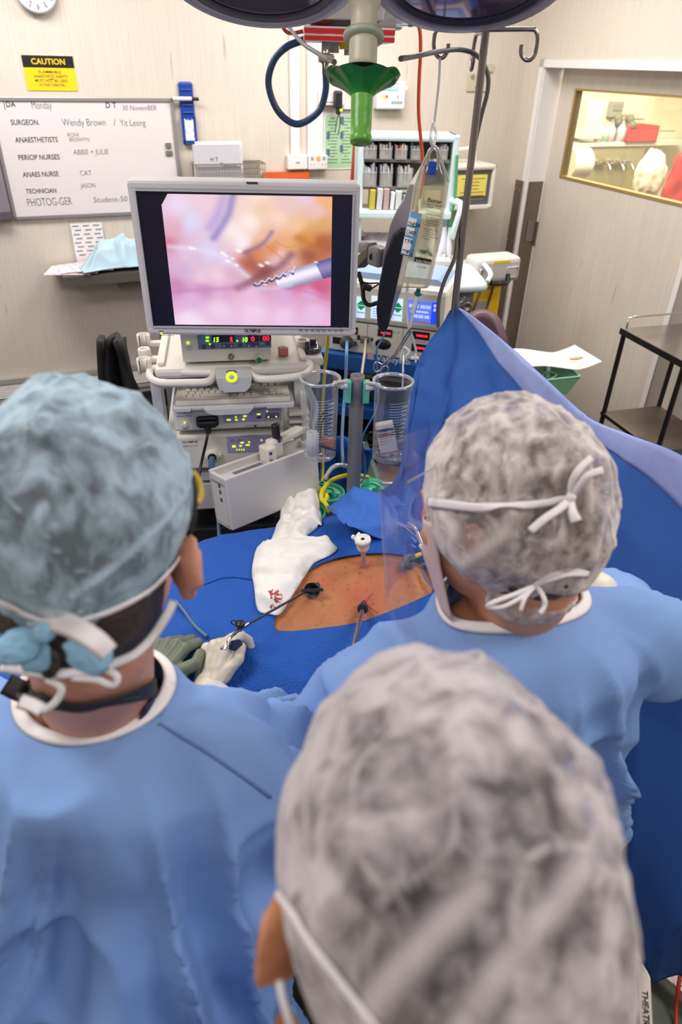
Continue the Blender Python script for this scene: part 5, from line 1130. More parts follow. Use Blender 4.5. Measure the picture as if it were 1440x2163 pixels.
m = MB(); m.box(.06, .16, .018, .05, -.0178, -.0165, .01); m.build('vent_slot', mat('slot_grey', (110, 110, 112), .5), t)
m = MB()
for i, z in enumerate((-.03, -.05, -.075)): m.box(-.001, .0, .02, .03, z-.006, z+.006)
m.build('side_slot', DSTEEL, t)
m = MB(); m.box(Wd*.50, Wd*.60, .01, .06, -.018, .035, .006); m.box(Wd*.56, Wd*.70, .02, .055, -.01, .05, .01); m.bar((Wd*.62, .045, .03), (Wd*1.02, .07, .035), .04, .02, .006); m.build('hinge_arm', CW, t)
m = MB(); m.cyl((Wd*.66, .035, .045), (Wd*.66, .035, .085), .0125, n=18); m.ell((Wd*.66, .035, .087), (.0125, .0125, .006)); m.build('hinge_knob', BLACK, t)
m = MB(); m.cyl((Wd*.66, .035, .038), (Wd*.66, .035, .048), .017, n=18); m.cyl((Wd*.52, .01, .02), (Wd*.52, .004, .02), .005); m.cyl((Wd*.52, .01, .0), (Wd*.52, .004, .0), .005); m.build('bolt', CHROME, t)
m = MB(); m.box(Wd*.78, Wd*.95, .0, .05, -Hd-.012, -Hd, .003); m.build('lower_clip', CW, t)

# ============================================================ SECOND MONITOR SEEN FROM THE SIDE
M2 = Fr(PY(835, 560, 1.98), -9)
def o2(px, py): p = M2.at(px, py); return (p.x, p.z)
t = thing('side_monitor', 'second flat monitor seen edge-on, black rim and silver back, behind the drip bag', 'monitor', M=M2.M)
m = MB(); m.prism([o2(*p) for p in ((846, 484), (857, 488), (858, 505), (846, 565), (830, 640), (820, 690), (812, 703), (804, 703), (797, 690), (794, 655), (800, 600), (812, 545), (830, 500))], 0, .44); o = m.build('rim', mat('soft_black', (34, 32, 38), .35), t); b = o.modifiers.new('b', 'BEVEL'); b.width = .006; b.segments = 3; b.limit_method = 'ANGLE'
m = MB(); m.prism([o2(*p) for p in ((873, 391), (858, 486), (846, 486), (830, 500), (812, 545), (802, 592), (808, 540), (822, 478), (836, 446), (850, 425), (862, 392))], .02, .42); o = m.build('silver_back', mat('silver_mauve', (176, 168, 176), .35, .3), t); b = o.modifiers.new('b', 'BEVEL'); b.width = .004; b.segments = 2; b.limit_method = 'ANGLE'
GA = mat('arm_grey', (150, 146, 150), .4, .2)
t = thing('articulated_support', 'grey jointed arm holding the side monitor, right of the main monitor', 'arm')
a0 = PY(812, 545, 2.06); a1 = PY(787, 537, 2.1); a2 = PY(758, 558, 2.16); a3 = PY(700, 520, 2.25)
m = MB(); m.bar(a0, a1, .05, .055, .01); m.build('joint_block', GA, t); m = MB(); m.bar(a1+V3((0, -.01, .012)), a2+V3((0, 0, .0)), .04, .03, .008); m.build('lower_link', DSTEEL, t)
m = MB(); m.bar(a1+V3((0, 0, .02)), a3, .04, .03, .008); m.build('upper_link', GA, t); m = MB(); q = a1+V3((0, -.035, .0)); m.cyl(q, q+V3((0, .02, 0)), .011, n=16); m.build('pivot_cap', BLACK, t)
cable('monitor_cable', 'black cable looping from the side monitor to the main monitor', [PY(757, 575, 2.08), PY(765, 605, 2.06), PY(768, 632, 2.05), PY(778, 644, 2.04), PY(796, 640, 2.03), PY(803, 638, 2.03)], .0065, BLACK)
t = thing('cable_adaptor', 'small black inline adaptor on the thin cable beside the side monitor', 'adaptor'); q = PY(775, 608, 2.04)
MB().bar(PY(766, 604, 2.04), PY(784, 610, 2.04), .022, .016, .004).build('adaptor_body', BLACK, t); MB().tube([PY(757, 592, 2.05), PY(775, 598, 2.05), PY(800, 598, 2.05)], .0025).build('thin_wire', BLACK, t); MB().tube([PY(784, 610, 2.04), PY(795, 603, 2.04), PY(802, 598, 2.04)], .0025).build('thin_wire', BLACK, t)

# ============================================================ CANISTER STAND
pt = PY(755, 792, 1.77); pxx, pyy = pt.x, 1.77
t = thing('canister_stand', 'grey pole stand with mint brackets between two clear canisters', 'stand', (pxx, pyy, 0))
SG = mat('stand_grey_plastic', (122, 122, 126), .45)
m = MB(); m.lathe([(.014, pt.z-.02), (.014, pt.z), (.019, pt.z), (.0205, pt.z-.01), (.0205, .08)], n=24); m.build('pole', SG, t)
m = MB(); m.lathe([(0, pt.z-.018), (.015, pt.z-.018)], n=20); m.build('pole_bore', BLACK, t)
zb0 = PY(755, 850, 1.75).z; zb1 = PY(755, 806, 1.75).z; MINT = mat('mint_bracket', (98, 196, 170), .4)
for s in (-1, 1): MB().box(s*.016, s*.034, -.028, -.0, zb0, zb1, .002).build('bracket', MINT, t)
m = MB(); m.lathe([(.0, .02), (.2, .02), (.2, .05), (.04, .08), (.02, .09)], n=28); m.build('foot', SG, t)
CLR = clear('clear_polycarbonate', (248, 250, 252), .02, .10, edge=.22, dcol=(224, 228, 232))
def canister(px0, py0, px1, py1, lb, s):
    a = PY(px0, py0, 1.73); b = PY(px1, py1, 1.73); c = V3(((a.x+b.x)/2, 1.73, b.z)); h = a.z-b.z
    t = thing('suction_canister', lb, 'canister', c, group='clear canisters on the grey stand')
    m = MB(); m.lathe([(0, 0), (.042, 0), (.046, .004), (.050, h*.9), (.0545, h*.92), (.0545, h)], n=40); m.build('canister_body', CLR, t)
    m = MB(); m.lathe([(.0505, h-.004), (.0565, h-.003), (.0565, h+.004), (.0505, h+.004), (.0505, h-.004)], n=40); m.build('rim', clear('clear_rim', (236, 240, 244), .25, .3, edge=.5), t)
    m = MB()
    for k in range(16):
        zz = h*(.30+.034*k); rr = .0465+.0045*(zz/h); m.lathe([(rr, zz), (rr, zz+.0008)], n=24, a0=R(-100), a1=R(20))
    for k in range(9):
        zz = h*(.32+.055*k); an = R(-62); rr = .0475+.0045*(zz/h)
        M_ = Matrix.Rotation(R(28), 4, 'Z') @ Matrix.Translation((0, -rr-.001, 0)); m.text(str(200+300*k), .0, zz, .0085, y=0, M=M_)
    m.build('scale_marks', mat('mark_white', (226, 230, 234), .5), t)
    m = MB(); m.tube([(s*.046, -.01, h-.01), (s*.058, -.015, h-.012), (s*.07, -.01, h-.014)], [.006, .009, .012], n=10); m.bar((s*.035, -.02, h-.002), (s*.075, -.022, h+.006), .012, .006, .002); m.build('hanger', clear('milky_clear', (240, 240, 240), .5, .2, edge=.3), t)
    return t, c, h
_, cl, hl = canister(676, 800, 675, 962, 'clear canister left of the grey pole holding a white roll and scissors', 1)
_, cr_, hr = canister(830, 806, 820, 966, 'clear canister right of the grey pole holding a plaster packet', -1)
q = PY(655, 925, 1.665)
t = thing('bandage_roll', 'white bandage roll standing in the left clear canister', 'bandage', (cl.x-.02, cl.y-.008, cl.z+.009))
MB().lathe([(.004, 0), (.018, 0), (.018, .07), (.006, .07), (.004, .06)], n=24).build('roll', PAPER, t)
m = MB(); m.grid(lambda u, v: V3((cl.x-.035+.022*u+.02*v*math.sin(v*4), cl.y+.01+.012*math.sin(u*5), cl.z+.075+.13*v+.01*fold((u, v, 1), 2))), 12, 20)
tag(m.build('plastic_wrap', clear('crinkle_wrap', (240, 240, 244), .5, .3, edge=.3)), 'crinkled clear wrapping rising from the left canister', 'wrapping')
tag(MB().cbox((0, 0, .018), (.042, .008, .03), Matrix.Rotation(R(14), 4, 'Y'), .002).build('orange_swab', mat('orange_swab', (214, 132, 104), .6), loc=cl+V3((.022, .002, .026))), 'orange foam pad in the left clear canister', 'pad')
t = thing('dressing_scissors', 'dark scissors with long handles in the left clear canister', 'scissors', cl+V3((.01, -.008, .01)))
m = MB(); m.bar((-.02, 0, .028), (.036, 0, .012), .004, .006); m.build('blade', mat('dark_blade', (40, 46, 78), .3, .6), t)
m = MB(); m.tube([(-.016, -.0, .05), (-.012, 0, .1), (.0, .0, .13)], .0022); m.tube([(-.008, -.0, .05), (-.004, 0, .1), (.01, .0, .12), (.02, 0, .105), (.012, 0, .09)], .0022); m.build('handle', BLACK, t)
t = thing('plaster_packet', 'white plaster packet with red stripe and bold lettering in the right canister', 'packet', M=Matrix.Translation(cr_+V3((.004, -.006, .012))) @ Matrix.Rotation(R(-13), 4, 'Y'))
m = MB(); m.cbox((0, 0, .055), (.05, .022, .10), None, .005); m.build('packet_body', mat('packet_offwhite', (240, 232, 226), .5), t)
m = MB(); m.box(-.024, .024, -.0125, -.011, .066, .0695); m.box(-.024, .024, -.0125, -.011, .013, .0155); m.build('red_stripe', mat('stripe_crimson', (190, 40, 46), .5), t)
m = MB(); m.box(-.024, .024, -.0122, -.011, .072, .09); m.build('title_band', mat('band_navy', (70, 62, 96), .5), t)
m = MB(); m.text('Elastoplast', -.0, .076, .012, y=-.0128, align='c', off=.02, wid=.045); m.build('title_lettering', PAPER, t)
m = MB(); 
for i, s_ in enumerate(('adhesive bandage', 'Adhesive Elastic', 'Plaster Bandage')): m.text(s_, -.021, .058-.008*i, .0055, y=-.0122)
m.build('small_print', mat('print_mauve', (120, 80, 110), .6), t)
m = MB(); 
random.seed(2)
for k in range(26): 
    a = random.uniform(0, 6.28); r_ = random.uniform(0, .034); m.ell((r_*math.cos(a), r_*math.sin(a), random.uniform(.004, .014)), (.007, .006, .004), nu=7, nv=5)
tag(m.build('gel_beads', clear('gel', (230, 236, 240), .3, .3, edge=.4), M=Matrix.Translation(cr_+V3((0, 0, .008)))), 'loose clear wrapping crumbs at the bottom of the right canister', 'wrapping', kind='stuff')

# lids of the suction liners lower down
TEAL = mat('teal_lid', (66, 190, 152), .35)
def liner(px, py, z, r_, lb, seed):
    c = PZ(px, py, z)
    t = thing('suction_liner', lb, 'canister', (c.x, c.y, z-.26), group='teal lidded suction liners')
    MB().lathe([(0, 0), (r_*.8, 0), (r_*.92, .25), (r_*.92, .255)], n=28).build('liner_body', clear('liner_milky', (225, 230, 232), .35, .15, edge=.4), t)
    m = MB(); m.lathe([(r_*.9, .235), (r_, .238), (r_*1.02, .25), (r_*1.02, .262), (r_*.95, .264), (r_*.93, .254), (r_*.55, .254), (r_*.5, .258), (0, .258)], n=36)
    m.build('lid', TEAL, t)
    m = MB(); m.lathe([(r_*.10, .285), (r_*.22, .285), (r_*.26, .256)], c=(-r_*.25, r_*.35, 0), n=16); m.lathe([(r_*.07, .275), (r_*.14, .275), (r_*.16, .256)], c=(r_*.4, -r_*.3, 0), n=14); m.bar((r_*.1, -r_*.1, .262), (r_*.75, -r_*.2, .262), .012, .008, .002); m.tube([(r_*.5*math.cos(k), r_*.5*math.sin(k), .26) for k in [i*.5-1 for i in range(9)]], .0025); m.build('lid_port', TEAL, t)
    return c
LZ = .86
l1 = liner(648, 1081, LZ, .058, 'teal lidded suction liner nearest the white towel', 1)
l2 = liner(689, 1040, LZ, .06, 'teal lidded suction liner under the yellow tube', 2)
l3 = liner(782, 1030, LZ, .06, 'teal lidded suction liner right of the grey pole', 3)
t = thing('liner_rack', 'low rack carrying the teal lidded suction liners', 'rack', (l2.x, l2.y, 0))
MB().box(-.2, .3, -.2, .12, LZ-.285, LZ-.265, .004).build('rack_shelf', SG, t)
for x in (-.18, .28):
    for y in (-.18, .1): MB().cyl((x, y, 0), (x, y, LZ-.285), .012).build('leg', SG, t)
YT = mat('yellow_tube', (226, 212, 50), .4)
cable('yellow_tubing', 'yellow suction tubing looped over the teal lids', [l2+V3((-.045, -.02, .03)), PZ(672, 1030, LZ+.05), PZ(690, 1048, LZ+.06), PZ(682, 1060, LZ+.05), PZ(680, 1040, LZ+.07), PZ(700, 1015, LZ+.09), PZ(740, 1003, LZ+.10), PZ(775, 1008, LZ+.07), l3+V3((-.02, .0, .04))], .0075, YT, 'tubing')
cable('yellow_tail', 'short end of yellow tubing dropping beside the lower teal lid', [PZ(682, 1058, LZ+.052), PZ(690, 1068, LZ+.05), PZ(694, 1080, LZ+.03)], .0075, YT, 'tubing')
WT = clear('white_clear_tube', (236, 234, 230), .75, .2, edge=.2)
cable('white_tubing', 'whitish suction tubing arching up from the middle teal lid', [l2+V3((.0, .02, .04)), PZ(688, 1008, LZ+.11), PZ(702, 988, LZ+.15), PZ(722, 982, LZ+.15), PZ(745, 990, LZ+.12)], .007, WT, 'tubing')
cable('clear_tubing', 'clear tubing running right from the teal lid by the pole', [l3+V3((.03, 0, .02)), PZ(812, 1022, LZ+.04), PZ(845, 1022, LZ+.03), PZ(880, 1030, LZ+.0)], .006, WT, 'tubing')
cable('yellow_hose', 'thin yellow hose hanging vertically right of the cart', [PY(694, 690, 2.25), PY(690, 740, 2.22), PY(684, 800, 2.2), PY(680, 880, 2.18), PY(681, 960, 2.15), PY(680, 1010, 2.1), PY(672, 1060, 2.0)], .006, mat('dull_yellow_hose', (206, 196, 70), .4), 'hose')
cable('blue_patient_cable', 'light blue cable hanging from the round plug on the generator', [EV.M @ EV.at(733, 722, -.035), PY(732, 740, 2.46), PY(730, 800, 2.42), PY(725, 870, 2.35), PY(722, 930, 2.2), PY(724, 985, 2.1)], .006, mat('cable_light_blue', (112, 158, 206), .4))
cable('tan_cable', 'tan cable hanging from the generator connector', [EV.M @ EV.at(772, 718, -.03), PY(770, 745, 2.44), PY(764, 790, 2.3), PY(760, 850, 2.1)], .005, mat('cable_tan', (190, 166, 146), .5))
cable('thin_blue_cord', 'thin blue cord below the side monitor trailing to the drape', [PY(816, 700, 2.02), PY(803, 722, 2.0), PY(795, 745, 1.98), PY(797, 800, 1.95), PY(796, 860, 1.9), PY(765, 925, 1.85), PY(770, 970, 1.84), PY(768, 1010, 1.8), PY(735, 1045, 1.72), PY(726, 1062, 1.65)], .003, mat('cord_steel_blue', (60, 96, 150), .4))
cable('white_wire', 'thin pale wire beside the grey pole', [PY(735, 845, 1.76), PY(726, 850, 1.78), PY(723, 900, 1.78), PY(722, 960, 1.78), PY(728, 985, 1.8)], .0025, mat('wire_pale', (190, 206, 222), .4))
# black cover left of the cart
q = PY(300, 770, 2.5)
m = MB()
def cov(u, v):
    z = 1.12-1.1*v; w_ = .10+.22*v; x = -1.0+.55*(u)+(.30)*(1-v)*(.7-u)*1.0
    return V3((q.x-.13+(.34)*(u)*(.25+.75*min(1, v*1.6))-.20*v*(1), 2.45-.12*math.sin(u*9)*.3+.04*fold((u*2, v*2, 0), 2), PY(300, 728, 2.45).z*(1-v)+.02))
m.grid(cov, 30, 30); o = m.build('black_cover', mat('black_cloth', (24, 22, 24), .8)); solid(o, .02)
tag(o, 'black cloth cover draped over equipment behind the cart at the left', 'cover')
# ============================================================ SURGICAL LAMP
LC = PY(772, -75, 1.65)
LM = Matrix.Translation(LC) @ Matrix.Rotation(R(-25), 4, 'X')
LAMPG = mat('lamp_housing_mauve', (168, 162, 182), .32, .0)
DRK = mat('lamp_dark_seal', (60, 60, 76), .35)
t = thing('surgical_lamp', 'mauve grey lobed operating lamp overhead with a green covered centre handle', 'operating lamp', M=LM)
m = MB()
for cx in (-.205, .205):
    m.lathe([(.15, .002), (.17, -.006), (.195, -.002), (.215, .02), (.222, .045), (.21, .075), (.15, .10), (0, .11)], c=(cx, .03, 0), n=56)
m.lathe([(.15, .002), (.17, -.006), (.195, -.002), (.215, .02), (.222, .045), (.21, .075), (.15, .10), (0, .11)], c=(0, -.32, 0), n=56)
m.lathe([(0, -.004), (.10, -.004), (.12, .01), (.13, .06), (.1, .12), (0, .13)], c=(0, 0, 0), n=40); m.box(-.2, .2, -.1, .1, .01, .09, .03); m.box(-.09, .09, -.3, .1, .01, .09, .03)
m.build('lamp_housing', LAMPG, t)
LENS = mat('lamp_lens', (112, 96, 128), .08, .55)
for cx, cy in ((-.205, .03), (.205, .03), (0, -.32)):
    o = MB().lathe([(.148, .0), (.158, -.005), (.166, -.004), (.17, .0)], c=(cx, cy, -.001), n=56).build('lens_seal', DRK, t)
    m = MB(); m.lathe([(0, -.010), (.08, -.008), (.149, .001)], c=(cx, cy, 0), n=48); l = m.build('lens', LENS, t)
TUBC = mat('handle_cream', (204, 198, 176), .4)
# vertical handle below the hub
hp = LM.inverted()
def hl(px, py, yy): return hp @ PY(px, py, yy)
m = MB(); m.lathe([(0, .01), (.030, .01), (.032, -.03), (.031, -.07), (.0255, -.075), (.0255, -.115), (.0262, -.118)], n=32); m.build('handle_socket', TUBC, t)
m = MB(); m.lathe([(.0262, -.118), (.0385, -.120), (.0395, -.125), (.0385, -.130), (.027, -.132)], n=36); m.build('handle_flange', mat('flange_grey_green', (176, 184, 166), .4), t)
m = MB(); m.lathe([(.027, -.130), (.0272, -.172), (.0255, -.182), (.019, -.185), (.019, -.20)], n=32); m.build('handle_stem', TUBC, t)
GRN = mat('handle_green', (36, 130, 44), .3, var=(30, .25, (1, 1, .4)), sub=.0)
GRL = mat('handle_green_grip', (104, 172, 64), .3, var=(60, .22, (1, 1, .3)), bump=(90, .4, .002))
m = MB()
def cone(u, v):
    a = 2*math.pi*u; r_ = .021+.046*(1-v)**1.5*(1+.14*math.cos(2*a)) ; z = -.198-.036*v+.006*math.cos(2*a)*(1-v)+.002*math.sin(9*a)*(1-v)
    return V3((r_*math.cos(a), r_*math.sin(a)*1.0, z))
m.grid(cone, 64, 14); m.lathe([(.019, -.190), (.045, -.193), (.064, -.199)], n=48); m.build('cover_flange', GRN, t)
m = MB(); m.lathe([(.0215, -.232), (.0212, -.25), (.0205, -.285), (.020, -.300), (.0215, -.303), (.0215, -.313), (.020, -.316), (0, -.316)], n=36); m.build('cover_grip', GRL, t)
m = MB(); m.bar((0, 0, .12), (0, -.5, .3), .08, .08, .02); m.tube([(0, -.5, .3), (0, -.6, .45), (0, -.6, .75)], .03); m.build('support_arm', LAMPG, t)

# ============================================================ CEILING PENDANT
PN = Fr(PY(745, 60, 2.75), 6)
def pn(px, py, y=0): p = PN.at(px, py, y); return p.x, p.z
t = thing('ceiling_pendant', 'grey ceiling gas pendant edged with red and white tape behind the lamp', 'pendant', M=PN.M)
x0, z0 = pn(642, 86); x1, _ = pn(832, 88); x2, z2 = pn(855, 70); zt = CEIL-PN.o.z
PG = mat('pendant_grey', (186, 182, 176), .4)
m = MB(); m.box(x0+.02, x2-.0, .05, .34, z2+.01, z2+.34, .008); m.box(x0+.2, x1+.02, .1, .3, z2+.3, zt); m.box(pn(745, 60)[0]-.10, pn(745, 60)[0]+.1, -.02, .06, z2+.03, z2+.28, .005); m.build('pendant_body', PG, t)
zm = pn(745, 57)[1]
m = MB(); m.box(x0, x1, -.01, .34, z0, zm, .003); m.build('tape_band_base', mat('tape_white', (226, 220, 220), .4), t)
m = MB(); hh = zm-z0
for i in range(9):
    xa = x0+(x1-x0)*i/9
    m.box(xa, xa+(x1-x0)/9-.0, -.0125, -.01, z0+hh*(.52 if i % 2 == 0 else .50), z0+hh*.86); m.box(xa+.0, xa+(x1-x0)/9, -.0125, -.01, z0+hh*.05, z0+hh*.36)
m.build('red_tape', mat('tape_red', (214, 34, 36), .35), t)
m = MB(); xa, za = pn(642, 50); m.box(xa, xa+.10, .0, .06, za, za+.16, .02); m.build('red_valve', mat('valve_red', (176, 30, 34), .35), t)
m = MB(); xa, za = pn(650, 40); m.cyl((xa-.05, .0, za+.03), (xa+.04, .0, za+.03), .035, n=14); m.build('valve_body', GREYP, t)
m = MB(); xa, za = pn(802, 28); m.lathe([(0, .02), (.016, .02), (.02, 0)], c=(xa, .05, za), M=RX); m.build('green_port', mat('port_green2', (30, 96, 60), .4), t)
for (px, py, w_, n_) in ((705, 100, .030, 'plug_grey_big'), (735, 105, .022, 'plug')):
    xa, za = pn(px, 88, .1); _, zb_ = pn(px, py+12, .1); m = MB(); m.lathe([(0, zb_), (w_*.6, zb_), (w_*.6, zb_+.02), (w_, zb_+.03), (w_, za), (0, za)], c=(xa, .1, 0), n=18); m.build('gas_connector', GREYP, t)
xa, za = pn(687, 88, .02); m = MB(); zb_ = pn(687, 158, .02)[1]; m.lathe([(0, zb_), (.010, zb_), (.012, zb_+.03), (.017, zb_+.035), (.017, zb_+.06), (.009, zb_+.065), (.009, za-.06), (.015, za-.05), (.012, za), (0, za)], c=(xa, .02, 0), n=16); m.box(xa-.025, xa+.03, -.0, .04, zb_+.035, zb_+.06, .004); m.build('hose_fitting', CHROME, t)
YLN = mat('sticker_yellow', (214, 186, 40), .5); m = MB(); xa, za = pn(720, 92); xb, _ = pn(742, 92); m.box(xa, xb, .05, .06, z0-.02, z0); m.build('yellow_sticker', YLN, t)
HY = 2.77
cable('blue_hose', 'dark blue gas hose hanging in a big loop from the pendant', [PY(688, 156, HY), PY(687, 195, HY), PY(672, 236, HY), PY(628, 262, HY), PY(588, 236, HY), PY(567, 180, HY), PY(577, 130, HY), PY(604, 100, HY), PY(642, 84, HY+.02)], .0115, mat('navy_hose', (30, 58, 96), .35), 'hose', n=12)
cable('orange_hose', 'orange gas hose hanging right of the pendant past the bin rack', [PY(858, 42, HY), PY(874, 44, HY), PY(886, 62, HY), PY(888, 110, HY), PY(885, 170, HY), PY(884, 240, HY), PY(890, 310, HY), PY(893, 370, HY), PY(886, 420, HY)], .0062, mat('orange_hose', (206, 76, 36), .4), 'hose')
t = thing('hose_coupler', 'clear hose coupler with red ring where the orange hose meets the pendant', 'coupler'); a = PY(856, 42, HY); MB().cyl(a+V3((-.03, 0, 0)), a+V3((.03, 0, 0)), .018).build('coupler_body', clear('clear_rim', (236, 240, 244)), t); MB().cyl(a+V3((.01, 0, 0)), a+V3((.026, 0, 0)), .019).build('ring', mat('valve_red', (176, 30, 34)), t)
cable('small_red_hose', 'short red hose looping out of the left of the pendant', [PY(622, 36, HY), PY(604, 42, HY), PY(598, 58, HY), PY(612, 70, HY), PY(640, 66, HY)], .006, mat('red_hose', (168, 58, 36), .4), 'hose')
GC = mat('grey_cable', (104, 100, 98), .45)
cable('grey_lamp_cable', 'grey cable running from the pendant to the green lamp cover', [PY(622, 36, HY-.1), PY(610, 42, 2.5), PY(614, 62, 2.4), PY(640, 92, 2.2), PY(675, 115, 2.0), PY(706, 131, 1.62)], .0055, GC)
cable('grey_pole_cable', 'grey cable arching from the green cover and running down beside the drip pole', [PY(846, 124, 1.66), PY(880, 118, 1.8), PY(930, 108, 1.92), PY(975, 105, 1.99), PY(1008, 118, 2.0), PY(1028, 150, 2.0), PY(1030, 190, 2.0), PY(1015, 250, 2.0), PY(998, 330, 2.0), PY(990, 410, 1.985), PY(978, 455, 1.98), PY(966, 500, 1.95), PY(960, 545, 1.93), PY(938, 595, 1.92), PY(926, 640, 1.92), PY(925, 690, 1.93)], .0055, GC)

# ============================================================ DRIP POLE
ip0 = PY(1020, 66, 1.95); IPX = (PY(1020, 66, 1.95).x+PY(965, 645, 1.95).x)/2; IPY = 1.95; HTZ = ip0.z
t = thing('drip_pole', 'stainless drip pole with bent wire hooks holding the saline bag', 'drip stand', (IPX, IPY, 0))
m = MB(); m.cyl((0, 0, .08), (0, 0, HTZ), .0095, n=18); m.build('pole', mat('pole_steel', (150, 142, 140), .28, .9), t)
IF2 = Fr((IPX, IPY, 0), 0)
def iq(px, py): p = IF2.at(px, py); return (p.x, 0, p.z)
HK = mat('hook_steel', (158, 150, 146), .22, .95)
m = MB(); m.tube([iq(1020, 63), iq(935, 62)] + [iq(*p) for p in ((921, 66), (917, 80), (916, 98), (919, 112), (926, 121), (934, 122), (942, 114), (946, 102), (947, 92))], .0048, n=10, k=4); m.build('hook', HK, t)
m = MB(); m.tube([iq(1020, 63), iq(1118, 62)] + [iq(*p) for p in ((1131, 66), (1135, 80), (1133, 100), (1128, 118), (1117, 127), (1106, 124), (1100, 112), (1101, 94))], .0048, n=10, k=4); m.build('hook', HK, t)
m = MB(); z = HTZ-.002; m.tube([(0, 0, z), (-.005, .09, z), (-.006, .115, z-.01), (-.008, .12, z-.05), (-.01, .10, z-.075), (-.01, .08, z-.06), (-.01, .078, z-.04)], .0048, n=10, k=4); m.build('hook', HK, t)
for k in range(5):
    an = 2*math.pi*k/5+.3; l = MB(); l.bar((0, 0, .10), (.28*math.cos(an), .28*math.sin(an), .07), .03, .02, .004); l.cyl((.28*math.cos(an)-.01, .28*math.sin(an), .03), (.28*math.cos(an)+.01, .28*math.sin(an), .03), .029); l.build('leg', DSTEEL, t)
# bag hanger string
BY = 1.87
CT = clear('clear_tubing_mat', (240, 240, 244), .45, .25, edge=.3)
cable('hanger_cord', 'clear twisted hanger cord tied from the left hook to the bag', [PY(929, 122, 1.94), PY(926, 180, 1.92), PY(918, 250, 1.89), PY(916, 262, 1.885), PY(921, 285, 1.88), PY(914, 310, 1.87), PY(909, 290, 1.87), PY(914, 262, 1.88)], .0032, CT, 'cord')
BG = Fr(PY(890, 460, BY), 0)
def bq(px, py): p = BG.at(px, py); return p.x, p.z
Lf = [(908, 316), (899, 330), (890, 350), (882, 372), (875, 398), (869, 440), (863, 480), (855, 530), (846, 570), (840, 596), (842, 606)]
Rt = [(921, 316), (930, 330), (937, 352), (943, 368), (947, 384), (943, 420), (936, 462), (928, 510), (918, 560), (909, 596), (904, 608)]
def bag(name, i0, i1, mt, par, sc_=1., th=.020, y0=0):
    L_ = [bq(*p) for p in Lf[i0:i1]]; R_ = [bq(*p) for p in Rt[i0:i1]]; n = 26; m = MB(); vs = []; N_ = len(L_)
    LL = catmull([(p[0], 0, p[1]) for p in L_], 4); RR = catmull([(p[0], 0, p[1]) for p in R_], 4); K = len(LL)
    for i, (a, b) in enumerate(zip(LL, RR)):
        c = (a+b)/2; h = (b-a)/2*sc_; tt = th*math.sin(math.pi*min(1, max(.05, (i+.6)/(K*.5)))/2)*min(1, (K-i)/(K*.12)+.25)
        for j in range(n):
            an = 2*math.pi*j/n; vs.append(c+h*math.cos(an)+V3((0, y0+tt*math.sin(an)*(1-.15*math.cos(an*4)), 0)))
    m.raw(vs, [(i*n+j, i*n+(j+1) % n, (i+1)*n+(j+1) % n, (i+1)*n+j) for i in range(K-1) for j in range(n)], True); m.raw(vs[:n], [tuple(range(n))]); m.raw(vs[-n:], [tuple(range(n))])
    return m.build(name, mt, par)
t = thing('saline_bag', 'clear litre saline bag with printed text and blue handwritten label on the drip pole', 'drip bag', M=BG.M)
bag('bag_film', 0, 11, clear('bag_film_mat', (250, 249, 240), .07, .14, edge=.35, dcol=(240, 238, 228)), t, 1., .022)
bag('fluid', 4, 11, clear('saline_fluid', (252, 250, 238), .16, .10, edge=.3, dcol=(236, 230, 206)), t, .93, .018)
m = MB(); 
for (rx, rz, c) in ((.011, .018, (914, 332)), (.016, .026, (914, 334))): x_, z_ = bq(*c); m.tube([(x_+rx*math.cos(k), -.01, z_+rz*math.sin(k)) for k in [i*math.pi/8 for i in range(16)]], .0028, n=6, closed=True, smooth=False)
m.tube([(bq(*p)[0], -.008, bq(*p)[1]) for p in Lf[0:6]], .0022, n=6); m.tube([(bq(*p)[0], -.008, bq(*p)[1]) for p in Rt[0:5]], .0022, n=6); m.build('eyelet', clear('seam_clear', (244, 242, 232), .5, .25, edge=.3, dcol=(220, 216, 200)), t)
x_, z_ = bq(911, 350); m = MB(); m.box(x_-.010, x_+.010, -.026, -.02, z_-.018, z_+.012, .004); m.build('blue_tab', mat('tab_blue', (24, 78, 176), .25), t)
TL_ = Matrix.Rotation(R(8.5), 4, 'Y')
def bt(mb, s_, px, py, sz, off=0., wpx=None, y=-.0245):
    x_, z_ = bq(px, py); mb.text(s_, 0, 0, sz, y=0, off=off, wid=(wpx*.00132 if wpx else None), M=Matrix.Translation((x_, y, z_)) @ TL_)
PRN = mat('bag_print', (40, 38, 40), .5)
m = MB(); bt(m, 'Baxter', 901, 422, .013, .02, 27)
for i, (s_, px, py, w_) in enumerate((('1000 mL  AHB1324', 900, 429, 28), ('sterile  viaflex', 900, 434, 28), ('Sterile nonpyrogenic single dose', 898, 443, 30), ('container Read package insert', 897, 448, 30), ('Each 1000 mL contains', 897, 456, 31), ('- Sodium Chloride 9 g', 897, 462, 29), ('- Water for Injections', 896, 467, 28), ('pH approx 5.5', 896, 472, 20), ('Approx Millimoles /L', 893, 480, 30), ('- Sodium 150', 893, 485, 20), ('- Chloride 150', 892, 490, 22), ('Approx Osmolality 300', 890, 495, 30), ('mOsm/kg', 889, 500, 15))): bt(m, s_, px, py, .0052, .0, w_)
bt(m, '1000 mL', 883, 531, .0125, .02, 27); bt(m, 'container for IV infusion', 881, 539, .005, 0, 26); bt(m, '012345', 879, 560, .007, 0, 18)
for py in (418, 432, 446): bt(m, '- -', 931-(py-418)*.1, py-3, .004, 0, 8)
m.build('printed_text', PRN, t)
x_, z_ = bq(875, 548); m = MB(); m.box(0, .044, 0, .0015, -.004, .0085, M=Matrix.Translation((x_-.002, -.0245, z_+.004)) @ TL_); m.build('black_band', BLACK, t)
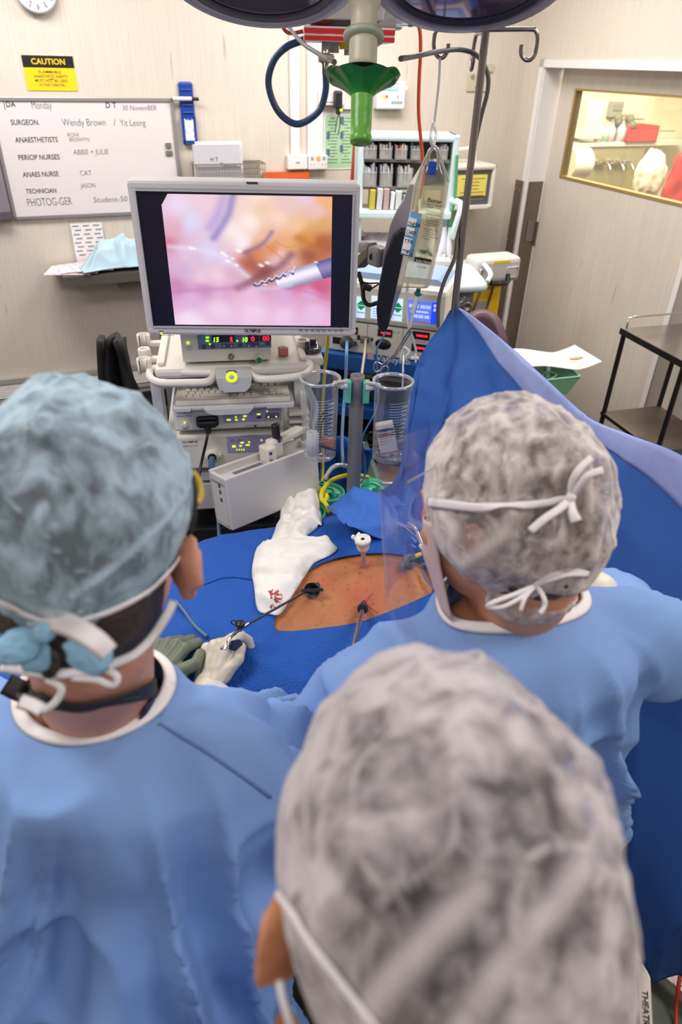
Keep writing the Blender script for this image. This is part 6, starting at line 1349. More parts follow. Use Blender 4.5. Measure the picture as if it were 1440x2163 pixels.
m = MB(); bt(m, 'Sodium Chloride', 876, 547, .0085, .02, 30, y=-.0252); m.build('band_lettering', mat('band_cream', (214, 208, 180), .5), t)
# blue drug label
x_, z_ = bq(868, 493); Mx = Matrix.Translation((x_, -.0235, z_)) @ Matrix.Rotation(R(9), 4, 'Y')
m = MB(); m.grid(lambda u, v: Mx @ V3((-.017+.031*u, .010*(1-u)**2, -.052+.106*v)), 6, 4); o = m.build('blue_label', mat('label_blue', (104, 156, 192), .5), t); solid(o, .0008)
m = MB()
for (z0_, z1_) in ((.022, .04), (-.002, .018), (-.048, -.008)): m.grid(lambda u, v: Mx @ V3((-.016+.020*u, .0098*(1-u)**2-.001, z0_+(z1_-z0_)*v)), 4, 2)
m.build('label_patch', PAPER, t)
m = MB()
for s_, z__, w_ in (('THESIA', .022, .032), ('CARD', .002, .024), ('TTK', -.020, .024), ('mg', -.042, .02)): m.text(s_, -.016, z__, .013, y=-.0015, off=.01, wid=w_, shear=.15, M=Mx)
m.build('label_handwriting', mat('pen_navy', (24, 30, 52), .5), t)
# ports, giving set
t = thing('giving_set', 'clear drip chamber with teal spike and tubing below the saline bag', 'drip set')
TL2 = mat('spike_teal', (20, 92, 104), .35)
a = PY(884, 610, 1.87); m = MB(); m.cyl(a, PY(881, 625, 1.87), .006); m.cyl(PY(883, 618, 1.87), PY(882, 622, 1.87), .011, n=10); m.build('spike', TL2, t)
m = MB(); m.tube([PY(881, 625, 1.87), PY(879, 634, 1.87), PY(872, 662, 1.87)], [.006, .0085, .0065], smooth=False, n=12); m.build('drip_chamber', CT, t)
m = MB(); m.tube([PY(872, 662, 1.87), PY(866, 690, 1.86), PY(856, 720, 1.85), PY(852, 745, 1.84), PY(851, 780, 1.8), PY(850, 820, 1.78)], .0032, n=8); m.tube([PY(861, 598, 1.87), PY(858, 640, 1.87), PY(862, 690, 1.86), PY(872, 715, 1.86), PY(879, 745, 1.85)], .0035, n=8); m.build('tubing', CT, t)
m = MB(); q = [PY(x, y, 1.838) for x, y in ((852, 733), (864, 742), (858, 752), (852, 762), (846, 756), (849, 742))]; m.tube(q, .0035, n=8, closed=True, k=3); m.build('roller_clamp', OFFW, t)
m = MB(); m.bar(PY(867, 756, 1.845), PY(884, 756, 1.845), .008, .008, .002); m.bar(PY(877, 748, 1.845), PY(878, 766, 1.845), .006, .006, .002); m.build('tap', OFFW, t)
t = thing('artery_forceps', 'steel artery forceps clipped to the drip tubing, ring handles down', 'forceps')
FY = 1.84
m = MB(); m.bar(PY(868, 692, FY), PY(832, 748, FY), .004, .0035); m.bar(PY(832, 748, FY), PY(806, 772, FY), .0045, .0035); m.tube([PY(x, y, FY) for x, y in ((806, 770), (794, 765), (789, 776), (793, 785), (802, 782), (806, 774))], .0022, n=8, closed=True, k=4); m.build('blade', CHROME, t)
m = MB(); m.bar(PY(870, 698, FY-.006), PY(836, 750, FY-.006), .004, .0035); m.bar(PY(836, 750, FY-.006), PY(814, 774, FY-.006), .0045, .0035); m.tube([PY(x, y, FY-.006) for x, y in ((814, 773), (820, 778), (817, 788), (807, 792), (804, 785), (808, 777))], .0022, n=8, closed=True, k=4); m.build('blade', CHROME, t)
from mathutils.geometry import delaunay_2d_cdt
from mathutils.bvhtree import BVHTree
# ============================================================ TABLE, PATIENT, DRAPES
TY = R(22)
TBM = Matrix.Translation((.05, 1.25, 0)) @ Matrix.Rotation(TY, 4, 'Z'); TBI = TBM.inverted()
def H(x, y):
    """height of the draped body in the table frame"""
    c = (y-.04)/.37
    top = .905+.135*max(0., 1-c*c)**.55 if abs(c) < 1 else .905
    top -= .05*max(0, min(1, (-x-.30)/.25))
    g = .13*math.exp(-(((x-.36)/.16)**2+((y-.30)/.16)**2))+.05*math.exp(-(((x-.42)/.18)**2+((y-.05)/.25)**2))
    return top+g
def Hs(x, y):
    """side falls of the drape"""
    z = H(x, y); near = -.30-.02*math.sin(x*7); far = .40
    if y < near: d = near-y; z = H(x, near)-d*6.5-.35*d/(d+.02)*.06
    if y > far: d = y-far; z = H(x, far)-d*6.5
    return max(z, .32)
t = thing('operating_table', 'operating table almost wholly hidden under the blue patient drape', 'table', M=TBM.copy())
MB().box(-1.15, .85, -.24, .27, .70, .78, .02).build('table_top', mat('mattress_black', (28, 28, 30), .6), t)
MB().box(-.25, .15, -.14, .16, .08, .70, .02).build('column', STEEL, t); MB().box(-.55, .45, -.24, .26, 0, .1, .02).build('base', STEEL, t)
# patient
SK = []
wpoly_px = [(588, 1335, 1.0), (585, 1300, 1.0), (612, 1258, 1.01), (650, 1210, 1.03), (690, 1188, 1.03), (740, 1176, 1.03), (800, 1171, 1.02), (850, 1175, 1.02), (888, 1192, 1.01), (908, 1218, 1.0), (917, 1248, 1.0), (880, 1270, 1.0), (820, 1295, 1.0), (760, 1316, 1.0), (690, 1328, 1.0)]
def hit_table(px, py, it=40):
    r = ray(px, py); o = O; a, b = .8, 2.6
    def f(s): p = TBI @ (o+r*s); return p.z-Hs(p.x, p.y)
    s = a; prev = f(a); n = 220
    for i in range(1, n+1):
        s2 = a+(b-a)*i/n; v = f(s2)
        if v < 0:
            lo, hi = s, s2
            for _ in range(25):
                mid = (lo+hi)/2
                if f(mid) > 0: lo = mid
                else: hi = mid
            return TBI @ (o+r*hi)
        s = s2
    return TBI @ (o+r*b)
WP = [hit_table(p[0], p[1]) for p in wpoly_px]
wp2 = [(p.x, p.y) for p in catmull([(p.x, p.y, 0) for p in WP], 3, True)]
def inside(x, y, P):
    c = False; j = len(P)-1
    for i in range(len(P)):
        if (P[i][1] > y) != (P[j][1] > y) and x < (P[j][0]-P[i][0])*(y-P[i][1])/(P[j][1]-P[i][1])+P[i][0]: c = not c
        j = i
    return c
def pdist(x, y, P):
    b = 9
    for i in range(len(P)):
        a = P[i-1]; q = P[i]; dx, dy = q[0]-a[0], q[1]-a[1]; L2_ = dx*dx+dy*dy+1e-12; tt = max(0, min(1, ((x-a[0])*dx+(y-a[1])*dy)/L2_)); b = min(b, math.hypot(x-a[0]-tt*dx, y-a[1]-tt*dy))
    return b
SKIN_PAT = vcol_mat('patient_skin', rough=.42, bump=(260, .35))
pat = thing('person', 'patient lying under the blue drape with bare belly and ports showing in its opening', 'person', M=TBM.copy())
m = MB()
m.ell((0, .04, .90), (.42, .22, .115)); m.ell((.32, .04, .90), (.26, .22, .12)); m.ell((-.32, .04, .88), (.2, .2, .1))
for s in (-1, 1):
    cap3(m, (-.4, .04+s*.1, .87), (-.82, .04+s*.12, .85), .08, .055); cap3(m, (-.82, .04+s*.12, .85), (-1.1, .04+s*.12, .84), .052, .04); cap3(m, (-1.1, .04+s*.12, .83), (-1.13, .04+s*.12, .93), .035, .03)
    cap3(m, (.46, .04+s*.16, .88), (.10, .04+s*.20, .84), .045, .035)
cap3(m, (.5, .04, .90), (.66, .04, .90), .06, .055); m.ell((.74, .04, .91), (.12, .08, .09)); m.ell((.76, .04, .98), (.02, .015, .03))
def pdisp(p, n):
    if n.z > .1 and abs(p.x) < .34 and -.20 < p.y < .28: return V3((p.x, p.y, H(p.x, p.y)-.004+.0012*nz(p, 60)))
    if p.z > H(p.x, p.y)-.02: return V3((p.x, p.y, H(p.x, p.y)-.02))
    return p.copy()
body = blob('body', m, .0055, SKIN_PAT, pat, 8, pdisp)
me = body.data; ca = me.color_attributes.new('Col', 'FLOAT_COLOR', 'POINT'); base = np.array(rgb(180, 116, 72)[:3]); red = np.array(rgb(186, 84, 66)[:3]); dark = np.array(rgb(96, 50, 34)[:3])
RED = [(hit_table(x, y), r_, k) for x, y, r_, k in ((767, 1192, .022, .8), (775, 1262, .05, .75), (790, 1285, .03, .6), (680, 1225, .035, .5), (650, 1250, .02, .5), (840, 1205, .03, .4), (800, 1230, .06, .35))]
cols = []
for v in me.vertices:
    p = v.co; k = 0.
    for q, r_, s in RED: k = max(k, s*math.exp(-((p.x-q.x)**2+(p.y-q.y)**2)/(r_*r_)))
    n1 = nz(p, 22, 3)*.10+nz(p, 90, 5)*.07+nz(p, 7, 2)*.10; c = base*(1+n1)*(1-k)+red*k*(1+n1)
    if nz(p, 130, 9) > .52: c = c*.62
    cols.append((*c, 1))
ca.data.foreach_set('color', np.array(cols, np.float32).ravel())
# the drape over the patient, with its window (triangulated around the opening)
random.seed(12)
def dh(x, y):
    z = Hs(x, y); p = (x, y, 0); d = pdist(x, y, wp2) if abs(x) < .5 and abs(y) < .35 else 1.; k = min(1, d/.06)
    sl = 1. if y < -.28 else .35
    z += k*sl*(.026*fold(p, 4.5, 3, 1.8)+.012*nz(p, 9, 1)+.012*fold(p, 12, 7, 2.6))+.004*(1-k)
    return z
X0_, X1_, Y0_, Y1_ = -1.25, .62, -.372, .445
pts = []; cellx = .012
nx = int((X1_-X0_)/cellx); ys = []
y = Y0_
while y < Y1_:
    ys.append(y); y += .0022 if (y < -.285) else (.009 if y < .385 else .004)
bx_ = [X0_+(X1_-X0_)*i/nx for i in range(nx+1)]
vs = [(x, y) for y in ys+[Y1_] for x in bx_]
rect_n = nx+1
keepv = [v for v in vs if pdist(v[0], v[1], wp2) > .0055 or not (abs(v[0]) < .4)]
b0 = len(keepv); allv = keepv+wp2
edges = [(b0+i, b0+(i+1) % len(wp2)) for i in range(len(wp2))]
r_ = delaunay_2d_cdt([V3((a, b)).to_2d() if False else __import__('mathutils').Vector((a, b)) for a, b in allv], edges, [], 0, 1e-6)
ov, _, of = r_[0], r_[1], r_[2]
V_ = [V3((v.x, v.y, dh(v.x, v.y))) for v in ov]; F_ = []
for f in of:
    c = ((V_[f[0]].x+V_[f[1]].x+V_[f[2]].x)/3, (V_[f[0]].y+V_[f[1]].y+V_[f[2]].y)/3)
    if not inside(c[0], c[1], wp2): F_.append(tuple(f))
def warp(p):   # pleats of the hanging front
    if p.y < -.29:
        d = (-.29-p.y); k = min(1, d/.05); p = p.copy(); p.y = p.y-k*(.035*math.sin(p.x*17+2*nz((p.x, 0, 0), 3))+.03*nz((p.x*1.0, p.z*.6, 0), 6, 3)+.015*math.sin(p.x*41))
    return p
m = MB(); m.raw([warp(p) for p in V_], F_, True)
DB = mat('drape_blue', (34, 86, 174), .75, spec=.25)
def embossed(m_, scale=420, st=.35):
    N = m_.node_tree.nodes; L = m_.node_tree.links; tc = N.new('ShaderNodeTexCoord'); v = N.new('ShaderNodeTexVoronoi'); v.inputs['Scale'].default_value = scale; L.new(tc.outputs['Object'], v.inputs['Vector'])
    bp = N.new('ShaderNodeBump'); bp.inputs['Strength'].default_value = st; bp.inputs['Distance'].default_value = .0015; L.new(v.outputs['Distance'], bp.inputs['Height']); L.new(bp.outputs[0], N['Principled BSDF'].inputs['Normal'])
embossed(DB, 170, 1.0)
drp = m.build('patient_drape', DB, M=TBM.copy()); solid(drp, .0012, -1); tag(drp, 'bright blue textured surgical drape with a window over the patient', 'drape')
# seam lines on the drape
def seam(name, px_pts, par_ob, mt, r=.0012, label=None, bvh=None):
    P_ = []
    for x, y in px_pts: q = hit_table(x, y); P_.append(V3((q.x, q.y, dh(q.x, q.y)+.001)))
    return MB().tube(P_, r, n=6, k=6).build(name, mt, par_ob)
seam('seam', [(395, 1252), (430, 1238), (480, 1228), (535, 1230)], drp, DB, .0018)
# ---- towel
def px_cloth(poly, name, mt, lift, amp, cell=.006, parent=None, M=TBM, seed=0., sub=2, ref=None):
    P = [(q.x, q.y) for q in (hit_table(*p) for p in poly)]
    P = [(p.x, p.y) for p in catmull([(a, b, 0) for a, b in P], 3, True)]
    x0, x1 = min(p[0] for p in P), max(p[0] for p in P); y0, y1 = min(p[1] for p in P), max(p[1] for p in P)
    g = []; x = x0
    while x < x1:
        y = y0
        while y < y1:
            if inside(x, y, P) and pdist(x, y, P) > cell*.5: g.append((x, y))
            y += cell
        x += cell
    nb = len(P); ed = [(i, (i+1) % nb) for i in range(nb)]
    r_ = delaunay_2d_cdt([__import__('mathutils').Vector(a) for a in P+g], ed, [], 1, 1e-6)
    vs = []
    for v in r_[0]:
        d = pdist(v.x, v.y, ref or P); k = min(1, d/.02); p = (v.x, v.y, 0)
        vs.append(V3((v.x, v.y, max(dh(v.x, v.y), H(v.x, v.y))+lift*(.25+.75*k)+k*amp*(fold(p, 9, seed, 2.6)+.5*fold(p, 21, seed+3, 2.2)+.5*nz(p, 16, seed)+.3))))
    m = MB(); m.raw(vs, [tuple(f) for f in r_[2]], True); return m, P
TW_ = mat('towel_white', (238, 234, 230), .85, bump=(420, .3, .001))
m, tv = px_cloth([(540, 1176), (556, 1150), (582, 1128), (610, 1108), (634, 1090), (646, 1092), (660, 1096), (676, 1103), (672, 1116), (655, 1132), (644, 1142), (668, 1146), (690, 1142), (700, 1152), (711, 1165), (692, 1180), (664, 1193), (648, 1212), (630, 1242), (606, 1280), (588, 1304), (566, 1300), (546, 1292), (539, 1250), (534, 1210)], 'towel', TW_, .008, .016, seed=4.)
tw = m.build('surgical_towel', TW_, M=TBM.copy()); solid(tw, .0035, 1); tag(tw, 'folded white surgical towel with a blood spot lying on the blue drape', 'towel')
m, _ = px_cloth([(606, 1112), (634, 1088), (650, 1092), (664, 1096), (678, 1104), (672, 1118), (650, 1136), (630, 1150), (606, 1140)], 'fold', TW_, .020, .018, seed=7.)
o = m.build('folded_corner', TW_, tw); solid(o, .003, 1)
m, _ = px_cloth([(566, 1266), (580, 1262), (592, 1268), (598, 1276), (592, 1290), (584, 1298), (570, 1294), (572, 1280)], 'blood', TW_, .008, .016, cell=.003, seed=4., ref=tv)
m.v = [v+V3((0, -.001, .0052)) for v in m.v]
BL = mat('blood_red', (176, 52, 40), .5); N = BL.node_tree.nodes; L = BL.node_tree.links
tc = N.new('ShaderNodeTexCoord'); n_ = N.new('ShaderNodeTexNoise'); n_.inputs['Scale'].default_value = 120; L.new(tc.outputs['Object'], n_.inputs['Vector']); r_ = N.new('ShaderNodeMapRange'); r_.inputs[1].default_value = .48; r_.inputs[2].default_value = .56; L.new(n_.outputs[0], r_.inputs[0]); L.new(r_.outputs[0], N['Principled BSDF'].inputs['Alpha'])
m.build('blood_spot', BL, tw)
# ---- ports and instruments
def TP(px, py, up=0.): q = hit_table(px, py); return TBM @ V3((q.x, q.y, H(q.x, q.y)+up))
b = TP(768, 1194); hd = PZ(766, 1142, b.z+.075)
t = thing('white_port', 'white trocar with side tap and pale blue sleeve standing in the belly', 'trocar')
ax = (hd-b).normalized()
m = MB(); m.cyl(b-ax*.02, b+ax*.05, .0062, n=16); m.build('sleeve', clear('sleeve_blue', (150, 190, 226), .5, .2, edge=.4, dcol=(96, 140, 190)), t)
rotq = V3((0, 0, 1)).rotation_difference(ax).to_matrix().to_4x4(); Mh = Matrix.Translation(b+ax*.046) @ rotq
PW = mat('port_white', (236, 234, 230), .35)
m = MB(); m.lathe([(0, 0), (.010, 0), (.0135, .006), (.0155, .012), (.0155, .026), (.0185, .027), (.0195, .031), (.0185, .036), (.0135, .037), (.0115, .0345), (.005, .0345)], n=32, M=Mh if False else None) if False else m.raw([], [])
m.lathe([(0, 0), (.010, 0), (.0135, .006), (.0155, .012), (.0155, .024), (.0185, .026), (.0195, .031), (.0185, .036), (.0135, .037), (.0115, .0345), (.005, .0345)], n=32, c=(0, 0, 0))
m.v = [Mh @ v for v in m.v]; m.build('port_head', PW, t)
m = MB(); m.lathe([(0, .0335), (.0055, .034)], n=16); m.v = [Mh @ v for v in m.v]; m.build('seal_hole', BLACK, t)
m = MB(); q0 = b+ax*.062; q1 = PZ(742, 1131, q0.z+.004); q1 = q0+(q1-q0).normalized()*.032; m.cyl(q0, q1, .0042, n=12); m.cyl(q0+(q1-q0)*.6+V3((0, 0, -.008)), q0+(q1-q0)*.6+V3((0, 0, .012)), .0065, n=14); m.bar(q0+(q1-q0)*.6+V3((-.004, -.002, .012)), q0+(q1-q0)*.6+V3((.004, .014, .013)), .006, .004, .001); m.cyl(q1, q1+(q1-q0).normalized()*.006, .0055, n=12); m.build('side_tap', PW, t)
# black funnel port
b = TP(668, 1240, .004); f0 = PZ(652, 1254, b.z+.022); f1 = PZ(640, 1256, b.z+.035)
DK = mat('port_charcoal', (48, 52, 56), .4)
t = thing('black_port', 'charcoal funnel shaped trocar entered by the grasper at the towel edge', 'trocar')
ax = (f0-b).normalized(); rq = V3((0, 0, 1)).rotation_difference(ax).to_matrix().to_4x4(); Mh = Matrix.Translation(b) @ rq
m = MB(); m.lathe([(.0055, -.01), (.006, .006), (.011, .010), (.0125, .014), (.0125, .020), (.009, .023), (.011, .026), (.017, .036), (.0185, .037), (.0170, .035), (.010, .027), (.004, .022)], n=36); m.box(-.026, .026, -.004, .004, .033, .0365, .001); m.v = [Mh @ v for v in m.v]; m.build('funnel', DK, t)
fc = Mh @ V3((0, 0, .03)); inl = Mh @ V3((0, 0, .0))
# grasper
t = thing('laparoscopic_grasper', 'long dark grasper with steel scissor handle held in the white glove', 'surgical instrument')
g1 = PZ(524, 1318, fc.z+.035)
m = MB(); m.cyl(inl, g1, .0027, n=12); m.build('shaft', mat('shaft_gunmetal', (66, 68, 74), .35, .6), t)
dg = (g1-fc).normalized(); h0 = g1
e1_ = PZ(500, 1333, h0.z+.006); e2 = PZ(486, 1346, h0.z+.004); e3 = PZ(480, 1364, h0.z-.002); e4 = PZ(466, 1371, h0.z-.006)
m = MB(); m.tube([h0, e1_, e2], [.0042, .0045, .0045], smooth=False, n=10); m.tube([e2, PZ(481, 1356, h0.z), e3], .003, n=10); m.bar(PZ(503, 1351, h0.z-.01), e4, .005, .004, .001); m.bar(e2, PZ(474, 1372, h0.z-.006), .006, .004, .001); m.build('handle_lever', CHROME, t)
m = MB(); m.prism([(-.006, 0), (.012, .004), (.018, -.006), (.004, -.02), (-.01, -.016)], -.003, .003); T_ = Matrix.Translation(PZ(494, 1354, h0.z-.004)) @ Matrix.Rotation(R(-35), 4, 'X'); m.v = [T_ @ v for v in m.v]; m.build('handle_body', mat('handle_navy', (40, 48, 84), .35), t)
m = MB(); q = PZ(507, 1320, h0.z+.014); m.lathe([(.0, .006), (.009, .006), (.010, 0), (.004, -.008), (.003, -.016)], c=q, n=18); m.tube([q+V3((-.012+.006*math.cos(k), .002, .004+.006*math.sin(k))) for k in [i*math.pi/5 for i in range(10)]], .0014, n=6, closed=True, smooth=False); m.build('rotation_knob', BLACK, t)
m = MB(); q = PZ(494, 1418, .985); m.tube([q+V3((.011*math.cos(k), .004*math.sin(k), .016*math.sin(k))) for k in [i*math.pi/7 for i in range(14)]], .0022, n=8, closed=True, smooth=False); m.build('finger_ring', CHROME, t)
# scope in dark port
b = TP(768, 1276, .002); s1 = PZ(763, 1300, b.z+.03); s2 = PZ(747, 1366, b.z+.088); s3 = s2+(s2-s1).normalized()*.09
t = thing('camera_port', 'dark cone tipped trocar at the navel holding the steel scope', 'trocar')
d = (s1-b).normalized()
m = MB(); m.tube([b-d*.01, b+d*.006, b+d*.016, b+d*.03, b+d*.036, b+d*.040], [.0045, .006, .0085, .0085, .0125, .0115], n=20, smooth=False); m.build('port_body', DK, t)
t = thing('endoscope', 'steel endoscope rod entering the dark port near the navel', 'surgical instrument')
m = MB(); m.cyl(b+d*.03, b+d*.05, .0062, n=16); m.build('collar', BLACK, t); m = MB(); m.cyl(b+d*.045, s3, .0052, n=18); m.build('rod', CHROME, t)
m = MB(); m.cyl(s3, s3+(s3-s1).normalized()*.06, .016, n=20); m.build('camera_head', BLACK, t)
# grey port on the right with black rod
b = TP(846, 1203, .004); r0_ = TP(866, 1196, .016); r1_ = PZ(925, 1186, b.z+.06)
d = (r1_-r0_).normalized()
t = thing('grey_port', 'grey disc topped trocar on the right of the belly', 'trocar')
m = MB(); m.tube([b-V3((0, 0, .006)), b+V3((0, 0, .004)), r0_-d*.012], [.006, .007, .008], n=16, smooth=False); m.tube([r0_-d*.014, r0_-d*.012, r0_+d*.0, r0_+d*.001], [.013, .0165, .0165, .012], n=28, smooth=False); m.build('port_disc', mat('port_grey', (112, 116, 118), .45), t)
t = thing('black_probe', 'black rod running from the grey port to the right surgeon', 'surgical instrument'); m = MB(); m.cyl(r0_-d*.005, r1_+d*.12, .0030, n=12); m.build('rod', BLACK, t); MB().cyl(r1_+d*.12, r1_+d*.2, .011, n=16).build('grip', DK, t)
# suture line and marks on skin
cable('suture_thread', 'thin dark suture curling beside the navel port', [TP(788, 1256, .004), TP(778, 1268, .006), TP(774, 1278, .003), TP(786, 1288, .002), TP(798, 1297, .003)], .0006, BLACK, 'thread')
# stopcock cluster with lines at right edge of the window
t = thing('stopcock_manifold', 'cluster of clear, yellow and red stopcocks and lines beside the grey port', 'stopcock')
a = TP(884, 1150, .02); 
m = MB(); m.tube([TP(862, 1120, .02), TP(876, 1140, .03), TP(890, 1165, .02), TP(908, 1185, .01)], .006); m.tube([TP(840, 1118, .015), TP(858, 1130, .02), TP(880, 1150, .02)], .002); m.tube([TP(836, 1114, .015), TP(860, 1126, .02), TP(884, 1142, .02)], .002); m.build('clear_lines', CT, t)
m = MB(); m.cyl(TP(876, 1184, .012), TP(888, 1180, .014), .006, n=12); m.cyl(TP(896, 1160, .02), TP(902, 1168, .02), .0055, n=12); m.build('yellow_tap', mat('tap_yellow', (230, 206, 30), .35), t)
m = MB(); m.cyl(TP(888, 1150, .02), TP(892, 1146, .03), .007, n=12); m.bar(TP(872, 1160, .018), TP(884, 1152, .026), .006, .004); m.build('red_tap', mat('tap_red', (196, 60, 60), .35), t)
m = MB(); m.cyl(TP(886, 1166, .02), TP(896, 1176, .02), .006, n=12); m.build('white_tap', PW, t)
m = MB(); m.bar(TP(868, 1150, .02), TP(878, 1162, .02), .010, .008, .002); m.bar(TP(866, 1165, .02), TP(876, 1172, .02), .007, .006, .002); m.build('blue_tap', mat('tap_blue', (40, 90, 190), .35), t)
for i, (pp_, lb) in enumerate((([(905, 1196), (912, 1212), (918, 1228), (926, 1240)], 'dark thin cable at the right corner of the drape window'), ([(888, 1208), (900, 1232), (912, 1244), (930, 1262)], 'blue thin line lying along the right edge of the drape window'))):
    cable('monitoring_line', lb, [TP(x, y, .008) for x, y in pp_], .0022, BLACK if i == 0 else mat('line_blue', (70, 110, 180), .4))
# suction/ light cable crossing on the left of the drape into the hand
cable('blue_grey_lead', 'blue grey lead running over the drape down to the gloves', [TP(372, 1276, .008), TP(390, 1298, .008), TP(412, 1328, .008), TP(438, 1354, .012)], .0048, mat('slate_cable', (70, 104, 142), .4))
cable('black_lead', 'thick black lead curving below the white glove', [PZ(486, 1400, .99), PZ(504, 1408, .97), PZ(516, 1430, .95), PZ(522, 1455, .93), PZ(524, 1480, .90)], .0052, BLACK)
cable('slate_lead', 'slate lead hanging beside the black one below the glove', [PZ(488, 1418, .98), PZ(494, 1440, .95), PZ(502, 1462, .92), PZ(506, 1480, .90)], .0055, mat('slate_cable', (70, 104, 142), .4))

# ---- anaesthetic screen drape
top = [PY(843, 1040, 1.60), PY(850, 950, 1.70), PY(864, 838, 1.80), PY(888, 752, 1.88), PY(932, 688, 1.93), PY(964, 650, 1.945), PY(1040, 700, 1.80), PY(1150, 797, 1.60), PY(1240, 878, 1.40), PY(1330, 918, 1.26), PY(1440, 962, 1.12), V3((.70, .92, 1.46)), V3((.76, .72, 1.5))]
bot = [V3((.14, 1.56, .98)), V3((.17, 1.60, .98)), V3((.20, 1.62, .98)), V3((.24, 1.60, .98)), V3((.27, 1.56, .98)), V3((.30, 1.52, .97)), V3((.36, 1.42, .96)), V3((.42, 1.30, .95)), V3((.48, 1.18, .93)), V3((.56, 1.06, .86)), V3((.66, .96, .55)), V3((.735, .865, .31)), V3((.84, .72, .28))]
K_ = 12; tc_ = catmull(top, K_); bc_ = catmull(bot, K_); NU = len(tc_)-1; NV = 60
# sharp peak at the clip
def screen(u, v, off=0.):
    i = min(NU, int(round(u*NU))); a = tc_[i]; b = bc_[i]; p = a.lerp(b, v); s = u*9
    n = V3((-.93, -.36, 0)); k = math.sin(math.pi*min(1, v*1.0))**.8 if v < 1 else 0
    clipu = 5*K_/NU; fan = math.exp(-abs(u-clipu)*9)
    amp = k*(.020+.02*v)
    w_ = math.sin((u-clipu)*60/(.3+v)*.6)*fan*.6+nz((u*6, v*1.2, 0), 1.6, 4)*1.4+.8*fold((u*5+v*1.5, v*.9, 0), 1.5, 6, 1.8)
    return p+n*(amp*w_+off+.0)+V3((0, 0, -.02*math.sin(math.pi*v)*nz((u*5, 1, 2), 2)))
SB_ = mat('screen_drape_blue', (62, 106, 184), .8, spec=.2, bump=(500, .15, .001))
o = MB().grid(screen, NU, NV).build('screen_drape', SB_); solid(o, .0015); scd = o
tag(o, 'plain blue anaesthetic screen drape hung from the drip pole and running off to the right', 'drape')
u0 = (5*K_+2)/NU; u1 = 8.0*K_/NU; u2 = 8.0*K_/NU
PERI = mat('drape_underside', (158, 172, 226), .8, var=(40, .06))
def band(ua, ub, w0, w1, off):
    def f(u, v):
        uu = ua+(ub-ua)*u; i = uu*NU; i0 = int(i); fr = i-i0; i1 = min(NU, i0+1)
        vv = v*(w0+(w1-w0)*math.sin(math.pi*.5*min(1, u*1.2)))
        a = screen(i0/NU, vv); b = screen(i1/NU, vv); return a.lerp(b, fr)+V3((-.93, -.36, 0))*(off+.004*math.sin(v*math.pi))+V3((0, 0, .002))
    return f
ms_ = Matrix.Translation(o.location).inverted()
def inpar(mb): mb.v = [o.matrix_world.inverted() @ v for v in mb.v]; return mb
bpy.context.view_layer.update()
b1 = inpar(MB().grid(band(u0, u1, .005, .16, .004), 60, 6)).build('folded_edge', PERI, o); solid(b1, .001)
b2 = inpar(MB().grid(band(u1-.004, 1, .07, .10, .006), 60, 6)).build('folded_edge', PERI, o); solid(b2, .001)
t = thing('drape_clip', 'small steel clip pinching the drape to the drip pole', 'clip', PY(966, 648, 1.93)); m = MB(); m.tube([(0, 0, 0), (.004, -.004, .012), (.012, -.004, .018), (.016, -.004, .03)], .0025, n=6); m.build('wire', CHROME, t)
# side drape, right foreground, behind the right surgeon's elbow
def sided(u, v):
    a = V3((.42, 1.20, 1.12)).lerp(V3((.70, .88, 1.22)), u) if u < .6 else V3((.588, 1.008, 1.18)).lerp(V3((.82, .62, 1.16)), (u-.6)/.4)
    b = V3((.50, 1.02, .30)).lerp(V3((.86, .70, .285)), u)
    p = a.lerp(b, v); k = min(1, v*4)
    return p+V3((-.7, -.7, 0))*(k*(.035*math.sin(u*16+v*2)+.03*fold((u*3, v*1.0, 0), 1.6, 2))+.03*math.sin(math.pi*v))+V3((0, 0, .03*math.sin(u*9)*(1-v)))
o = MB().grid(sided, 70, 60).build('side_drape', mat('side_drape_blue', (62, 104, 178), .8, spec=.2, bump=(500, .15, .001))); solid(o, .0015)
tag(o, 'darker blue drape hanging to the floor at the lower right edge', 'drape')
# clear drape sheet peak between pole and patient
def peak(u, v):
    a = PY(690+u*205, 1078-u*35-34*math.sin(math.pi*min(1, u*1.6)), 1.55); b = PY(740+u*200, 1120+u*60, 1.36+.1*u); p = a.lerp(b, v); return p+V3((0, -.02, .015))*math.sin(math.pi*v)+V3((0, 0, .012*fold((u*3, v*2, 0), 1.2)))
o = MB().grid(peak, 40, 24).build('drape_fold', mat('drape_fold_blue', (66, 116, 204), .75, spec=.25)); solid(o, .0015)
tag(o, 'lighter blue drape fold rising in front of the grey pole', 'drape')
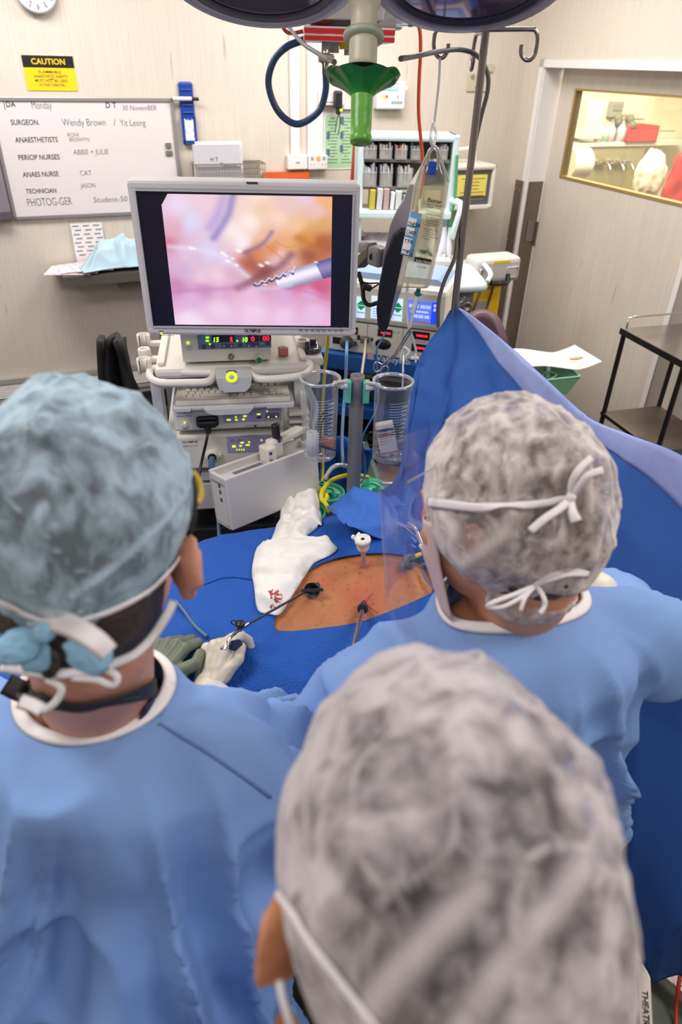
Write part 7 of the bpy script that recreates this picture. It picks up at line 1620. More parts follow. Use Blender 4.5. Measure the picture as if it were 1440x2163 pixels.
# ---- base of the second stand bottom right
t = thing('stand_base', 'steel wheeled stand base with lettered legs on the dark floor, bottom right', 'stand', PZ(1345, 2030, .0))
c0 = PZ(1345, 2030, 0.0)
m = MB(); top_ = PZ(1368, 1975, .18)-c0; m.cyl((0, 0, .06), (0.0, 0.0, 1.2), .0135, n=18); m.build('pole', STEEL, t)
m = MB(); m.lathe([(0, .075), (.03, .072), (.038, .06), (.038, .045), (0, .045)], n=28); m.build('hub', GREYP, t)
for i, (px, py, s_) in enumerate(((1460, 2100, 'DO NOT REMOVE'), (1365, 2200, 'THEATRE'), (1290, 1990, ''), (1420, 1960, ''))):
    e = PZ(px, py, .05)-c0; e.z = .045; l = MB(); l.bar((0, 0, .055), e*(.32/e.length) if False else V3((e.x, e.y, 0)).normalized()*.30+V3((0, 0, .045)), .034, .014, .003); lo = l.build('leg', mat('leg_pale_steel', (196, 186, 178), .35, .3), t)
    if s_:
        dv = V3((e.x, e.y, 0)).normalized(); an = math.atan2(dv.y, dv.x); mm = MB(); vs_, fs_ = text_mesh(s_, .01); Mx = Matrix.Translation(dv*.10+V3((0, 0, .0605))) @ Matrix.Rotation(an, 4, 'Z'); mm.raw([V3((v.x*.022, v.y*.022-.008, 0)) for v in vs_], fs_, False, Mx); mm.build('leg_lettering', INK, lo)
cable('red_floor_cable', 'red cable dropping across the stand leg at the bottom right corner', [PZ(1437, 2050, .10), PZ(1432, 2090, .07), PZ(1428, 2130, .03), PZ(1430, 2190, .01), PZ(1440, 2280, .01)], .005, mat('cable_red', (180, 50, 30), .4))
cable('floor_tubing', 'clear tubing beside the stand base under the side drape', [PZ(1365, 1990, .12), PZ(1395, 2015, .06), PZ(1430, 2040, .03), PZ(1470, 2060, .02)], .006, CT, 'tubing')
# ============================================================ PEOPLE
def fabric(name, c, bumpsc=600, var=.05): return mat(name, c, .8, spec=.2, bump=(bumpsc, .12, .001), var=(3.5, var))
def cap_mat(name, c_cap, lo, hi, sc=14, seed=0.):
    """thin non-woven cap cloth: uneven fibres, partly see-through to the hair beneath"""
    m = bpy.data.materials.new(name); m.use_nodes = True; nt = m.node_tree; N = nt.nodes; L = nt.links; b = N['Principled BSDF']; out = N['Material Output']
    b.inputs['Base Color'].default_value = rgb(*c_cap); b.inputs['Roughness'].default_value = .8; b.inputs['Specular IOR Level'].default_value = .25
    tc = N.new('ShaderNodeTexCoord'); mp = N.new('ShaderNodeMapping'); mp.inputs['Location'].default_value = (seed, seed*2, 0); mp.inputs['Scale'].default_value = (1, 1, .75); L.new(tc.outputs['Object'], mp.inputs[0])
    n1 = N.new('ShaderNodeTexNoise'); n1.inputs['Scale'].default_value = sc; n1.inputs['Detail'].default_value = 6; n1.inputs['Roughness'].default_value = .62; n1.inputs['Distortion'].default_value = .25; L.new(mp.outputs[0], n1.inputs['Vector'])
    n2 = N.new('ShaderNodeTexNoise'); n2.inputs['Scale'].default_value = sc*4.2; n2.inputs['Detail'].default_value = 5; n2.inputs['Distortion'].default_value = .5; L.new(mp.outputs[0], n2.inputs['Vector'])
    ad = N.new('ShaderNodeMath'); ad.operation = 'MULTIPLY_ADD'; ad.inputs[1].default_value = .9; L.new(n2.outputs['Fac'], ad.inputs[0]); L.new(n1.outputs['Fac'], ad.inputs[2])
    r_ = N.new('ShaderNodeMapRange'); r_.inputs[1].default_value = .80; r_.inputs[2].default_value = 1.16; r_.inputs[3].default_value = lo; r_.inputs[4].default_value = hi; L.new(ad.outputs[0], r_.inputs[0])
    a = N.new('ShaderNodeVertexColor'); a.layer_name = 'Col'        # cloth is doubled along folds and hems
    mx = N.new('ShaderNodeMath'); mx.operation = 'MAXIMUM'; L.new(r_.outputs[0], mx.inputs[0]); L.new(a.outputs[0], mx.inputs[1])
    lw = N.new('ShaderNodeLayerWeight'); lw.inputs[0].default_value = .22; m2 = N.new('ShaderNodeMath'); m2.operation = 'MULTIPLY_ADD'; m2.inputs[1].default_value = .9; m2.use_clamp = True   # the thin web is denser seen edge-on
    L.new(lw.outputs['Facing'], m2.inputs[0]); L.new(mx.outputs[0], m2.inputs[2]); L.new(m2.outputs[0], b.inputs['Alpha'])
    bp = N.new('ShaderNodeBump'); bp.inputs['Strength'].default_value = .25; bp.inputs['Distance'].default_value = .002; L.new(n2.outputs['Fac'], bp.inputs['Height']); L.new(bp.outputs[0], b.inputs['Normal'])
    MATS[name] = m; return m
def bvh_of(o):
    bpy.context.view_layer.update(); M = o.matrix_world; me = o.data
    return BVHTree.FromPolygons([M @ v.co for v in me.vertices], [tuple(p.vertices) for p in me.polygons])
def on_surf(bvh, px, py, off=.002, fallback=None):
    h = bvh.ray_cast(O, ray(px, py).normalized())
    if h[0] is None: return None
    n = h[1] if h[1].dot(ray(px, py)) < 0 else -h[1]
    return h[0]+n*off, n
def ribbon(bvh, pts, w_, th=.0012, off=.002, sub=6, depth=None):
    """flat tape laid along a surface through the given picture points"""
    c = catmull([(x, y, 0) for x, y in pts], sub); P_ = []; Nn = []; last = depth
    for q in c:
        h = on_surf(bvh, q.x, q.y, off)
        if h is None:
            if last is None: continue
            P_.append(PD(q.x, q.y, last)); Nn.append(-ray(q.x, q.y).normalized())
        else: P_.append(h[0]); Nn.append(h[1]); last = -(cam.matrix_world.inverted() @ h[0]).z
    return strip(P_, Nn, w_, th)
def strip(P_, Nn, w_, th=.0012):
    for _ in range(2):
        P_ = [P_[0]]+[(P_[i-1]+P_[i]*2+P_[i+1])/4 for i in range(1, len(P_)-1)]+[P_[-1]]; Nn = [Nn[0]]+[((Nn[i-1]+Nn[i]*2+Nn[i+1])/4).normalized() for i in range(1, len(Nn)-1)]+[Nn[-1]]
    vs = []; n = len(P_)
    for i in range(n):
        d = (P_[min(i+1, n-1)]-P_[max(i-1, 0)]).normalized(); s = d.cross(Nn[i]).normalized(); ww = w_(i/(n-1)) if callable(w_) else w_
        vs += [P_[i]+s*ww+Nn[i]*th*.2, P_[i]+s*ww*.5+Nn[i]*th, P_[i]-s*ww*.5+Nn[i]*th, P_[i]-s*ww+Nn[i]*th*.2, P_[i]-s*ww*.5-Nn[i]*th*.4, P_[i]+s*ww*.5-Nn[i]*th*.4]
    k = 6; fs = [(i*k+j, i*k+(j+1) % k, (i+1)*k+(j+1) % k, (i+1)*k+j) for i in range(n-1) for j in range(k)]+[tuple(range(k)), tuple(range((n-1)*k, n*k))]
    return MB().raw(vs, fs, True)
EAR = [0.]
def head_prims(m, M, s=1.):
    def E(c, r, Rm=None): m.ell(M @ V3(c), tuple(k*s for k in r), (M.to_3x3().normalized().to_4x4() @ (Rm or Matrix.Identity(4))), nu=28, nv=18)
    def C(a, b, r0, r1): cap3(m, M @ V3(a), M @ V3(b), r0*s, r1*s)
    E((0, -.012, .035), (.075, .096, .084)); E((0, .03, -.03), (.063, .068, .082)); E((0, .038, -.088), (.042, .046, .030)); E((0, .072, -.085), (.022, .018, .018))
    C((0, .092, .010), (0, .112, -.026), .009, .013); E((0, .085, -.058), (.026, .014, .009)); C((-.03, .083, .022), (.03, .083, .022), .011, .011)
    for k in (-1, 1): E((k*.045, .062, -.022), (.02, .024, .02)); E((k*.031, .080, .006), (.013, .012, .010))
    for k in (-1, 1):
        Re = Matrix.Rotation(R(k*24), 4, 'Z') @ Matrix.Rotation(R(-4), 4, 'X')
        E((k*(.087-EAR[0]), -.016, -.014), (.0090, .020, .031), Re); E((k*(.086-EAR[0]), -.012, -.038), (.007, .011, .011)); E((k*.080, -.010, -.014), (.010, .014, .022), Re)
        pts = [M @ (V3((k*(.092-EAR[0]), -.018, -.014))+Re.to_3x3() @ V3((k*.003, .020*math.cos(a), .031*math.sin(a)))) for a in [i*math.pi/6-1.2 for i in range(10)]]
        m.tube(pts, .0048*s, n=8, k=3); E((k*.081, -.004, -.042), (.006, .009, .011))
def frame(o, x=None, y=None, z=None):
    """rotation whose Y looks along y and Z is near z"""
    y = V3(y).normalized(); z = V3(z); z = (z-y*z.dot(y)).normalized(); x = y.cross(z)
    return Matrix(((x.x, y.x, z.x, o[0]), (x.y, y.y, z.y, o[1]), (x.z, y.z, z.z, o[2]), (0, 0, 0, 1)))
def hand_prims(m, M, side=1, curl=(35, 55, 35), thumb=(.035, .045, -.02), grow=0., spread=1.):
    """palm lies along +Y, back of the hand +Z, thumb towards +X*side"""
    def P(*a): return M @ V3(a)
    g = grow; kx = (.030, .010, -.010, -.028); ky = (.088, .092, .088, .080); L3 = ((.040, .024, .019), (.045, .028, .020), (.041, .026, .019), (.033, .020, .017)); rr = (.0086, .0088, .0083, .0074)
    for x, y in zip(kx, ky): cap3(m, P(side*x*.62, .008, 0), P(side*x, y, .002), .0125+g, .0098+g, n=12)
    cap3(m, P(side*.014, .015, -.004), P(side*.012, .07, -.004), .015+g, .013+g, n=12); cap3(m, P(-side*.014, .015, -.003), P(-side*.014, .066, -.003), .014+g, .012+g, n=12)
    cap3(m, P(0, -.045, 0), P(0, .012, 0), .024+g, .021+g, n=16)
    for i in range(4):
        p = V3((side*kx[i], ky[i], .002)); a = 0; r_ = rr[i]+g; k = curl[i] if isinstance(curl[0], (list, tuple)) else curl; sp = side*(1.5-i)*.05*spread
        for j in range(3):
            a += R(k[j]); q = p+V3((sp*L3[i][j], math.cos(a)*L3[i][j], -math.sin(a)*L3[i][j])); cap3(m, M @ p, M @ q, r_, r_*.93, n=10); p = q; r_ *= .93
    t0 = V3((side*.022, .018, -.004)); t1 = t0+V3((side*thumb[0]*.55, thumb[1]*.55, thumb[2]*.4)); t2 = V3((side*(.022+thumb[0]), .018+thumb[1], thumb[2])); t3 = t2+V3((-side*.006, .024, -.006))
    cap3(m, M @ t0, M @ t1, .0145+g, .0125+g, n=12); cap3(m, M @ t1, M @ t2, .012+g, .0098+g, n=12); cap3(m, M @ t2, M @ t3, .0095+g, .0083+g, n=12)
def flat_tube(m, pts, rs, flat, up, n=24): m.tube(pts, rs, n=n, flat=flat, up=up, k=5)

def build_person(lb, Hc, yaw, pitch, roll, NB, SL, SR, EL, WL, ER, WR, hip, skin, seed, gown_c, band_c=None, cap_cut=.13, sleeve=.062, shade=1., band_r=.085, torso_w=.2, back=.02, fine=.006):
    hM = Matrix.Translation(Hc) @ Matrix.Rotation(R(yaw), 4, 'Z') @ Matrix.Rotation(R(pitch), 4, 'X') @ Matrix.Rotation(R(roll), 4, 'Y')
    pr = thing('person', lb, 'person', (hip.x, hip.y, 0)); bpy.context.view_layer.update(); inv = pr.matrix_world.inverted()
    fwd = V3((-(SR-SL).y, (SR-SL).x, 0)).normalized(); lat = (SR-SL).normalized()
    m = MB(); m.X = inv
    head_prims(m, hM)
    nk = hM @ V3((0, -.035, -.07))
    cap3(m, nk, NB, .056, .062, n=24); cap3(m, NB+V3((0, 0, -.02)), SL+V3((0, 0, .0)), .05, .052, n=18); cap3(m, NB+V3((0, 0, -.02)), SR, .05, .052, n=18)
    flat_tube(m, [NB+V3((0, 0, -.03)), NB.lerp(hip, .25), NB.lerp(hip, .6), hip+V3((0, 0, .05)), hip+V3((0, 0, -.08))], [.08, .118, .105, .115, .11], .6, tuple(fwd))
    for s, (Sh, E_, W_) in enumerate(((SL, EL, WL), (SR, ER, WR))):
        cap3(m, Sh, E_, .040, .032, n=16); cap3(m, E_, W_, .032, .026, n=16)
    for s in (-1, 1):
        a = hip+lat*s*.07+V3((0, 0, -.06)); k = V3((a.x, a.y, .48))+fwd*.03; f = V3((a.x, a.y, .08)); cap3(m, a, k, .066, .05, n=16); cap3(m, k, f, .052, .04, n=14); cap3(m, f+V3((0, 0, -.03)), f+fwd*.15+V3((0, 0, -.04)), .042, .035, n=12)
    bd = blob('body', m, fine, skin, pr, 5)
    return pr, hM, bd, fwd, lat, inv
def gown(pr, inv, NB, SL, SR, EL, WL, ER, WR, hip, fwd, lat, mt, seed, ctr, nrm, cr_, band_mt, sl=.066, torso=(.17, .205, .20, .21, .25), flat=.62, voxel=.0075, amp=.016, cuffs=(1, 1), dirs=None, hemz=.42, shr=.075, band_w=.008, back_off=0.):
    m = MB(); m.X = inv
    cap3(m, NB+V3((0, 0, -.035)), SL, .066, shr, n=24); cap3(m, NB+V3((0, 0, -.035)), SR, .066, shr, n=24); m.ell(NB+V3((0, 0, -.03)), (.11, .085, .062))
    b0 = -fwd*back_off
    flat_tube(m, [NB+V3((0, 0, -.02)), NB.lerp(hip, .18)+b0, NB.lerp(hip, .5)+b0, hip+V3((0, 0, .05))+b0, V3((hip.x, hip.y, hemz))+b0], [torso[0]*.75, torso[1], torso[2], torso[3], torso[4]], flat, tuple(fwd), n=40)
    for Sh, E_, W_ in ((SL, EL, WL), (SR, ER, WR)):
        cap3(m, Sh, E_, shr*.95, sl, n=22); cap3(m, E_, E_.lerp(W_, .50), sl*1.02, sl*.66, n=22)
    down = V3((0, 0, -1))
    def disp(p, n):
        q = pr.matrix_world @ p; z = q.z
        a = math.atan2((q-NB).dot(fwd), (q-NB).dot(lat)); low = min(1, max(0, (NB.z-z)/.25)); st = V3((q.x*1.0, q.y*1.0, q.z*.28))
        ca_, sa_ = math.cos(a), math.sin(a); tw = V3((ca_*2.1+q.z*.5, sa_*2.1, q.z*1.0))
        d = amp*low*(1.2*nz(st, 5.5, seed)+1.0*nz(V3((ca_*3.2, sa_*3.2, q.z*.9)), 1.0, seed+6)*1.3+1.5*(fold(tw, 1.0, seed+3, 3.0)-.25)+.8*(fold(V3((ca_*3-q.z*1.2, sa_*3, q.z*1.6)), 1.0, seed+11, 3.4)-.2))+amp*.55*(fold(q, 6.5, seed+8, 2.4)-.2)+amp*.35*nz(q, 11, seed+2)
        e = (q-ctr).length; d *= min(1, max(0, (e-.075)/.08))
        return d
    ra, rb, rf = cr_ if isinstance(cr_, tuple) else (cr_, cr_*.85, cr_*.8)
    def rho(q):
        a = (q-ctr).dot(lat); b = (q-ctr).dot(fwd); return math.hypot(a/ra, b/(rf if b > 0 else rb))
    g = blob('gown', m, voxel, mt, pr, 10, disp)
    bv = bvh_of(g); Mw = pr.matrix_world; bm = bmesh.new(); bm.from_mesh(g.data)
    for v in bm.verts:
        q = Mw @ v.co
        if q.z > ctr.z-.14:
            k = rho(q)
            if .91 < k < 1.09:
                q2 = V3((ctr.x+(q.x-ctr.x)/k, ctr.y+(q.y-ctr.y)/k, q.z)); hh = bv.ray_cast(V3((q2.x, q2.y, ctr.z+.16)), V3((0, 0, -1)), .4)
                if hh[0] is not None: q2.z = hh[0].z
                v.co = inv @ q2
    def cut(p):
        q = Mw @ p; return (q.z > ctr.z-.14 and rho(q) < .985) or q.z < hemz+.01
    bmesh.ops.delete(bm, geom=[f for f in bm.faces if cut(f.calc_center_median())], context='FACES'); bm.to_mesh(g.data); bm.free()
    P_ = []; Nn = []; zl = ctr.z
    for i in range(72):
        a = 2*math.pi*i/72; b_ = math.sin(a); q = ctr+lat*(ra*math.cos(a))+fwd*((rf if b_ > 0 else rb)*b_); hh = bv.ray_cast(V3((q.x, q.y, ctr.z+.16)), V3((0, 0, -1)), .4)
        if hh[0] is not None: zl = hh[0].z; nn_ = hh[1]
        else: nn_ = V3((0, 0, 1))
        P_.append(V3((q.x, q.y, zl+.001))); Nn.append((nn_+V3((0, 0, .3))).normalized())
    if band_mt and len(P_) > 10:
        P_.append(P_[0]); Nn.append(Nn[0]); mm = strip(P_, Nn, band_w, .003); mm.v = [inv @ v for v in mm.v]; mm.build('neckband', band_mt, g)
    return g, bv
def cap_shell(pr, inv, hM, c, r, mt, seed, zcut, tilt, amp=.006, puff=None, nu=120, nv=90, creases=(), band=True):
    """non-woven cap pulled over the crown; creases are doubled-over folds given by head-space points"""
    m = MB(); m.X = inv
    def fn(d):
        k = 1+amp/.1*(1.2*nz(d, 2.3, seed)+.6*nz(d, 5.5, seed+2)+.9*(fold(d, 2.1, seed+4, 2.2)-.3)+.35*(fold(d, 5, seed+7, 2)-.3))
        if puff: k += puff(d)
        return k
    Mh = hM @ Matrix.Translation(V3(c)); Rm = Mh.to_3x3().to_4x4()
    m.ell(Mh.translation, r, Rm, nu=nu, nv=nv, fn=fn)
    o = m.build('cap', mt, pr); me = o.data
    bm = bmesh.new(); bm.from_mesh(me); M2 = (hM.inverted() @ pr.matrix_world)
    bm.verts.ensure_lookup_table(); pn_ = V3((0, math.sin(R(tilt)), math.cos(R(tilt))))
    Mi = M2.inverted(); pl_c = Mi @ V3((0, 0, zcut)); pl_n = (Mi.to_3x3() @ pn_).normalized()
    bmesh.ops.bisect_plane(bm, geom=bm.verts[:]+bm.edges[:]+bm.faces[:], plane_co=pl_c, plane_no=pl_n)
    bmesh.ops.delete(bm, geom=[f for f in bm.faces if ((M2 @ f.calc_center_median())-V3((0, 0, zcut))).dot(pn_) < 0], context='FACES')
    bm.to_mesh(me); bm.free()
    ca = me.color_attributes.new('Col', 'FLOAT_COLOR', 'POINT'); cols = []
    for v in me.vertices:
        h = M2 @ v.co; d = (h-V3(c)); d = V3((d.x/r[0], d.y/r[1], d.z/r[2])).normalized(); k = 0.
        hem = (h-V3((0, 0, zcut))).dot(pn_); k = max(k, .95*math.exp(-(hem/.006)**2))
        fo = fold(d, 2.1, seed+4, 2.2); k = max(k, .8*max(0, fo-.72)/.28, .55*max(0, fold(d, 5, seed+7, 2)-.8)/.2)
        cols.append((k, k, k, 1))
    ca.data.foreach_set('color', np.array(cols, np.float32).ravel())
    return o, bvh_of(o)
def crease(o, bvh, pts, w_=.006, k0=.9, lift=.0018):
    """marks a doubled fold of the cap along picture points and raises it"""
    ps = [on_surf(bvh, q.x, q.y, 0) for q in catmull([(x, y, 0) for x, y in pts], 8)]; ps = [p[0] for p in ps if p]
    if len(ps) < 2: return
    me = o.data; M = o.matrix_world; Mi = M.inverted().to_3x3(); ca = me.color_attributes['Col']
    for i, v in enumerate(me.vertices):
        p = M @ v.co; best = 9.; bd = None
        for a, b in zip(ps[:-1], ps[1:]):
            d = b-a; t_ = max(0, min(1, (p-a).dot(d)/max(1e-9, d.length_squared))); l = (p-a-d*t_).length
            if l < best: best = l
        if best < w_*3:
            kk = k0*math.exp(-(best/w_)**2); c = ca.data[i].color[0]; ca.data[i].color = (max(c, kk),)*3+(1,); v.co = v.co+v.normal*lift*math.exp(-(best/(w_*.6))**2)
    me.update()
def hair(pr, inv, hM, c, r, col, seed, zc=-.08):
    m = MB(); m.X = inv; m.ell(hM @ V3((0, -.036, -.022)), (.069, .077, .076), hM.to_3x3().to_4x4(), nu=56, nv=40, fn=lambda d: 1+.03*nz(d, 7, seed)+.03*nz(d, 20, seed)); Mh = hM @ Matrix.Translation(V3(c)); m.ell(Mh.translation, r, Mh.to_3x3().to_4x4(), nu=64, nv=44, fn=lambda d: 1+.03*nz(d, 6, seed)+.02*nz(d, 16, seed))
    hm = mat('hair_%d_%d_%d' % col, col, .5, var=(22, .35, (1, 1, .2)), bump=(120, .8, .003))
    o = m.build('hair', hm, pr); M2 = hM.inverted() @ pr.matrix_world; bm = bmesh.new(); bm.from_mesh(o.data)
    def f_(p): h = M2 @ p; return h.z < zc+max(0, h.y+.02)*1.15 or h.y > .088 and h.z < .03
    bmesh.ops.delete(bm, geom=[f for f in bm.faces if f_(f.calc_center_median())], context='FACES'); bm.to_mesh(o.data); bm.free()
    return o
TAPE = mat('tie_white', (232, 226, 228), .6); TAPE_P = mat('mask_pinkish', (226, 198, 192), .7)
GWN = fabric('gown_blue', (128, 160, 214)); GBAND = mat('neckband_white', (236, 230, 230), .6, bump=(500, .15, .001))
GLOVE = mat('latex_glove', (218, 208, 190), .45, bump=(300, .12, .001), sub=.15); GLOVE2 = mat('olive_glove', (108, 116, 96), .5, bump=(120, .2, .002)); CUFFW = mat('knit_cuff', (206, 204, 210), .85, bump=(400, .4, .001))
NAVY = mat('navy_scrub', (40, 38, 84), .8)
def skin_m(name, c): return mat(name, c, .48, var=(30, .07), bump=(350, .12, .001), sub=.12)

# ------------------------------------------------------------ left surgeon
NB = PD(205, 1462, .76); SL = PD(-60, 1650, .79); SR = PD(520, 1682, .83); Hc = PD(196, 1158, .62)
WR = PZ(434, 1456, 1.0); ER = PZ(545, 1575, 1.06); WL = PZ(315, 1440, 1.02); EL = V3((-.50, .72, 1.08)); hip = V3((NB.x+.02, NB.y-.16, .98))
SKA = skin_m('skin_left_surgeon', (214, 150, 122))
pr, hM, bd, fwd, lat, inv = build_person('surgeon at the left in pale blue tied cap, seen from behind, holding the grasper', Hc, 2, -12, 0, NB, SL, SR, EL, WL, ER, WR, hip, SKA, 1., GWN)
gn = (V3((0, -.42, 1.))).normalized(); gc = NB+V3((0, -.01, -.005))
g, gbv = gown(pr, inv, NB, SL, SR, EL, WL, ER, WR, hip, fwd, lat, GWN, 3., NB, gn, (.082, .072, .07), GBAND, torso=(.17, .20, .19, .20, .24), amp=.036)
def gseam(par, bv, pts, w_=.0016):
    mb = ribbon(bv, pts, w_, .0012, .0012, 6, None); mb.v = [par.matrix_world.inverted() @ v for v in mb.v]; mb.build('seam', mat('gown_seam', (96, 122, 182), .8), par)
gseam(g, bvh_of(g), [(338, 1530), (420, 1578), (500, 1632), (572, 1684)])
CAPA = cap_mat('cap_pale_blue', (176, 200, 214), .18, .88, 13, 1.)
hr = hair(pr, inv, hM, (0, -.012, .036), (.082, .104, .092), (52, 42, 38), 1., -.10)
cp, cb = cap_shell(pr, inv, hM, (0, -.014, .044), (.090, .122, .106), CAPA, 3., .008, -22, .004, puff=lambda d: .05*max(0, d.z)-.10*max(0, -d.z)*abs(d.x))
crease(cp, cb, [(340, 836), (376, 900), (397, 980), (392, 1040), (345, 1100), (290, 1150), (215, 1215), (150, 1258)], .005, .95, .003)
crease(cp, cb, [(95, 1070), (70, 1120), (52, 1190), (56, 1250)], .005, .85, .003)
crease(cp, cb, [(140, 990), (160, 1020), (186, 1058)], .005, .6, .002); crease(cp, cb, [(190, 880), (230, 875), (262, 860), (290, 838)], .006, .6, .002)
cb = bvh_of(cp)
def tie(nm, bv, pts, w_, mt=TAPE, par=pr, off=.003, th=.0016, depth=None):
    mb = ribbon(bv, pts, w_, th, off, 6, depth); mb.v = [par.matrix_world.inverted() @ v for v in mb.v]; return mb.build(nm, mt, par)
tie('mask_tie', cb, [(-20, 1262), (30, 1275), (60, 1292), (120, 1308), (180, 1302), (240, 1282), (300, 1250), (340, 1215), (372, 1175), (392, 1145)], .0032)
bbv = bvh_of(bd)
# knot, bow and trailing ends at the nape
kd = .535
def free(nm, pts, w_, mt, par=pr, th=.0016, flatn=None, loop=False, sub=6):
    c = catmull([PD(x, y, d) for x, y, d in pts], sub); n_ = [(-(p-O).normalized()*1.0) for p in c]
    mb = strip(c, n_, w_, th); mb.v = [par.matrix_world.inverted() @ v for v in mb.v]; return mb.build(nm, mt, par)
CB2 = mat('cap_tie_blue', (140, 186, 216), .75)
free('cap_tie', [(60, 1300, .52), (96, 1306, .505), (150, 1322, .492), (200, 1352, .478), (230, 1380, .480)], lambda t_: .0095-.002*t_, TAPE, th=.002)
def bow(nm, cpx, w_, h_, an, mt, par, depth, seed, flat=.35):
    mb = MB(); c = PD(cpx[0], cpx[1], depth); s = depth/1442; Mx = cam.matrix_world.to_3x3().to_4x4() @ Matrix.Rotation(R(an), 4, 'Z')
    mb.ell((0, 0, 0), (w_*s, h_*s, h_*s*flat), None, nu=32, nv=20, fn=lambda d: 1+.18*nz(d, 2.4, seed)+.14*(fold(d, 2.6, seed+2)-.3)); mb.v = [par.matrix_world.inverted() @ (c+(Mx @ v)) for v in mb.v]; return mb.build(nm, mt, par)
bow('cap_bow', (188, 1378), 52, 42, -32, CB2, pr, .500, 1.); bow('cap_bow', (36, 1366), 56, 36, 28, CB2, pr, .505, 4.); bow('cap_knot', (92, 1335), 26, 22, 0, CB2, pr, .500, 6.); bow('cap_tail', (70, 1385), 34, 40, 40, CB2, pr, .515, 8.)
bow('hair_tuft', (100, 1398), 26, 34, 10, mat('hair_52_42_38', (52, 42, 38)), pr, .53, 3.)
free('lower_mask_tie', [(366, 1268, 0.578), (352, 1300, 0.578), (322, 1345, 0.578), (285, 1382, 0.563), (240, 1402, 0.553), (215, 1412, 0.548), (170, 1420, 0.543), (110, 1424, 0.538), (60, 1418, 0.538), (0, 1408, 0.538)], .0042, TAPE, th=.0018)
free('lower_mask_tie', [(215, 1412, 0.544), (232, 1418, 0.540), (248, 1430, 0.540), (242, 1446, 0.540), (224, 1444, 0.540), (205, 1436, 0.540), (150, 1432, 0.540)], .0030, TAPE, th=.0018)
free('lower_mask_tie', [(95, 1434, 0.534), (128, 1450, 0.528), (126, 1470, 0.528), (108, 1492, 0.528), (88, 1502, 0.533)], .0030, TAPE, th=.0016)
free('lower_mask_tie', [(40, 1480, 0.558), (70, 1490, 0.553), (88, 1500, 0.548)], .006, TAPE, th=.0014)
# lanyard round the neck
lan = ribbon(bbv, [(12, 1444), (50, 1462), (100, 1478), (160, 1490), (220, 1478), (280, 1462), (330, 1448)], .0110, .0022, .003, 6, .70); lan.v = [inv @ v for v in lan.v]
LAN = mat('lanyard_black', (34, 32, 36), .7); lo = lan.build('lanyard', LAN, pr)
h = on_surf(bbv, 92, 1470, .006); 
if h: Mx = frame(h[0], y=(1, .2, -.15), z=h[1]); m = MB(); m.cbox((0, 0, .0), (.028, .034, .007), None, .003); m.cyl((0, 0, .003), (0, 0, .0055), .006, n=16); m.v = [inv @ (Mx @ v) for v in m.v]; m.build('lanyard_buckle', mat('buckle_black', (44, 42, 46), .4), lo)
h = on_surf(bbv, 262, 1463, .0068)
if h:
    mm = MB(); ex_ = V3((1, .1, .18)).normalized(); ez_ = h[1].cross(ex_).normalized(); ez_ = -ez_ if ez_.z < 0 else ez_; x_ = -.014
    for k in range(11):
        w_ = (.0016, .0010, .0020)[k % 3]
        for r0 in (.0008, -.0036): mm.raw([inv @ (h[0]+ex_*(x_+a_)+ez_*(r0+b_)) for a_, b_ in ((0, 0), (w_, 0), (w_, .0024), (0, .0024))], [(0, 1, 2, 3)])
        x_ += w_+.0009
    mm.build('lanyard_lettering', mat('lanyard_print', (150, 146, 150), .6), lo)
# collar of the scrub top
cs = [on_surf(bbv, x, y, .004) for x, y in ((342, 1400), (340, 1430), (330, 1465), (312, 1500))]
m = ribbon(bbv, [(336, 1405), (335, 1440), (322, 1475), (296, 1502)], .010, .003, .003, 6, None); m.v = [inv @ v for v in m.v]; m.build('scrub_collar', NAVY, pr)
# goggles seen past the temple
m = MB(); e_ = [PD(x, y, .60) for x, y in ((404, 1130), (410, 1090), (412, 1040), (408, 1005))]; m.tube(e_, [.0015, .0022, .0022, .0015], n=8); m.v = [inv @ v for v in m.v]; gl = m.build('eyewear_arm', BLACK, pr)
m = MB(); m.tube([PD(409, 996, .62), PD(420, 1020, .63), PD(424, 1045, .63), PD(418, 1064, .62)], [.003, .006, .006, .003], n=8, flat=.5); m.v = [inv @ v for v in m.v]; m.build('eyewear_rim', mat('goggle_yellow', (206, 176, 60), .4), pr)
# gloves
def glove(pr, inv, M, side, curl, thumb, mt, wr_from, name='glove', cuffpt=None, spread=1.):
    m = MB(); m.X = inv; hand_prims(m, M, side, curl, thumb, .0026, spread)
    cap3(m, M @ V3((0, -.06, 0)), M @ V3((0, -.01, 0)), .031, .0265, n=18)
    return blob(name, m, .0024, mt, pr, 4, lambda p, n: .0010*nz(p, 60, 2)+.0012*fold(p, 26, 4, 2))
kn = PZ(458, 1374, 1.045); MW = frame(WR, y=kn-WR, z=(-.55, -.35, .75))
glove(pr, inv, MW, 1, ((38, 62, 30), (52, 66, 36), (60, 70, 40), (64, 70, 40)), (.030, .052, -.012), GLOVE, ER, spread=.6)
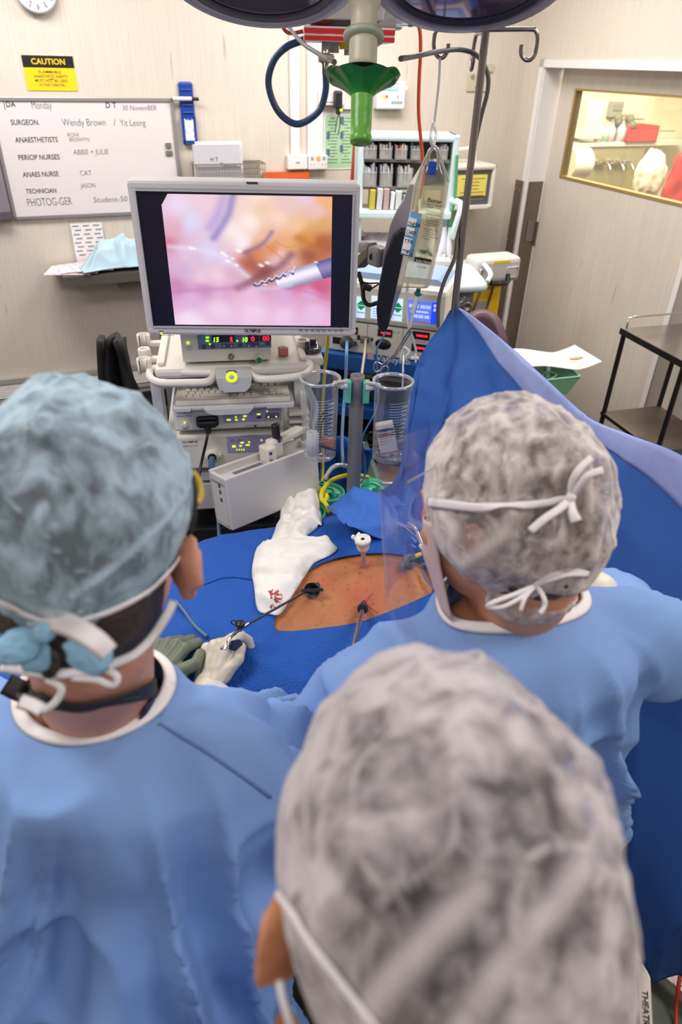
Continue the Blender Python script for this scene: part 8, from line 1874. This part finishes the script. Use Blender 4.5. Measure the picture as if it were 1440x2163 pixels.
# sleeve cuff and folded sleeve head
dirv = (ER-WR).normalized(); m = MB(); m.tube([WR-dirv*.004, WR+dirv*.03, WR+dirv*.06], [.0275, .031, .034], n=28); m.v = [inv @ v for v in m.v]; m.build('glove_cuff', mat('latex_cuff', (226, 218, 190), .5, bump=(160, .3, .001)), pr)
m = MB(); m.tube([WR+dirv*.03, WR+dirv*.11], [.0325, .040], n=28, sm=True, smooth=False); m.v = [inv @ v for v in m.v]; m.build('knit_cuff', CUFFW, pr)
ML = frame(WL, y=PZ(372, 1352, 1.05)-WL, z=(-.2, -.35, .85))
glove(pr, inv, ML, 1, ((40, 60, 40), (46, 62, 40), (50, 64, 40), (54, 64, 40)), (.045, .050, -.004), GLOVE2, EL)
dv2 = (EL-WL).normalized(); m = MB(); m.tube([WL-dv2*.01, WL+dv2*.03, WL+dv2*.09], [.028, .035, .040], n=28); m.v = [inv @ v for v in m.v]; m.build('glove_cuff', GLOVE2, pr)
PA = pr

# ------------------------------------------------------------ right surgeon
NB = PD(1085, 1268, .87); SL = PD(808, 1470, .90); SR = PD(1385, 1372, .96); Hc = PD(1062, 1085, .79)
EL = PD(640, 1640, 1.0); WL = PD(800, 1500, 1.15); ER = PD(1330, 1290, 1.12); WR = PD(1200, 1205, 1.12); hip = V3((NB.x+.04, NB.y-.12, .95))
EAR[0] = .014; SKB = skin_m('skin_right_surgeon', (214, 152, 118))
pr, hM, bd, fwd, lat, inv = build_person('surgeon at the right in white bouffant cap with tied mask, head turned left', Hc, 46, -14, 0, NB, SL, SR, EL, WL, ER, WR, hip, SKB, 2., GWN)
gn = V3((.02, -.40, 1.)).normalized(); gc = NB+V3((-.005, .0, -.018))
g, gbv = gown(pr, inv, NB, SL, SR, EL, WL, ER, WR, hip, fwd, lat, GWN, 9., NB, gn, (.095, .060, .075), GBAND, torso=(.16, .185, .160, .150, .165), sl=.058, shr=.068, amp=.025)
CAPB = cap_mat('cap_white', (220, 210, 207), .14, .92, 15, 4.)
hair(pr, inv, hM, (0, -.014, .031), (.078, .099, .089), (84, 66, 54), 5., -.13)
cp, cb = cap_shell(pr, inv, hM, (0, -.018, .018), (.087, .111, .117), CAPB, 7., -.062, -30, .0042, puff=lambda d: .03*max(0, d.z)+.06*max(0, -d.y)*max(0, -d.z)+.8*max(0, abs(d.x)-.80)*(1 if d.z < .3 else 0), nu=130, nv=100)
crease(cp, cb, [(1095, 925), (1092, 980), (1088, 1040), (1078, 1080)], .008, .75, .003); crease(cp, cb, [(1040, 960), (1045, 1010), (1052, 1060)], .007, .7, .003)
crease(cp, cb, [(1080, 1085), (1060, 1130), (1020, 1165), (985, 1190)], .010, .8, .004); crease(cp, cb, [(985, 1200), (1040, 1165), (1110, 1120)], .004, .6, .003); crease(cp, cb, [(905, 900), (940, 890), (985, 885), (1020, 862)], .006, .6, .002); crease(cp, cb, [(935, 1085), (960, 1120), (955, 1160), (980, 1200)], .012, .8, .003); crease(cp, cb, [(1180, 860), (1215, 900), (1240, 960), (1245, 1080)], .006, .65, .003)
cb = bvh_of(cp)
tie('mask_tie', cb, [(912, 1062), (950, 1066), (1010, 1072), (1080, 1072), (1140, 1064), (1180, 1056), (1208, 1050)], lambda t_: .0055-.0022*t_, off=.003, par=pr)
D_ = .715
hk = on_surf(cb, 1205, 1050, .006); kd = -(cam.matrix_world.inverted() @ hk[0]).z if hk else .74
free('mask_bow', [(1206, 1050, kd), (1208, 1020, kd-.01), (1222, 992, kd-.015), (1250, 966, kd-.01)], .0036, TAPE, pr)
free('mask_bow', [(1206, 1050, kd), (1222, 1028, kd-.012), (1242, 1004, kd-.02), (1274, 994, kd-.02)], lambda t_: .0028+.0012*t_, TAPE, pr)
free('mask_bow', [(1206, 1052, kd), (1180, 1076, kd-.012), (1150, 1096, kd-.016), (1120, 1122, kd-.014)], .0040, TAPE, pr)
free('mask_bow', [(1206, 1054, kd), (1208, 1080, kd-.01), (1216, 1102, kd-.012)], lambda t_: .0030+.0030*t_, TAPE, pr)
bow('mask_knot', (1206, 1050), 10, 9, 0, TAPE, pr, kd-.004, 2., .8)
tie('lower_mask_tie', bvh_of(cp), [(985, 1228), (1020, 1246), (1070, 1252), (1110, 1242), (1130, 1236)], lambda t_: .0040-.001*t_, off=.004, par=pr)
hk = on_surf(cb, 1128, 1232, .006); kd = (-(cam.matrix_world.inverted() @ hk[0]).z if hk else .78)
for pts in ([(1130, 1234, kd), (1165, 1214, kd-.01), (1205, 1204, kd-.012), (1244, 1212, kd-.01)], [(1244, 1214, kd-.01), (1200, 1214, kd-.014), (1160, 1226, kd-.01), (1130, 1236, kd)], [(1130, 1236, kd), (1085, 1256, kd-.012), (1042, 1272, kd-.015), (1030, 1282, kd-.012), (1060, 1282, kd-.014), (1100, 1262, kd-.012), (1130, 1238, kd)], [(1132, 1236, kd), (1148, 1262, kd-.012), (1150, 1280, kd-.012), (1140, 1296, kd-.012)], [(1128, 1238, kd), (1108, 1262, kd-.012), (1098, 1290, kd-.012)]):
    free('lower_mask_bow', pts, .0026, TAPE, pr)
# cap pouch at the nape
m = MB(); q = PD(1118, 1258, .785); m.ell((0, 0, 0), (.050, .034, .028), None, nu=40, nv=26, fn=lambda d: 1+.12*nz(d, 3, 5)+.1*(fold(d, 3, 2)-.3)); m.v = [inv @ (q+v) for v in m.v]
o = m.build('cap_pouch', CAPB, pr)
# mask on the cheek and clear visor
q = hM
m = MB(); m.X = inv
def msk(u, v):
    a = R(-78+156*u); r1 = .072+.022*math.cos(a)**2; z = .0-.098*v+.02*math.sin(a)**2*(1 if v < .5 else -1)*abs(v-.5)*2
    return hM @ V3((math.sin(a)*(.074-.012*v), .028+math.cos(a)*(.082-.016*abs(v-.45)*2), z-.01))
m.grid(msk, 30, 18); mo = m.build('face_mask', TAPE_P, pr); solid(mo, .002)
m = MB(); m.X = inv
def vis(u, v): a = R(-88+176*u); return hM @ V3((math.sin(a)*.112, .03+math.cos(a)*.118+.02*v, .075-.205*v))
m.grid(vis, 36, 20); m.build('clear_visor', clear('visor_film', (250, 248, 252), .02, .06, rough=.08, edge=.10, dcol=(200, 190, 214)), pr)
m = MB(); m.X = inv; m.tube([hM @ V3((math.sin(R(a))*.112, .03+math.cos(R(a))*.118, .075)) for a in range(-88, 89, 11)], .0015, n=6, smooth=False); (m if False else MB().cyl(inv @ (hM @ V3((-.11, .04, .075))), inv @ (hM @ V3((.11, .04, .075))), .001)).build('visor_edge', clear('visor_edge', (226, 226, 240), .4, .3, edge=.3), pr)
# scrub collar
m = ribbon(bvh_of(bd), [(900, 1286), (912, 1310), (935, 1328), (970, 1338), (1012, 1344)], .013, .003, .003, 6, None); m.v = [inv @ v for v in m.v]; m.build('scrub_collar', NAVY, pr)
MW = frame(WR, y=PD(1165, 1180, 1.14)-WR, z=(.2, -.4, .9)); glove(pr, inv, MW, 1, (35, 45, 30), (.03, .045, -.015), GLOVE, ER)
MW = frame(WL, y=V3((.6, .45, -.2)), z=(-.2, -.3, .9)); glove(pr, inv, MW, -1, (45, 50, 35), (.03, .045, -.015), GLOVE, EL)
PB = pr

# ------------------------------------------------------------ person in front, nearest the camera
Hc = PD(910, 1870, .403); NB = Hc+V3((-.0, -.075, -.20)); SL = NB+V3((-.17, -.02, -.075)); SR = NB+V3((.17, -.03, -.075))
EL = SL+V3((-.05, .04, -.29)); ER = SR+V3((.06, .05, -.29)); WL = EL+V3((.10, .20, -.06)); WR = ER+V3((-.08, .20, -.06)); hip = V3((NB.x, NB.y-.03, .95))
EAR[0] = 0.; SKC = skin_m('skin_front_person', (196, 130, 92))
pr, hM, bd, fwd, lat, inv = build_person('person nearest the camera, seen from above behind, white cap filling the lower middle', Hc, 7, -8, 0, NB, SL, SR, EL, WL, ER, WR, hip, SKC, 3., GWN)
g, gbv = gown(pr, inv, NB, SL, SR, EL, WL, ER, WR, hip, fwd, lat, GWN, 15., NB, V3((0, -.25, 1.)).normalized(), .08, GBAND, torso=(.15, .17, .17, .18, .22), sl=.055, shr=.064)
CAPC = cap_mat('cap_white_near', (200, 191, 193), .04, .88, 12, 9.)
hair(pr, inv, hM, (0, -.012, .036), (.081, .104, .092), (46, 42, 42), 9., -.12)
cp, cb = cap_shell(pr, inv, hM, (.003, -.014, .030), (.091, .128, .114), CAPC, 21., -.052, -22, .0036, puff=lambda d: .03*max(0, d.z)-.10*max(0, -d.z)*(1 if d.y < .2 else 0)-.05*max(0, -d.y), nu=130, nv=100)
crease(cp, cb, [(1010, 1880), (960, 1930), (890, 2000), (800, 2110), (770, 2170)], .007, .85, .002); crease(cp, cb, [(1230, 1830), (1180, 1900), (1100, 1990), (1010, 2120)], .007, .8, .002); crease(cp, cb, [(800, 1960), (770, 2010), (740, 2060)], .004, .6, .002); crease(cp, cb, [(655, 1620), (650, 1700), (655, 1800), (665, 1900)], .003, .6, .002); crease(cp, cb, [(700, 1520), (670, 1560), (640, 1620), (610, 1700)], .010, .9, .0); crease(cp, cb, [(690, 1490), (740, 1440), (800, 1400), (850, 1385)], .014, .95, .004)
cb = bvh_of(cp)
tie('mask_tie', cb, [(596, 1890), (625, 1930), (665, 1990), (720, 2060), (790, 2150), (830, 2200)], .0022, off=.002, par=pr)
free('ear_loop', [(590, 2070, .345), (598, 2110, .342), (610, 2150, .34), (622, 2190, .34)], .0022, TAPE, pr)
PC = pr
